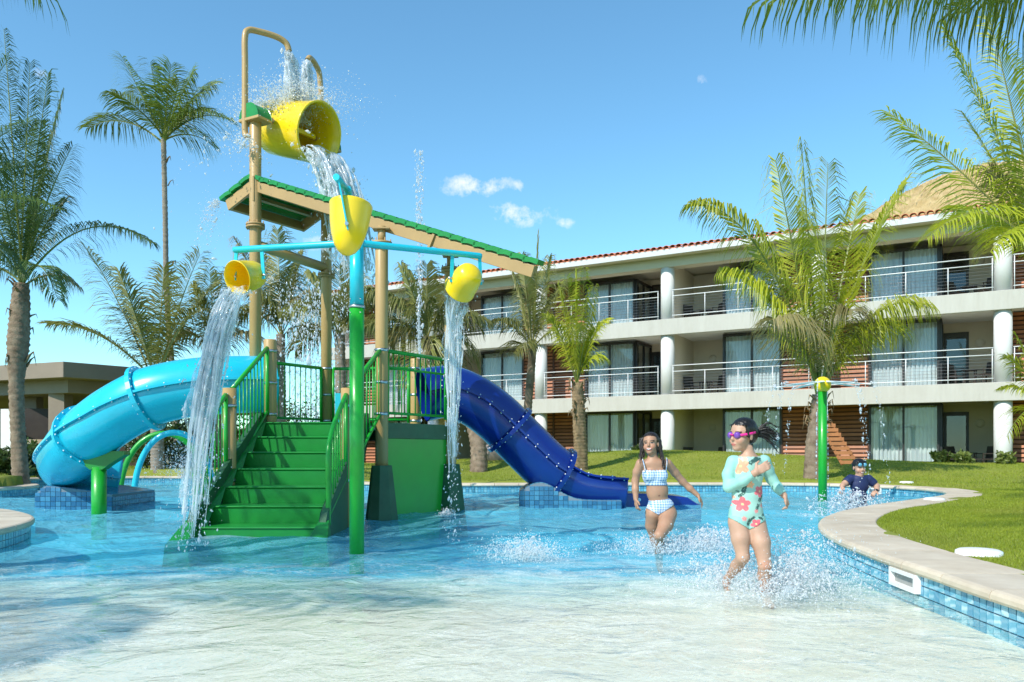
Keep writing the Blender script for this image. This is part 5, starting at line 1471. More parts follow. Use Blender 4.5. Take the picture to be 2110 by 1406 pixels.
palm('shaggy trunked palm standing in front of the hotel slatted panels', gz(at(1198, 945, 23)), at(1190, 790, 23), T([(1150, 585, 0, .04), (1128, 650, -.4, .25), (1250, 660, .3, .35), (1226, 590, -.3, .06), (1168, 570, .5, .02), (1205, 556, -.2, .0), (1240, 740, .2, .55)], 23),
     .62, nl=84, width=.022, leaf='leaf_fresh', rach='rachis_green', tr=(.21, .19, .19, .15), trmat='husk', droop=.6, seed=19, spear=at(1187, 562, 23), husks=26)
# big coconut palm in front of the hotel
YG = 21
palm('big bright coconut palm in front of the hotel, behind the spray flower', gz(at(1676, 950, YG)), at(1690, 815, YG),
     T([(1424, 420, -.6, .46), (1652, 296, .3, .0), (1598, 330, -.8, .04), (1706, 335, -.4, .0), (1866, 372, 0, .20), (1906, 628, -.8, .52), (1496, 560, .4, .36), (1772, 400, .8, .06), (1590, 660, -1.1, .45),
        (1850, 690, .5, .6), (1640, 420, 1.0, .02), (1560, 500, 1.2, .2), (1756, 640, -1.3, .55)], YG),
     1.2, nl=92, width=.028, leaf='leaf_fresh', rach='rachis_green', tr=(.27, .22, .19, .19), trmat='trunk_brown', bend=(-.05, 0, 0), droop=.95, fwd=.5, lift=.08, seed=23, husks=26, rings=14, r0=.05, dry=(8, 12))
# palm whose crown is beyond the right edge
YH = 12
palm('palm reaching in from beyond the right edge with long fronds', gz(at(2205, 950, YH)), at(2170, 560, YH),
     T([(1832, 232, -.4, .08), (1908, 492, -1.3, .42), (1946, 60, .5, .04), (2040, 40, -.6, .0), (1990, 240, 1.0, .06), (1960, 430, .8, .25), (2040, 520, -1.6, .4), (2085, 120, .9, .0), (2100, 260, -1.2, .0), (2040, 350, -.3, .1), (2075, 420, 1.2, .1), (2230, 250, 0, .1), (2300, 420, 0, .2), (2260, 560, -1.0, .4), (2240, 160, .6, .1)], YH),
     .58, nl=90, width=.015, leaf='leaf_fresh', rach='rachis_pale', tr=(.22, .19, .17), droop=.45, fwd=.7, lift=.05, wind=(-.05, 0, 0), seed=27, r0=.028, dry=(9,))
palm('small palm at the right edge beside the hotel column', gz(at(2165, 960, 18)), at(2160, 850, 18), T([(2078, 735, 0, .25), (2074, 900, -.4, .5), (2092, 690, .4, .1), (2150, 660, 0, .0), (2230, 740, 0, .3), (2066, 800, .5, .4)], 18), .5, nl=70, width=.018, leaf='leaf_fresh', tr=(.14, .12, .11), droop=.4, seed=29)
# palms that overhang the camera: only their frond ends show
palm('palm overhanging the top right corner with hanging leaflets', gz((5.0, 5.7, 0)), (5.0, 5.7, 4.75),
     [(at(1575, -8, 5.3), .10), (at(1690, -40, 6.1), .16), (at(1800, -20, 4.7), .16), (at(1960, 20, 6.4), .10), (at(1900, -60, 5.4), .12), (Vector((7.5, 6, 5.4)), .2), (Vector((6.2, 8.6, 5.0)), .25), (Vector((6.6, 3.6, 5.0)), .25), (Vector((5.2, 3.4, 6.4)), .1), (Vector((5.6, 6.4, 7.4)), .0)],
     .60, nl=95, width=.013, leaf='leaf_green', rach='rachis_green', tr=(.2, .17, .16), droop=1.5, fwd=.35, lift=.0, seed=31, r0=.026)
palm('palm overhanging the top left corner, only frond tips showing', (-6.4, 5.0, .22), (-6.4, 5.0, 5.1),
     [(at(84, -26, 5.0), .20), (at(20, -60, 5.8), .20), (Vector((-4.6, 3.0, 5.3)), .25), (Vector((-6.0, 2.4, 5.4)), .25), (Vector((-8.6, 4.4, 5.2)), .25), (Vector((-5.6, 6.6, 6.6)), .1), (Vector((-7.6, 7.2, 5.4)), .2), (Vector((-6.2, 5.0, 7.6)), .0), (Vector((-4.4, 4.2, 6.3)), .1)],
     .62, nl=90, width=.015, leaf='leaf_dark', rach='rachis_green', tr=(.2, .17, .16), droop=1.1, fwd=.45, lift=.0, seed=33, r0=.026)
palm('tall palm on the left terrace beside the camera casting shade on the shallows', (-8.5, .2, .22), (-8.3, .4, 6.4),
     [(Vector((-8.3 + math.cos(a) * L, .4 + math.sin(a) * L, 6.4 + dz)), .25) for a, L, dz in ((.1, 2.9, -.3), (1.6, 2.8, -.2), (3.2, 2.7, -.2), (4.8, 2.6, .3))],
     .7, nl=85, width=.02, leaf='leaf_dark', rach='rachis_green', tr=(.22, .18, .16), droop=.7, seed=35)

# ================================================================== shrubs, rock and small plants
leaf_mat('shrub_leaf', (.035, .075, .014), (.10, .15, .03))
def shrub(label, c, rx, ry, rz, n, leaf, mat, seed, group='shrubs behind the pool', cat='shrub', stems=5):
    g = np.random.default_rng(seed); c = Vector(c)
    t = thing('shrub', c, label, cat, group)
    u = g.normal(size=(n, 3)); u /= np.linalg.norm(u, axis=1)[:, None]; r = g.uniform(.35, 1, n) ** .5
    lump = 1 + .28 * np.sin(u[:, 0] * 5 + seed) * np.sin(u[:, 2] * 4 + seed) + .2 * np.sin(u[:, 1] * 9)
    P = np.array([c.x, c.y, c.z + rz * .9]) + u * (r * lump)[:, None] * [rx, ry, rz]
    P[:, 2] = np.maximum(P[:, 2], c.z + .03)
    d1 = g.normal(size=(n, 3)); d1 /= np.linalg.norm(d1, axis=1)[:, None]; d2 = np.cross(d1, g.normal(size=(n, 3))); d2 /= np.linalg.norm(d2, axis=1)[:, None]
    s = leaf * g.uniform(.6, 1.3, (n, 1))
    V = np.stack([P - d1 * s, P + d2 * s * .45, P + d1 * s, P - d2 * s * .45], 1).reshape(-1, 3)
    link('foliage', fast_mesh('foliage', V, np.arange(len(V)).reshape(-1, 4), MATS[mat]), t)
    m = MB(); r_ = random.Random(seed)
    for k in range(stems): m.tube([c - Vector((0, 0, .1)), c + Vector((r_.uniform(-.4, .4) * rx, r_.uniform(-.4, .4) * ry, rz * .8)), c + Vector((r_.uniform(-.8, .8) * rx, r_.uniform(-.8, .8) * ry, rz * 1.5))], [.03, .02, .008], 5)
    m.build('stem', MATS['trunk_brown'], t)
for k, (px, Y, w, h, lab) in enumerate(((330, 27.6, 1.2, .8, 'dark shrub behind the arches, left of two'), (392, 28.0, 1.1, .9, 'dark shrub behind the arches, right of two'), (612, 34, 1.7, 1.5, 'shrub seen through the deck railing left of the back post'), (655, 35, 1.2, .9, 'low shrub seen through the deck railing beside the back post'),
                                         (12, 21.0, .9, .38, 'low leafy shrub on the left bank below the big palm'), (85, 23, .8, .5, 'low leafy shrub right of the big left palm trunk'), (480, 33, 1.6, 1.6, 'tall shrub behind the staircase and cyan slide'))):
    shrub(lab, gz(at(px, 950, Y)), w, w * .8, h, 2600, .085, 'shrub_leaf', 40 + k)
for k, (px, Y, lab) in enumerate(((1985, 25.6, 'small light green plant at the foot of the glazed doors'), (2072, 25.0, 'small light green plant at the foot of the right column'), (1940, 26.0, 'tiny grassy plant by the right curtains'), (1320, 30.0, 'tuft of grass beside the ground floor corner window'), (820, 27, 'light green bush behind the deck'))):
    leaf_mat('plant_%s' % 'abcde'[k], (.12, .17, .03), (.24, .28, .07))
    shrub(lab, gz(at(px, 950, Y)), .28, .25, .2, 260, .09, 'plant_%s' % 'abcde'[k], 60 + k, 'small plants along the hotel', 'plant', 3)
M('rock_pink', (.36, .25, .20), rough=.85, col2=(.50, .38, .31), vscale=4, bump=.5, bscale=14)
c = gz(at(1012, 955, 26)); V = []; 
m = MB(); m.ball(c + Vector((0, 0, .15)), .62, 20, 14, scale=(1, .8, .72))
m.v = [tuple(Vector(v) + (Vector(v) - c).normalized() * .16 * mnoise.noise(Vector(v) * 1.9)) for v in m.v]
tag(m.build('boulder', MATS['rock_pink']), 'pinkish boulder lying on the grass under the dark blue slide', 'boulder')
# wooden prop leaning against the big palm
M('prop_wood', (.36, .14, .045), rough=.7, var=.25, vscale=3, stretch=(1, 1, .3))
p0, p1 = at(1752, 958, 20.4), at(1700, 872, 20.9)
pr = thing('palm_prop', p0, 'orange brown slatted wooden prop leaning on the big coconut palm', 'prop')
dx = Vector((.17, -.05, 0))
for s in (-1, 1): MB().beam(p0 + dx * s, p1 + dx * s * .8, .05, .07).build('rail', MATS['prop_wood'], pr)
for k in range(9):
    q = p0.lerp(p1, .06 + k * .11); MB().beam(q - dx * 1.15 + Vector((0, -.04, 0)), q + dx * 1.15 + Vector((0, -.04, 0)), .05, .09).build('slat', MATS['prop_wood'], pr)
# ================================================================== people: smooth-blended bodies meshed by surface nets
class Sdf:
    def __init__(s): s.p = []; s.labels = ['']
    def lab(s, n):
        if n not in s.labels: s.labels.append(n)
        return s.labels.index(n)
    def cone(s, a, r0, b, r1, k=.02, lab='torso', t0=0.0, t1=1.0): s.p.append(('c', np.array(a, float), r0, np.array(b, float), r1, k, s.lab(lab), t0, t1)); return s
    def ell(s, c, r, k=.02, lab='torso', rot=None): s.p.append(('e', np.array(c, float), np.array(r, float), None if rot is None else np.array(rot, float), 0, k, s.lab(lab), 0, 1)); return s
    def chain(s, pts, rads, k=.02, lab='torso'):
        n = len(pts) - 1
        for i in range(n): s.cone(pts[i], rads[i], pts[i + 1], rads[i + 1], k, lab, i / n, (i + 1) / n)
        return s
    def bounds(s):
        lo = np.full(3, 9e9); hi = -lo
        for q in s.p:
            if q[0] == 'c':
                r = max(q[2], q[4]); lo = np.minimum(lo, np.minimum(q[1], q[3]) - r); hi = np.maximum(hi, np.maximum(q[1], q[3]) + r)
            else: lo = np.minimum(lo, q[1] - q[2].max()); hi = np.maximum(hi, q[1] + q[2].max())
        return lo - .03, hi + .03
    def field(s, h, cut=None):
        lo, hi = s.bounds(); n = np.ceil((hi - lo) / h).astype(int) + 1
        V = np.full(n, .05, np.float32); L = np.zeros(n, np.int8); TT = np.zeros(n, np.float32); BD = np.full(n, 9.0, np.float32)
        ax = [lo[i] + np.arange(n[i]) * h for i in range(3)]
        for q in s.p:
            if q[0] == 'c': r = max(q[2], q[4]); a, b = np.minimum(q[1], q[3]) - r, np.maximum(q[1], q[3]) + r
            else: rm = q[2].max(); a, b = q[1] - rm, q[1] + rm
            mg = q[5] + .045
            i0 = np.clip(np.floor((a - mg - lo) / h).astype(int), 0, n); i1 = np.clip(np.ceil((b + mg - lo) / h).astype(int) + 1, 0, n)
            sl = tuple(slice(i0[k], i1[k]) for k in range(3))
            X, Y, Z = np.meshgrid(*(ax[k][sl[k]] for k in range(3)), indexing='ij')
            if q[0] == 'c':
                A, B = q[1], q[3]; ab = B - A; l2 = max(1e-9, ab @ ab)
                t = np.clip(((X - A[0]) * ab[0] + (Y - A[1]) * ab[1] + (Z - A[2]) * ab[2]) / l2, 0, 1)
                d = np.sqrt((X - A[0] - t * ab[0]) ** 2 + (Y - A[1] - t * ab[1]) ** 2 + (Z - A[2] - t * ab[2]) ** 2) - (q[2] + (q[4] - q[2]) * t)
                tp = q[7] + (q[8] - q[7]) * t
            else:
                P = np.stack([X - q[1][0], Y - q[1][1], Z - q[1][2]], -1)
                if q[3] is not None: P = P @ q[3]
                k0 = np.sqrt(((P / q[2]) ** 2).sum(-1)); k1 = np.sqrt(((P / q[2] ** 2) ** 2).sum(-1)); d = k0 * (k0 - 1) / np.maximum(k1, 1e-6); tp = 0 * d
            v = V[sl]; k = q[5]
            hh = np.maximum(k - np.abs(v - d), 0) / k
            V[sl] = np.minimum(v, d) - hh * hh * k * .25
            bd = BD[sl]; w = d < bd
            L[sl] = np.where(w, q[6], L[sl]); TT[sl] = np.where(w, tp, TT[sl]); BD[sl] = np.where(w, d, bd)
        if cut is not None:
            X, Y, Z = np.meshgrid(*ax, indexing='ij'); V = np.maximum(V, cut(X, Y, Z)).astype(np.float32)
        return V, L, TT, lo

def surface_nets(V, lo, h):
    S = V < 0
    c = [(i, j, k) for i in (0, 1) for j in (0, 1) for k in (0, 1)]
    n = np.array(V.shape)
    cnt = np.zeros(n - 1, np.int8)
    for (i, j, k) in c: cnt += S[i:n[0] - 1 + i, j:n[1] - 1 + j, k:n[2] - 1 + k]
    act = (cnt > 0) & (cnt < 8); I = np.argwhere(act); idm = np.full(n - 1, -1, np.int64); idm[act] = np.arange(len(I))
    P = np.zeros((len(I), 3)); W = np.zeros(len(I))
    vals = {q: V[I[:, 0] + q[0], I[:, 1] + q[1], I[:, 2] + q[2]] for q in c}
    for a in c:
        for ax in range(3):
            if a[ax]: continue
            b = list(a); b[ax] = 1; b = tuple(b); va, vb = vals[a], vals[b]; m = (va < 0) != (vb < 0)
            t = np.where(m, va / np.where(va - vb == 0, 1e-9, va - vb), 0)
            p = np.array(a, float)[None] + t[:, None] * (np.array(b) - np.array(a))[None]
            P += np.where(m[:, None], p, 0); W += m
    P = (P / W[:, None] + I) * h + lo
    Fs = []
    for ax in range(3):
        o1, o2 = (ax + 1) % 3, (ax + 2) % 3
        sh = [slice(None)] * 3; s2 = [slice(None)] * 3; sh[ax] = slice(0, n[ax] - 1); s2[ax] = slice(1, n[ax])
        cr = S[tuple(sh)] != S[tuple(s2)]; E = np.argwhere(cr); E = E[(E[:, o1] > 0) & (E[:, o2] > 0) & (E[:, o1] < n[o1] - 1) & (E[:, o2] < n[o2] - 1)]
        if not len(E): continue
        q = []
        for (d1, d2) in ((-1, -1), (0, -1), (0, 0), (-1, 0)):
            e = E.copy(); e[:, o1] += d1; e[:, o2] += d2; q.append(idm[e[:, 0], e[:, 1], e[:, 2]])
        Q = np.stack(q, 1); ins = S[E[:, 0], E[:, 1], E[:, 2]]
        Q[~ins] = Q[~ins][:, ::-1]; Fs.append(Q)
    F = np.vstack(Fs); F = F[(F >= 0).all(1)]
    return P, F, I

def vnormals(P, F):
    a = P[F[:, 2]] - P[F[:, 0]]; b = P[F[:, 3]] - P[F[:, 1]]; fn = np.cross(a, b); N = np.zeros_like(P)
    for k in range(4): np.add.at(N, F[:, k], fn)
    return N / np.maximum(1e-9, np.linalg.norm(N, axis=1))[:, None]
def relax(P, F, it=2, w=.5):
    for _ in range(it):
        S = np.zeros_like(P); C = np.zeros(len(P))
        for k in range(4):
            for o in (1, 3): np.add.at(S, F[:, k], P[F[:, (k + o) % 4]]); np.add.at(C, F[:, k], 1)
        P = P * (1 - w) + S / C[:, None] * w
    return P

def hand(s, wrist, d, nrm, side, size=1.0, lab='hand', curl=.35, spread=.16, k=.008):
    """palm and five bent fingers. d: along the hand, nrm: out of the palm's back, side: direction of the thumb"""
    w = np.array(wrist, float); d = np.array(d, float); d /= np.linalg.norm(d); nn = np.array(nrm, float); nn -= d * (nn @ d); nn /= np.linalg.norm(nn)
    x = np.array(side, float); x -= d * (x @ d) + nn * (x @ nn); x /= np.linalg.norm(x); z = size
    rot = np.stack([x, d, nn], 1)
    s.ell(w + d * .038 * z, (.031 * z, .043 * z, .0135 * z), .012, lab, rot)
    for i, (off, L) in enumerate(((.024, .058), (.008, .066), (-.008, .061), (-.023, .047))):
        b = w + d * .066 * z + x * off * z; dir0 = d + x * spread * (off / .024) * .5
        q1 = dir0 * math.cos(curl) - nn * math.sin(curl); q2 = dir0 * math.cos(curl * 2.2) - nn * math.sin(curl * 2.2); r = .0082 * z
        m1 = b + q1 * L * .5 * z; e = m1 + q2 * L * .5 * z
        s.cone(b - d * .02 * z, r * 1.05, m1, r * .95, k, lab); s.cone(m1, r * .95, e, r * .75, k, lab)
    b = w + d * .02 * z + x * .026 * z; m1 = b + (x * .75 + d * .6 - nn * .25) * .032 * z; e = m1 + (x * .25 + d * .95 - nn * .3) * .027 * z
    s.cone(b, .012 * z, m1, .0095 * z, k, lab); s.cone(m1, .0095 * z, e, .0075 * z, k, lab)

class Head:
    def __init__(s, c, f, upv=(0, 0, 1), size=1.0):
        s.c = np.array(c, float); f = np.array(f, float); f /= np.linalg.norm(f); u = np.array(upv, float); u -= f * (u @ f); u /= np.linalg.norm(u)
        s.f, s.u, s.r = f, u, np.cross(f, u); s.z = size
    def w(s, x, y, z): return s.c + (s.r * x + s.f * y + s.u * z) * s.z         # x: its right side, y: forwards, z: up
    def rot(s): return np.stack([s.r, s.f, s.u], 1)
    def loc(s, P):
        q = (P - s.c) / s.z; return q @ s.r, q @ s.f, q @ s.u
    def add(s, B, smile=False):
        z = s.z; R_ = s.rot(); e = lambda c, r, k=.02: B.ell(s.w(*c), np.array(r) * z, k * z, 'head', R_)
        e((0, -.008, .030), (.072, .088, .080)); e((0, .022, -.040), (.056, .060, .068)); e((0, .058, -.090), (.024, .024, .018), .025)
        for sx in (-1, 1):
            e((sx * .034, .050, -.036), (.027, .028, .026), .02); e((sx * .074, -.008, -.010), (.008, .017, .028), .008)
            e((sx * .030, .066, .022), (.022, .012, .008), .012)
        B.cone(s.w(0, .076, .008), .0075 * z, s.w(0, .096, -.024), .0100 * z, .012 * z, 'head'); e((0, .088, -.028), (.014, .010, .008), .008)
        e((0, .080, -.058), (.024 if not smile else .028, .010, .006), .008); e((0, .078, -.070), (.021, .010, .006), .008)
        return s
    def colours(s, P, C, skin, smile=False, eyes=True):
        x, y, z = s.loc(P); fr = y > .03
        lip = np.array([.42, .13, .11]) if not smile else np.array([.45, .12, .10])
        if smile:
            m = fr & ((x / .029) ** 2 + ((z + .064 - .35 * x * x / .03) / .0150) ** 2 < 1); C[m] = lip
            m = fr & ((x / .024) ** 2 + ((z + .064 - .35 * x * x / .03) / .0105) ** 2 < 1); C[m] = (.10, .02, .02)
            m = fr & (np.abs(x) < .021) & (z > -.066 + .35 * x * x / .03) & (z < -.0560 + .35 * x * x / .03); C[m] = (.62, .59, .55)
        else:
            m = fr & ((x / .021) ** 2 + ((z + .0635) / .0085) ** 2 < 1); C[m] = lip
        if eyes:
            for sx in (-1, 1):
                m = fr & (((x - sx * .031) / .0150) ** 2 + ((z - .001) / (.0052 if smile else .0068)) ** 2 < 1); C[m] = (.36, .32, .30)
                m = fr & (((x - sx * .031) / .0085) ** 2 + ((z - .001) / .0068) ** 2 < 1); C[m] = (.015, .01, .008)
                m = fr & (np.abs(x - sx * .031) < .0165) & (z > .0045) & (z < .0095); C[m] = (.03, .02, .015)
        for sx in (-1, 1):
            m = fr & (np.abs(x - sx * .033) < .019) & (np.abs(z - .0245 + (x - sx * .033) ** 2 * 12) < .0042); C[m] = (.035, .022, .016)
        m = fr & (((np.abs(x) - .040) / .020) ** 2 + ((z + .036) / .020) ** 2 < 1); C[m] = C[m] * np.array([1.03, .90, .88])
        return C

M('skin', (1, 1, 1), rough=.5, var=.09, vscale=24, attr='Col', sss=.08, spec=.4, bump=.12, bscale=220, bdist=.002)
M('cloth', (1, 1, 1), rough=.6, var=.05, vscale=60, attr='Col', bump=.1, bscale=300, bdist=.002)
M('hair_dark', (.010, .0075, .006), rough=.34, var=.4, vscale=60, stretch=(1, 1, .15), bump=.4, bscale=180, bdist=.004)
M('hair_brown', (.022, .013, .008), rough=.30, var=.4, vscale=60, stretch=(1, 1, .15), bump=.4, bscale=180, bdist=.004)
M('goggle_pink', (.75, .02, .26), rough=.3, var=.05); M('goggle_purple', (.16, .05, .34), rough=.12, var=.2, coat=.5); M('goggle_blue', (.02, .13, .30), rough=.2, var=.1, coat=.4); M('lens_blue', (.10, .32, .45), rough=.08, coat=.6)
M('strap_black', (.012, .012, .014), rough=.5)

def make_body(root, B, h, colf):
    V, L, TT, lo = B.field(h); P, F, I = surface_nets(V, lo, h); P = relax(P, F, 2, .4)
    lab = L[I[:, 0], I[:, 1], I[:, 2]]; tt = TT[I[:, 0], I[:, 1], I[:, 2]]
    N = vnormals(P, F); C = colf(P, N, lab, tt)
    me = fast_mesh('body', P, F, MATS['skin'], True); set_color(me, 'Col', C)
    o = bpy.data.objects.new('body', me); COL.objects.link(o); o.parent = root
    return P, F, N, lab, tt
def garment(root, name, P, F, N, mask, cols, off=.004, mat='cloth'):
    keep = mask[F].all(1); f = F[keep]
    if not len(f): return
    used, inv = np.unique(f, return_inverse=True); f2 = inv.reshape(f.shape)
    me = fast_mesh(name, P[used] + N[used] * off, f2, MATS[mat], True); set_color(me, 'Col', cols[used])
    o = bpy.data.objects.new(name, me); COL.objects.link(o); o.parent = root
    sm = o.modifiers.new('thick', 'SOLIDIFY'); sm.thickness = .004; sm.offset = -1
    return o
def sdf_obj(root, name, B, h, mat, rough=0.0, cut=None, seed=0):
    V, L, TT, lo = B.field(h, cut); P, F, I = surface_nets(V, lo, h)
    if rough:
        N = vnormals(P, F); P = P + N * (rough * np.sin(P[:, 0] * 260 + 3 * np.sin(P[:, 2] * 40 + seed)) * np.sin(P[:, 1] * 240 + 2 * np.sin(P[:, 2] * 35)))[:, None]
    me = fast_mesh(name, P, F, MATS[mat], True); o = bpy.data.objects.new(name, me); COL.objects.link(o); o.parent = root; return o
def local_tube(root, name, mat, paths, rads, n=6):
    m = MB()
    for p, r in zip(paths, rads): m.tube(catmull([Vector(q) for q in p], 5), [r * (1 - .9 * (i / (5.0 * (len(p) - 1))) ** 2) for i in range(5 * (len(p) - 1) + 1)], n)
    o = m.build(name, MATS[mat], None); o.parent = root; tag(o, kind='stuff'); return o

# ---------------------------------------------------------------- girl in the mint floral swimsuit
g1 = thing('person', Vector(((1541.7 - 1055) / FPX * 5.62, 5.62, 0)), 'girl in mint floral long sleeved swimsuit and pink goggles running through the shallows', 'person', world=False)
def q1(cx, cy, dy=0.0): return ((cx - 900) / 926, dy, (1290 - cy) / 926 - .06)
B = Sdf(); a = lambda v: np.array(v)
B.ell(q1(897, 445), (.106, .080, .125), .04, 'torso'); B.ell(q1(900, 375), (.100, .064, .058), .04, 'torso'); B.ell(q1(892, 585), (.102, .078, .13), .04, 'torso'); B.ell(q1(887, 700, .005), (.114, .086, .095), .04, 'torso')
B.ell(q1(845, 745, .03), (.064, .070, .066), .03, 'torso'); B.ell(q1(938, 745, .03), (.064, .070, .066), .03, 'torso')
B.cone(q1(905, 350), .046, q1(895, 285, -.005), .037, .03, 'neck')
B.chain([q1(802, 372), q1(772, 455, .0), q1(768, 535, -.02), q1(838, 492, -.10), q1(905, 437, -.155)], [.043, .038, .033, .032, .024], .022, 'armR')
B.chain([q1(1004, 368), q1(1034, 425, .03), q1(1066, 485, .045), q1(1100, 540, .03), q1(1138, 592, .01)], [.042, .037, .032, .030, .023], .022, 'armL')
hand(B, q1(905, 437, -.155), (1.0, -.12, .62), (.25, -1, .35), (-.4, -.1, .9), .95, 'hand', .25)
hand(B, q1(1138, 592, .01), (.42, -.2, -1), (.9, -.3, .3), (-.5, -.9, -.1), .95, 'hand', .75)
B.chain([q1(836, 770), q1(842, 870, -.03), q1(852, 990, -.05)], [.073, .063, .043], .02, 'legR'); B.chain([q1(852, 990, -.05), q1(838, 1055, .04), q1(804, 1165, .17)], [.043, .043, .026], .02, 'legR')
B.chain([q1(945, 770), q1(968, 890, -.05), q1(985, 1035, -.08)], [.074, .064, .044], .02, 'legL'); B.chain([q1(985, 1035, -.08), q1(994, 1110, -.04), q1(1000, 1240, -.04)], [.044, .044, .027], .02, 'legL')
B.chain([q1(804, 1165, .17), q1(800, 1195, .17), q1(793, 1240, .11)], [.027, .026, .016], .02, 'legR'); B.chain([q1(1000, 1240, -.04), q1(1002, 1268, -.08), q1(1006, 1285, -.17)], [.029, .026, .018], .02, 'legL')
H1 = Head(q1(862, 196), (-.88, -.47, -.04), (.06, 0, 1), 1.02).add(B)
SK1 = np.array([.50, .30, .205]); MINT = np.array([.26, .53, .46])
T1 = {}
def col1(P, N, lab, tt):
    C = np.tile(SK1, (len(P), 1)); C *= (1 + .06 * np.sin(P[:, 2] * 37) * np.sin(P[:, 0] * 29))[:, None]
    kn = np.array(q1(985, 1035, -.14)); C[((P - kn) ** 2).sum(1) < .04 ** 2] *= (1.0, .86, .82)
    return H1.colours(P, C, SK1, eyes=False)
P, F, N, lab, tt = make_body(g1, B, .0050, col1)
li = {n_: i for i, n_ in enumerate(B.labels)}
cx = P[:, 0] * 926 + 900; cy = 1290 - (P[:, 2] + .06) * 926
tor = (lab == li['torso']) | (lab == li['legR']) | (lab == li['legL'])
legcut = 812 - np.abs(cx - 893) * .62
m_t = ((lab == li['torso']) | ((lab == li['legR']) | (lab == li['legL']))) & (cy < np.minimum(legcut, 812)) & (cy > 338 + 0 * cx)
m_t |= (lab == li['neck']) & (cy > 326)
m_a = ((lab == li['armR']) | (lab == li['armL'])) & (tt < .95)
C = np.tile(MINT, (len(P), 1))
front = N[:, 1] < .25
def paint(mask_shape, colr): 
    C[mask_shape & front & ((lab == li['torso']) | (lab == li['legR']) | (lab == li['legL']))] = colr
panel = front & (lab == li['torso']) & (np.abs(cx - 897) < 108); C[panel] = (.36, .60, .51)
for (fx, fy, ang, ln) in ((905, 372, .5, 52), (940, 352, -.3, 40), (855, 548, 1.2, 50), (838, 585, .8, 40), (945, 455, .2, 36), (880, 450, -.8, 34), (960, 610, 1.1, 44), (938, 668, 1.2, 40), (985, 640, .5, 26), (885, 765, 1.2, 44), (905, 735, .6, 30), (985, 715, .4, 36), (960, 735, -.5, 30), (815, 560, -.5, 24), (870, 505, .3, 26), (990, 585, -.6, 22)):
    for k in range(-2, 3):
        for sg in (-1, 1):
            ox = fx + math.cos(ang) * k * ln * .22; oy = fy - math.sin(ang) * k * ln * .22; la = ang + sg * .8
            dx, dy = cx - ox - math.cos(la) * ln * .16, cy - oy + math.sin(la) * ln * .16
            uu = dx * math.cos(la) - dy * math.sin(la); vv = dx * math.sin(la) + dy * math.cos(la)
            paint((uu / (ln * .21)) ** 2 + (vv / (ln * .085)) ** 2 < 1, (.035, .10, .085))
for (fx, fy, rr, colr, ph) in ((845, 645, 50, (.70, .13, .15), .3), (955, 562, 40, (.70, .15, .17), 1.0), (835, 400, 52, (.86, .34, .20), .6), (985, 408, 32, (.68, .14, .18), .2), (932, 772, 34, (.66, .11, .14), .9), (893, 517, 26, (.88, .40, .22), .1),
                               (782, 655, 14, (.72, .22, .22), 0), (992, 497, 17, (.74, .22, .24), .5), (975, 655, 17, (.76, .30, .28), .8), (855, 738, 17, (.74, .25, .25), .4), (800, 600, 12, (.80, .4, .3), 0), (930, 690, 14, (.74, .25, .25), .7), (862, 355, 18, (.85, .45, .32), .2)):
    dx, dy = cx - fx, cy - fy; rad = np.hypot(dx, dy); th_ = np.arctan2(dy, dx) + ph
    pet = rad < rr * (.60 + .40 * np.abs(np.cos(2.5 * th_)))
    paint(pet, colr); paint(pet & (rad > rr * .55) & (np.abs(np.cos(2.5 * th_)) > .93), np.array(colr) * 1.25); paint(rad < rr * .16, (.80, .55, .25))
C[(lab == li['armR']) | (lab == li['armL'])] = (.29, .57, .50)
garment(g1, 'swimsuit', P, F, N, m_t | m_a, C, .0045)
# hair with ponytail
HB = Sdf(); R_ = H1.rot()
HB.ell(H1.w(0, -.018, .040), np.array((.083, .092, .082)) * 1.02, .02, 'h', R_); HB.ell(H1.w(0, -.060, .0), np.array((.070, .055, .070)), .03, 'h', R_)
HB.cone(H1.w(0, -.10, .010), .034, H1.w(0, -.135, .012), .024, .02, 'h')
for sx in (-1, 1): HB.cone(H1.w(sx * .068, .038, .060), .016, H1.w(sx * .074, .012, -.010), .009, .015, 'h')
def cut1(X, Y, Z):
    Pq = np.stack([X, Y, Z], -1); x, y, z = H1.loc(Pq)
    return np.minimum(y - .018 + np.clip(z - .03, 0, 1) * -1.0 - .0, .068 - z) * 1.0 if False else np.minimum(y - .030, .066 - z + 0 * x)
sdf_obj(g1, 'hair', HB, .0048, 'hair_dark', .0018, cut1, 1)
r_ = random.Random(3); paths, rads = [], []
for k in range(52):
    b = H1.w(r_.uniform(-.018, .018), -.13 + r_.uniform(-.008, .008), .012 + r_.uniform(-.02, .02)); sw = r_.gauss(0, 1); L = r_.uniform(.55, 1.0)
    e = np.array(q1(1130, 205 + sw * 48, .04 + r_.uniform(-.05, .05))); e = b + (e - b) * L; md = b + (e - b) * .45 + np.array((0, 0, .018 + .02 * r_.random() - .006 * sw)); md2 = b + (e - b) * .8 + np.array((0, 0, .012 * r_.uniform(-1, 1)))
    paths.append([b, md, md2, e]); rads.append(r_.uniform(.003, .0065))
for k in range(16):
    sx = r_.choice((-1, 1)); b = H1.w(sx * r_.uniform(.055, .072), r_.uniform(-.01, .04), r_.uniform(.02, .07)); e = b + np.array((r_.uniform(-.01, .05), 0, -r_.uniform(.04, .09))); paths.append([b, (b + e) / 2 + np.array((.01, 0, .0)), e]); rads.append(.0022)
local_tube(g1, 'ponytail', 'hair_dark', paths, rads)
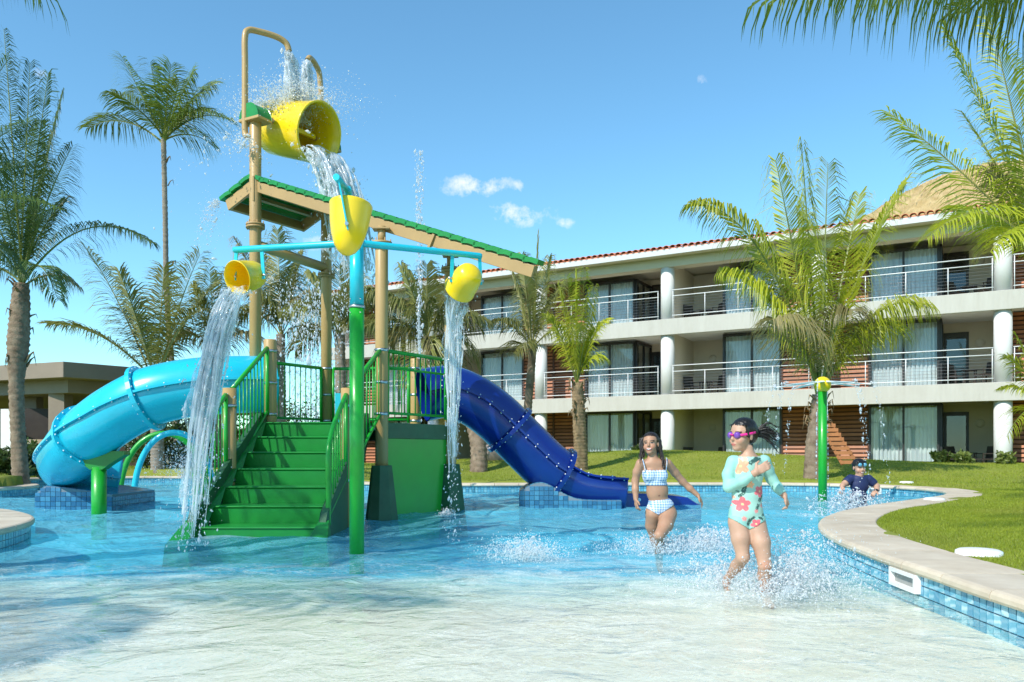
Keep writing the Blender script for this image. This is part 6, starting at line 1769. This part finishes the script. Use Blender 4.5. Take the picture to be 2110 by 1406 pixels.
# goggles
gg = MB(); ring = []
for k in range(33):
    t = 2 * PI * k / 32; ring.append(Vector(H1.w(math.sin(t) * .0800, math.cos(t) * .098 - .010, .012 - .014 * math.cos(t))))
vs = []; 
for p in ring:
    for dz in (-.0085, .0085): vs.append(p + Vector(H1.u) * dz)
gg.add(vs, [(2 * k, 2 * k + 1, 2 * k + 3, 2 * k + 2) for k in range(32)], 0, True); o = gg.build('goggle_strap', MATS['goggle_pink'], None); o.parent = g1
sm = o.modifiers.new('t', 'SOLIDIFY'); sm.thickness = .004; sm.offset = 1
for sx in (-1, 1):
    m = MB(); vs = []; c0 = H1.w(sx * .033, .082, .001)
    m.lathe([(.0, .017), (.013, .0155), (.0195, .010), (.0235, .0), (.024, -.016)], c0, Vector(H1.f * .96 + H1.r * sx * .30), n=20)
    o = m.build('goggle_lens', MATS['goggle_purple'], None); o.parent = g1
m = MB(); m.tube([Vector(H1.w(-.016, .098, .004)), Vector(H1.w(0, .103, .007)), Vector(H1.w(.016, .098, .004))], .005, 8); o = m.build('goggle_bridge', MATS['goggle_pink'], None); o.parent = g1

# ---------------------------------------------------------------- girl in the blue gingham bikini
g2 = thing('person', Vector(((1353.9 - 1055) / FPX * 8.12, 8.12, 0)), 'laughing girl in blue gingham bikini running in the pool', 'person', world=False)
def q2(cx, cy, dy=0.0): return ((cx - 300) / 645, dy, (939 - cy) / 645)
B = Sdf()
B.ell(q2(284, 440), (.122, .086, .135), .04, 'torso'); B.ell(q2(278, 370), (.128, .070, .062), .04, 'torso'); B.ell(q2(302, 550), (.112, .082, .13), .04, 'torso'); B.ell(q2(326, 650, .01), (.132, .094, .095), .04, 'torso')
B.ell(q2(282, 690, .03), (.08, .085, .075), .03, 'torso'); B.ell(q2(372, 690, .03), (.08, .085, .075), .03, 'torso')
for sx in (-1, 1): B.ell(q2(285 + sx * 42, 445, -.065), (.05, .034, .05), .035, 'torso')
B.cone(q2(272, 350), .052, q2(268, 295, -.01), .044, .03, 'neck')
B.chain([q2(190, 368), q2(170, 425, .02), q2(160, 485, .03), q2(157, 540, .0), q2(158, 602, -.03)], [.046, .041, .036, .033, .025], .022, 'armR')
B.chain([q2(368, 368), q2(425, 430, .05), q2(478, 490, .07), q2(525, 535, .06), q2(574, 580, .04)], [.046, .040, .035, .032, .024], .022, 'armL')
hand(B, q2(158, 602, -.03), (.0, -.2, -1), (-1, -.2, 0), (.2, -1, -.1), 1.02, 'hand', .45)
hand(B, q2(574, 580, .04), (.55, -.1, -.85), (.7, -.2, .5), (-.3, -.9, .1), 1.02, 'hand', .35)
B.chain([q2(378, 700), q2(340, 765, -.13), q2(288, 825, -.24)], [.083, .074, .052], .022, 'legL'); B.chain([q2(288, 825, -.24), q2(296, 900, -.14), q2(312, 1030, -.02)], [.052, .050, .030], .02, 'legL'); B.cone(q2(312, 1030, -.02), .034, q2(300, 1060, -.16), .022, .02, 'legL')
B.chain([q2(276, 700), q2(275, 780, .05), q2(300, 880, .10)], [.082, .070, .050], .022, 'legR'); B.chain([q2(300, 880, .10), q2(325, 930, .25), q2(350, 985, .42)], [.050, .048, .030], .02, 'legR')
H2 = Head(q2(258, 240), (-.40, -.90, .10), (-.06, .05, 1), 1.03).add(B, True)
SK2 = np.array([.43, .235, .145])
def col2(P, N, lab, tt):
    C = np.tile(SK2, (len(P), 1)); C *= (1 + .05 * np.sin(P[:, 2] * 31) * np.sin(P[:, 0] * 23))[:, None]
    nv = np.array(q2(305, 578, -.085)); C[((P - nv)[:, [0, 2]] ** 2).sum(1) + 4 * np.maximum(0, P[:, 1] + .02) ** 2 < .009 ** 2] = (.20, .09, .06)
    return H2.colours(P, C, SK2, True)
P, F, N, lab, tt = make_body(g2, B, .0054, col2)
li = {n_: i for i, n_ in enumerate(B.labels)}
cx = P[:, 0] * 645 + 300; cy = 939 - P[:, 2] * 645
def gingham(P, s=.0125):
    aq = (np.floor((P[:, 0] + .35 * P[:, 1]) / s).astype(int) % 2); bq = (np.floor(P[:, 2] / s).astype(int) % 2); k = (aq + bq) / 2.0
    return (1 - k)[:, None] * np.array([.78, .82, .85]) + k[:, None] * np.array([.13, .30, .56])
G = gingham(P)
tl = lab == li['torso']
garment(g2, 'bikini_top', P, F, N, tl & (cy > 412 + 3 * np.sin(cx * .3)) & (cy < 512), G, .006)
lower = 600 - (cx - 325) * .10
legl = np.where(P[:, 1] < .04, 705 - np.abs(cx - 300) * .62, 712 - np.abs(cx - 325) * .35)
garment(g2, 'bikini_bottom', P, F, N, (tl | (lab == li['legL']) | (lab == li['legR'])) & (cy > lower + 4) & (cy < np.maximum(legl, lower + 34)), G, .005)
for (x0, y0, x1, y1) in ((214, 418, 200, 345), (348, 418, 360, 340)):
    m = MB(); m.tube(catmull([Vector(q2(x0, y0, -.083)), Vector(q2((x0 + x1) / 2, (y0 + y1) / 2, -.080)), Vector(q2(x1, y1 - 6, -.03)), Vector(q2(x1 + 2, y1 + 8, .06))], 5), .008, 8, flat=.5)
    me_ = m.mesh('strap', MATS['cloth']); set_color(me_, 'Col', gingham(np.array(m.v)) * .95); o = bpy.data.objects.new('strap', me_); COL.objects.link(o); o.parent = g2
HB = Sdf(); R_ = H2.rot()
HB.ell(H2.w(0, -.016, .040), np.array((.082, .092, .082)) * 1.02, .02, 'h', R_); HB.ell(H2.w(0, -.045, -.03), np.array((.074, .055, .085)), .03, 'h', R_)
for sx, pts in ((1, [(235 - 40, 250), (205, 310), (190, 365)]), (-1, [(318, 260), (330, 330), (338, 400)])):
    HB.chain([q2(pts[0][0], pts[0][1] - 40, .01), q2(*pts[0], -.0), q2(*pts[1], -.02 if sx < 0 else .02), q2(*pts[2], -.07 if sx < 0 else -.03)], [.020, .022, .019, .008], .02, 'h')
HB.chain([H2.w(0, -.07, -.06), q2(285, 350, .09), q2(290, 420, .10)], [.06, .05, .015], .03, 'h')
def cut2(X, Y, Z):
    x, y, z = H2.loc(np.stack([X, Y, Z], -1)); return np.where(z > -.12, np.minimum(y - .022 - .25 * np.maximum(0, np.abs(x) - .055), .070 - z), -1)
sdf_obj(g2, 'hair', HB, .005, 'hair_brown', .0022, cut2, 2)
r_ = random.Random(5); paths, rads = [], []
for k in range(30):
    if k % 2: b = np.array(q2(r_.uniform(196, 212), r_.uniform(250, 290), r_.uniform(-.03, .03))); e = np.array(q2(r_.uniform(178, 208), r_.uniform(350, 395), r_.uniform(-.08, .02)))
    else: b = np.array(q2(r_.uniform(312, 326), r_.uniform(255, 300), r_.uniform(-.03, .03))); e = np.array(q2(r_.uniform(325, 352), r_.uniform(370, 425), r_.uniform(-.10, -.03)))
    paths.append([b, (b + e) / 2 + np.array((r_.uniform(-.015, .015), 0, 0)), e]); rads.append(r_.uniform(.003, .005))
local_tube(g2, 'hair_strands', 'hair_brown', paths, rads)

# ---------------------------------------------------------------- boy in the navy shirt
YBOY = 12.6
g3 = thing('person', Vector(((1600 + 570 / 3.347 - 1055) / FPX * YBOY, YBOY, 0)), 'boy in navy t-shirt with blue goggles on his forehead wading in the pool', 'person', world=False)
def q3(cx, cy, dy=0.0): return ((cx - 570) / 436, dy, (542 - cy) / 436)
B = Sdf()
B.ell(q3(573, 330), (.135, .095, .14), .04, 'torso'); B.ell(q3(572, 288), (.140, .075, .06), .04, 'torso'); B.ell(q3(568, 420), (.125, .095, .13), .04, 'torso'); B.ell(q3(560, 480), (.135, .10, .10), .04, 'torso')
B.cone(q3(571, 285), .055, q3(571, 245, -.01), .048, .03, 'neck')
B.chain([q3(510, 290), q3(482, 308, -.03), q3(458, 325, -.05), q3(440, 335, -.09), q3(428, 345, -.13)], [.058, .052, .044, .038, .030], .025, 'armR')
B.chain([q3(636, 292), q3(662, 315, .0), q3(686, 338, -.02), q3(676, 358, -.08), q3(662, 372, -.13)], [.058, .052, .044, .038, .030], .025, 'armL')
hand(B, q3(428, 345, -.13), (-.5, -.5, -.6), (-.4, 0, .7), (.2, -.8, .2), 1.1, 'hand', .5); hand(B, q3(662, 372, -.13), (-.7, -.5, -.3), (.2, -.2, .9), (-.1, -.8, .2), 1.1, 'hand', .6)
B.chain([q3(535, 490), q3(540, 560, -.12), q3(545, 640, .0)], [.085, .075, .05], .03, 'legR'); B.chain([q3(595, 490), q3(595, 570, -.02), q3(600, 690, .1)], [.085, .075, .05], .03, 'legL')
H3 = Head(q3(570, 212), (.10, -.99, -.10), (0, 0, 1), 1.17).add(B, True)
SK3 = np.array([.50, .295, .20]); NAVY = np.array([.010, .020, .085])
def col3(P, N, lab, tt): return H3.colours(P, np.tile(SK3, (len(P), 1)), SK3, True)
P, F, N, lab, tt = make_body(g3, B, .0070, col3)
li = {n_: i for i, n_ in enumerate(B.labels)}; cx = P[:, 0] * 436 + 570; cy = 542 - P[:, 2] * 436
C = np.tile(NAVY, (len(P), 1))
garment(g3, 'shirt', P, F, N, ((lab == li['torso']) & (cy < 468) & (cy > 268)) | (((lab == li['armR']) | (lab == li['armL'])) & (tt < .40)) | ((lab == li['neck']) & (cy > 276)), C, .012)
garment(g3, 'shorts', P, F, N, ((lab == li['torso']) | (((lab == li['legR']) | (lab == li['legL'])) & (tt < .9))) & (cy > 460), C * .8, .009)
HB = Sdf(); HB.ell(H3.w(0, -.014, .044), np.array((.081, .092, .080)) * 1.18, .02, 'h', H3.rot()); HB.ell(H3.w(0, -.05, -.0), np.array((.07, .05, .065)) * 1.17, .03, 'h', H3.rot())
for k in range(9): HB.cone(H3.w(-.05 + .0125 * k, .06, .085), .014 * 1.17, H3.w(-.052 + .013 * k, .082, .052), .006, .01, 'h')
def cut3(X, Y, Z):
    x, y, z = H3.loc(np.stack([X, Y, Z], -1)); return np.minimum(y - .015, .050 - z)
sdf_obj(g3, 'hair', HB, .007, 'hair_dark', .002, cut3, 3)
m = MB(); vs = []
for k in range(33):
    t = 2 * PI * k / 32
    for dz in (-.008, .008): vs.append(Vector(H3.w(math.sin(t) * .088, math.cos(t) * .102 - .010, .046 + dz + .004 * math.cos(t))))
m.add(vs, [(2 * k, 2 * k + 1, 2 * k + 3, 2 * k + 2) for k in range(32)], 0, True); o = m.build('goggle_strap', MATS['strap_black'], None); o.parent = g3; sm = o.modifiers.new('t', 'SOLIDIFY'); sm.thickness = .005; sm.offset = 1
for sx in (-1, 1):
    m = MB(); m.lathe([(0, .018), (.016, .016), (.025, .010), (.030, -.004), (.031, -.016)], H3.w(sx * .035, .088, .048), Vector(H3.f + H3.u * .25 + H3.r * sx * .25), n=18); o = m.build('goggle_lens', MATS['lens_blue'], None); o.parent = g3
m = MB(); m.tube([Vector(q3(666, 369, -.118)), Vector(q3(656, 377, -.142))], .036, 14); o = m.build('wrist_watch', MATS['strap_black'], None); o.parent = g3
# ================================================================== falling and splashing water
def water_white(name, op, gloss=.25):
    """aerated water: white scatter mixed with clear"""
    m, n, l = new_mat(name); out = n.new('ShaderNodeOutputMaterial')
    df = node(n, 'ShaderNodeBsdfDiffuse'); df.inputs['Color'].default_value = (.97, .98, 1.0, 1)
    tl = node(n, 'ShaderNodeBsdfTranslucent'); tl.inputs['Color'].default_value = (.97, .99, 1.0, 1)
    gl = node(n, 'ShaderNodeBsdfGlossy', Roughness=.06); tr = node(n, 'ShaderNodeBsdfTransparent'); tr.inputs['Color'].default_value = (.93, .97, .98, 1)
    a = n.new('ShaderNodeMixShader'); a.inputs[0].default_value = .5; l.new(df.outputs[0], a.inputs[1]); l.new(tl.outputs[0], a.inputs[2])
    b = n.new('ShaderNodeMixShader'); b.inputs[0].default_value = gloss; l.new(a.outputs[0], b.inputs[1]); l.new(gl.outputs[0], b.inputs[2])
    c = n.new('ShaderNodeMixShader'); c.inputs[0].default_value = op; l.new(tr.outputs[0], c.inputs[1]); l.new(b.outputs[0], c.inputs[2])
    l.new(c.outputs[0], out.inputs['Surface']); return m
water_white('drop_water', .72, .10); water_white('mist_water', .32, .1)
water_white('strand_water', .62, .12)
sheet_mat('falling_water', tint=(.93, .97, .98), rough=.03, ior=1.5, white=.46, nscale=13.0, nz_bump=.8, stretch=(1, 1, .22), holes=.25)
sheet_mat('falling_white', tint=(.94, .97, .98), rough=.05, ior=1.45, white=.80, nscale=15.0, nz_bump=.9, stretch=(1, 1, .25), holes=.5)
_t = np.array([(1, 1, 1), (1, -1, -1), (-1, 1, -1), (-1, -1, 1)], float) / 1.732
_o = np.array([(1, 0, 0), (-1, 0, 0), (0, 1, 0), (0, -1, 0), (0, 0, 1), (0, 0, -1)], float)
_of = np.array([(0, 2, 4), (2, 1, 4), (1, 3, 4), (3, 0, 4), (2, 0, 5), (1, 2, 5), (3, 1, 5), (0, 3, 5)])
def drops(P, rad, seed=0, vel=None):
    """octahedral drops at points P with radii rad, drawn out along vel"""
    g = np.random.default_rng(seed); n = len(P); A = _o[None] * rad[:, None, None]
    A = np.repeat(A, 1, 0)
    if vel is not None:
        vn = vel / np.maximum(1e-6, np.linalg.norm(vel, axis=1))[:, None]; k = np.minimum(3.0, np.linalg.norm(vel, axis=1))
        A = A + vn[:, None, :] * (A @ vn[:, :, None]) * k[:, None, None]
    A = A * g.uniform(.75, 1.3, (n, 6, 1))
    V = (P[:, None, :] + A).reshape(-1, 3); F = (_of[None] + (np.arange(n) * 6)[:, None, None]).reshape(-1, 3)
    return V, F
def merge(parts):
    V, F, o = [], [], 0
    for v, f in parts: V.append(v); F.append(f + o); o += len(v)
    return np.vstack(V), np.vstack(F)

def pour(label, p0, v0, w0, tmax, across, seed, sheets=2, nd=1500, spread=.10, mat='falling_water', thick=.05, wob=.05, dsize=.009, tail=1.0, w_end=None, strands=0, sr=.010):
    """a tongue of water leaving p0 with speed v0; a lumpy sheet body breaking into drops"""
    g = np.random.default_rng(seed); p0 = np.array(p0, float); v0 = np.array(v0, float); ac = np.array(across, float); ac /= np.linalg.norm(ac)
    t = thing('water_stream', p0, label, 'water', 'streams of falling water'); t['kind'] = 'stuff'
    w_end = w0 * .55 if w_end is None else w_end
    def C(s): return p0 + v0 * s + np.array([0, 0, -4.9]) * s * s
    NT, NA = 46, 22; V = []
    ph = g.uniform(0, 6, 8)
    for i in range(NT + 1):
        s = tmax * i / NT; f = i / NT; c = C(s); d = v0 + np.array([0, 0, -9.8]) * s; d /= np.linalg.norm(d); th2 = np.cross(d, ac); th2 /= np.linalg.norm(th2)
        w = w0 + (w_end - w0) * f; th_ = thick * (1 - .4 * f)
        for j in range(NA):
            a = 2 * PI * j / NA
            n1 = 1 + .22 * math.sin(3 * a + 9 * f + ph[0]) + .16 * math.sin(5 * a - 14 * f + ph[1]) + wob * 6 * math.sin(7 * f * 3 + 2 * a + ph[2]) * f
            n1 *= 1 + .5 * f * mnoise.noise(Vector((math.cos(a) * 1.5, math.sin(a) * 1.5, f * 14 + seed)))
            off = ac * (math.cos(a) * w * n1 + wob * math.sin(6 * f + ph[3]) * f) + th2 * (math.sin(a) * th_ * n1 + wob * .6 * math.sin(9 * f + ph[4] + 2 * math.cos(a)) * f)
            V.append(c + off)
    V = np.array(V); idx = np.arange((NT + 1) * NA).reshape(NT + 1, NA)
    F = np.stack([idx[:-1], np.roll(idx[:-1], -1, 1), np.roll(idx[1:], -1, 1), idx[1:]], -1).reshape(-1, 4)
    # tear holes towards the end
    cen = V[F].mean(1); keep = np.ones(len(F), bool)
    ff = np.repeat(np.arange(NT) / NT, NA)
    for k in range(len(F)):
        if ff[k] > .5 and mnoise.noise(Vector(cen[k] * 9.0)) > .62 - (ff[k] - .5) * 1.1: keep[k] = False
    link('water_body', fast_mesh('water_body', V, F[keep], MATS[mat], True), t)
    m = MB()
    for k in range(strands):
        u0 = g.uniform(-1, 1); v_ = g.uniform(-1, 1); s0 = g.uniform(0, .5) * tmax; s1 = min(tmax * 1.05, s0 + g.uniform(.3, .8) * tmax); pts, rd = [], []; pk = g.uniform(0, 6)
        for i in range(15):
            s_ = s0 + (s1 - s0) * i / 14; f = s_ / tmax; w = w0 + (w_end - w0) * min(1, f)
            d = v0 + np.array([0, 0, -9.8]) * s_; d /= np.linalg.norm(d); th2 = np.cross(d, ac)
            pts.append(tuple(C(s_) + ac * (u0 * w * (.9 + .25 * f) + .02 * math.sin(pk + f * 9)) + th2 * (v_ * thick * 1.1 + .015 * math.sin(pk * 2 + f * 8)))); rd.append(sr * (.25 + math.sin(PI * (i + .3) / 14.6)) * (1 + .45 * math.sin(pk + i * 1.9)))
        m.tube(pts, rd, 5)
    if strands: tag(m.build('water_strands', MATS['strand_water'], t), kind='stuff')
    s = tmax * tail * g.uniform(.02, 1.08, nd) ** .8; f = s / tmax
    base = p0 + v0[None] * s[:, None] + np.array([0, 0, -4.9]) * (s * s)[:, None]
    wv = (w0 + (w_end - w0) * np.clip(f, 0, 1))[:, None]
    P = base + ac * g.normal(0, 1, (nd, 1)) * wv * .75 + g.normal(0, 1, (nd, 3)) * (spread * (.15 + f[:, None]))
    P = P[P[:, 2] > -.01]
    r = dsize * np.exp(g.normal(-.4, .5, len(P)))
    vel = np.tile(np.array([0, 0, -1.0]), (len(P), 1)) + g.normal(0, .4, (len(P), 3))
    Vd, Fd = drops(P, r, seed, vel)
    tag(link('drops', fast_mesh('drops', Vd, Fd, MATS['drop_water'], True), t), kind='stuff')
    return t
mouth = np.array(bc + bax * .58) + np.array([0, 0, -.40])
pour('wide sheet of water pouring out of the big yellow bucket', mouth, (1.05, -.55, .15), .36, .66, ra, 1, nd=2600, spread=.10, thick=.13, w_end=.36, dsize=.010, mat='falling_white', strands=90, sr=.016)
pour('white jet falling from the left spout pipe into the big bucket', e0 + Vector((.47, .36, 1.60)), (.25, .1, -.4), .06, .42, ra, 2, nd=1600, spread=.06, thick=.06, w_end=.20, mat='falling_white', dsize=.008, strands=40, sr=.012)
pour('white jet falling from the right spout pipe behind the big bucket', d0 + Vector((-.26, -.34, 1.60)), (-.05, -.05, -.4), .06, .42, ra, 3, nd=1300, spread=.05, thick=.06, w_end=.13, mat='falling_white', dsize=.008, strands=30, sr=.012)
pour('clear tongue of water falling from the left small bucket', cL + Vector((-.05, -.13, -.17)), (-.50, -.55, -.1), .115, .66, (1, .1, 0), 4, nd=2000, spread=.05, thick=.045, w_end=.10, wob=.05, tail=1.0, dsize=.006, strands=60, sr=.008)
pour('clear tongue of water falling from the right small bucket', cR + Vector((-.10, .14, -.13)), (-.12, .25, -.1), .12, .58, (1, .2, 0), 5, nd=650, spread=.035, thick=.045, w_end=.035, wob=.04, tail=1.35, dsize=.006, strands=26, sr=.006)

def burst(label, c, n, R0, H, seed, dsize=.009, dirbias=(0, 0, 0), mat='drop_water', flat=1.0, mist=0, crown=0):
    g = np.random.default_rng(seed); c = np.array(c, float)
    a = g.uniform(0, 2 * PI, n); u = g.uniform(0, 1, n) ** .7; el = g.uniform(.25, 1.45, n); sp = np.abs(g.normal(.75, .35, n))
    tt = g.uniform(.05, 1, n); P = np.stack([np.cos(a) * np.cos(el) * R0 * 2.2, np.sin(a) * np.cos(el) * R0 * 2.2 * flat, np.sin(el) * H * 2.2], 1) * (sp * tt)[:, None] + np.array(dirbias) * (tt * sp)[:, None]
    P[:, 2] -= H * 1.25 * (tt * sp) ** 2; P += g.normal(0, .025, P.shape) + c; P = P[P[:, 2] > 0.0]
    r = dsize * np.exp(g.normal(-.55, .55, len(P))); vel = g.normal(0, .8, (len(P), 3))
    t = thing('splash', c, label, 'splash', 'splashes around the runners'); t['kind'] = 'stuff'
    Vd, Fd = drops(P, r, seed, vel); tag(link('drops', fast_mesh('drops', Vd, Fd, MATS[mat], True), t), kind='stuff')
    if mist:
        Pm = g.normal(0, 1, (mist, 3)) * [R0 * .9, R0 * .7 * flat, H * .33] + c + np.array(dirbias) * .3 + [0, 0, H * .25]; Pm = Pm[Pm[:, 2] > 0]
        Vd, Fd = drops(Pm, dsize * .8 * np.exp(g.normal(-.3, .4, len(Pm))), seed + 1); tag(link('fine_spray', fast_mesh('fine_spray', Vd, Fd, MATS['drop_water'], True), t), kind='stuff')
    for k in range(crown):
        # curved lips of water thrown up around the legs
        a0 = g.uniform(0, 2 * PI); w = g.uniform(.25, .6); rr = R0 * g.uniform(.25, .6); hh = H * g.uniform(.25, .6); V = []; NA, NH = 9, 6
        for i in range(NH + 1):
            f = i / NH
            for j in range(NA + 1):
                aa = a0 + (j / NA - .5) * w * (1 + .5 * f); q = rr * (.7 + .6 * f) * (1 + .10 * mnoise.noise(Vector((aa * 5, f * 4, seed + k))))
                V.append((c[0] + math.cos(aa) * q + dirbias[0] * f * .4, c[1] + math.sin(aa) * q * flat + dirbias[1] * f * .4, max(0, hh * (f - .18 * f * f) * (1 + .6 * mnoise.noise(Vector((aa * 7, k, seed))))) - .01))
        idx = np.arange((NH + 1) * (NA + 1)).reshape(NH + 1, NA + 1); F = np.stack([idx[:-1, :-1], idx[:-1, 1:], idx[1:, 1:], idx[1:, :-1]], -1).reshape(-1, 4)
        cen = np.array(V)[F].mean(1); keep = np.array([mnoise.noise(Vector(q_ * 22)) < .55 - .6 * (q_[2] / max(.01, hh)) for q_ in cen])
        if keep.sum() > 4: link('water_lip', fast_mesh('water_lip', np.array(V), F[keep], MATS['falling_water'], True), t)
X1 = g1.location; X2 = g2.location; X3 = g3.location
burst('big splash kicked up around the legs of the girl in mint', (X1.x + .11, X1.y - .08, .0), 2400, .36, .28, 11, .0050, (.10, .05, .0), mist=5200, crown=5)
burst('spray thrown out to the right of the girl in mint', (X1.x + .34, X1.y + .10, .0), 2400, .28, .46, 12, .0048, (.12, .1, 0), mist=6000, crown=3)
burst('splash behind the raised foot of the girl in mint', (X1.x - .14, X1.y + .16, .0), 1000, .22, .30, 13, .0048, (-.12, .05, 0), mist=1000, crown=2)
burst('splash around the legs of the girl in gingham', (X2.x + .02, X2.y - .15, 0), 1600, .42, .18, 14, .006, (.05, 0, 0), mist=4200, crown=4)
burst('low splash to the right of the girl in gingham', (X2.x + .48, X2.y - .02, 0), 1300, .34, .24, 15, .008, (.15, 0, 0), mist=3000, crown=2)
burst('splash of water left of the two running girls', (at(1085, 1160, 7.4).x, 7.4, 0), 700, .22, .20, 16, .006, (-.03, 0, .05), mist=3600, crown=2)
burst('splash around the wading boy', (X3.x - .12, X3.y - .25, .02), 1500, .38, .42, 17, .012, (-.2, 0, 0), mist=1200, crown=3)
burst('spray bouncing off the top of the big yellow bucket', (bc.x + .05, bc.y - .1, bc.z + .42), 2600, .55, .42, 18, .010, (.0, 0, -.1), mist=4200)
burst('white spray cloud over the back of the big yellow bucket', (bc.x - .30, bc.y + .02, bc.z + .30), 3600, .38, .34, 24, .012, (-.05, -.1, -.25), mist=5000)
burst('drops hanging left of the tower head', (E_.x - .1, E_.y - .2, 6.1), 500, .6, .9, 19, .010, (-.3, -.2, -1.0), mist=0)
burst('thin spray falling off the left roof corner', tuple(at(448, 415, 13.6)), 420, .14, .6, 20, .009, (-.35, 0, -1.3), mist=160)
burst('ring of drops where the right stream meets the pool', (-1.0, 12.3, 0), 260, .12, .12, 22, .009, (0, 0, 0))
burst('fine spray under the spray arches', (at(380, 960, 23).x, 23, .2), 1500, .7, 1.2, 23, .011, (0, 0, 0), mist=1500)
# water fountain plume behind the deck and the tall thin jet
def column_spray(label, c, h, r0, r1, n, seed, ds, core=0):
    g = np.random.default_rng(seed); c = np.array(c, float); f = g.uniform(0, 1, n) ** .8
    P = c + np.stack([g.normal(0, 1, n) * (r0 + (r1 - r0) * f), g.normal(0, 1, n) * (r0 + (r1 - r0) * f), f * h], 1)
    t = thing('fountain', c, label, 'fountain', 'vertical water jets'); t['kind'] = 'stuff'
    Vd, Fd = drops(P, ds * np.exp(g.normal(-.4, .5, n)), seed, np.tile(np.array([0, 0, 1.2]), (n, 1))); tag(link('drops', fast_mesh('drops', Vd, Fd, MATS['drop_water'], True), t), kind='stuff')
    if core:
        m = MB(); m.tube([tuple(c + np.array([.01 * math.sin(k), 0, h * core * k / 12])) for k in range(13)], [.028 * (1 + .15 * math.sin(k * 2.1)) for k in range(13)], 8); m.build('jet', MATS['mist_water'], t)
column_spray('hazy fountain plume rising behind the tower deck', (at(640, 880, 20).x, 20, 0), 5.2, .10, .55, 4200, 31, .013)
column_spray('tall thin water jet rising behind the right small bucket', (at(864, 950, 18.5).x, 18.5, 0), 8.0, .012, .06, 1400, 32, .012, core=.56)
# drops shed by the spray flower
g = np.random.default_rng(41); n = 900; a = g.integers(0, 8, n) * PI / 4 + .32; f = g.uniform(0, 1, n); rr = .88 + .35 * f + g.normal(0, .03, n)
P = np.stack([fp.x + np.cos(a) * rr, fp.y + np.sin(a) * rr, bz + .02 + .25 * f - f * f * (bz + .2)], 1); P = P[P[:, 2] > 0]
Vd, Fd = drops(P, .010 * np.exp(g.normal(-.4, .5, len(P))), 41, np.tile(np.array([0, 0, 1.0]), (len(P), 1)))
tag(link('flower_spray', fast_mesh('flower_spray', Vd, Fd, MATS['drop_water'], True)), 'strings of drops falling from the spray flower blades', 'spray', kind='stuff')
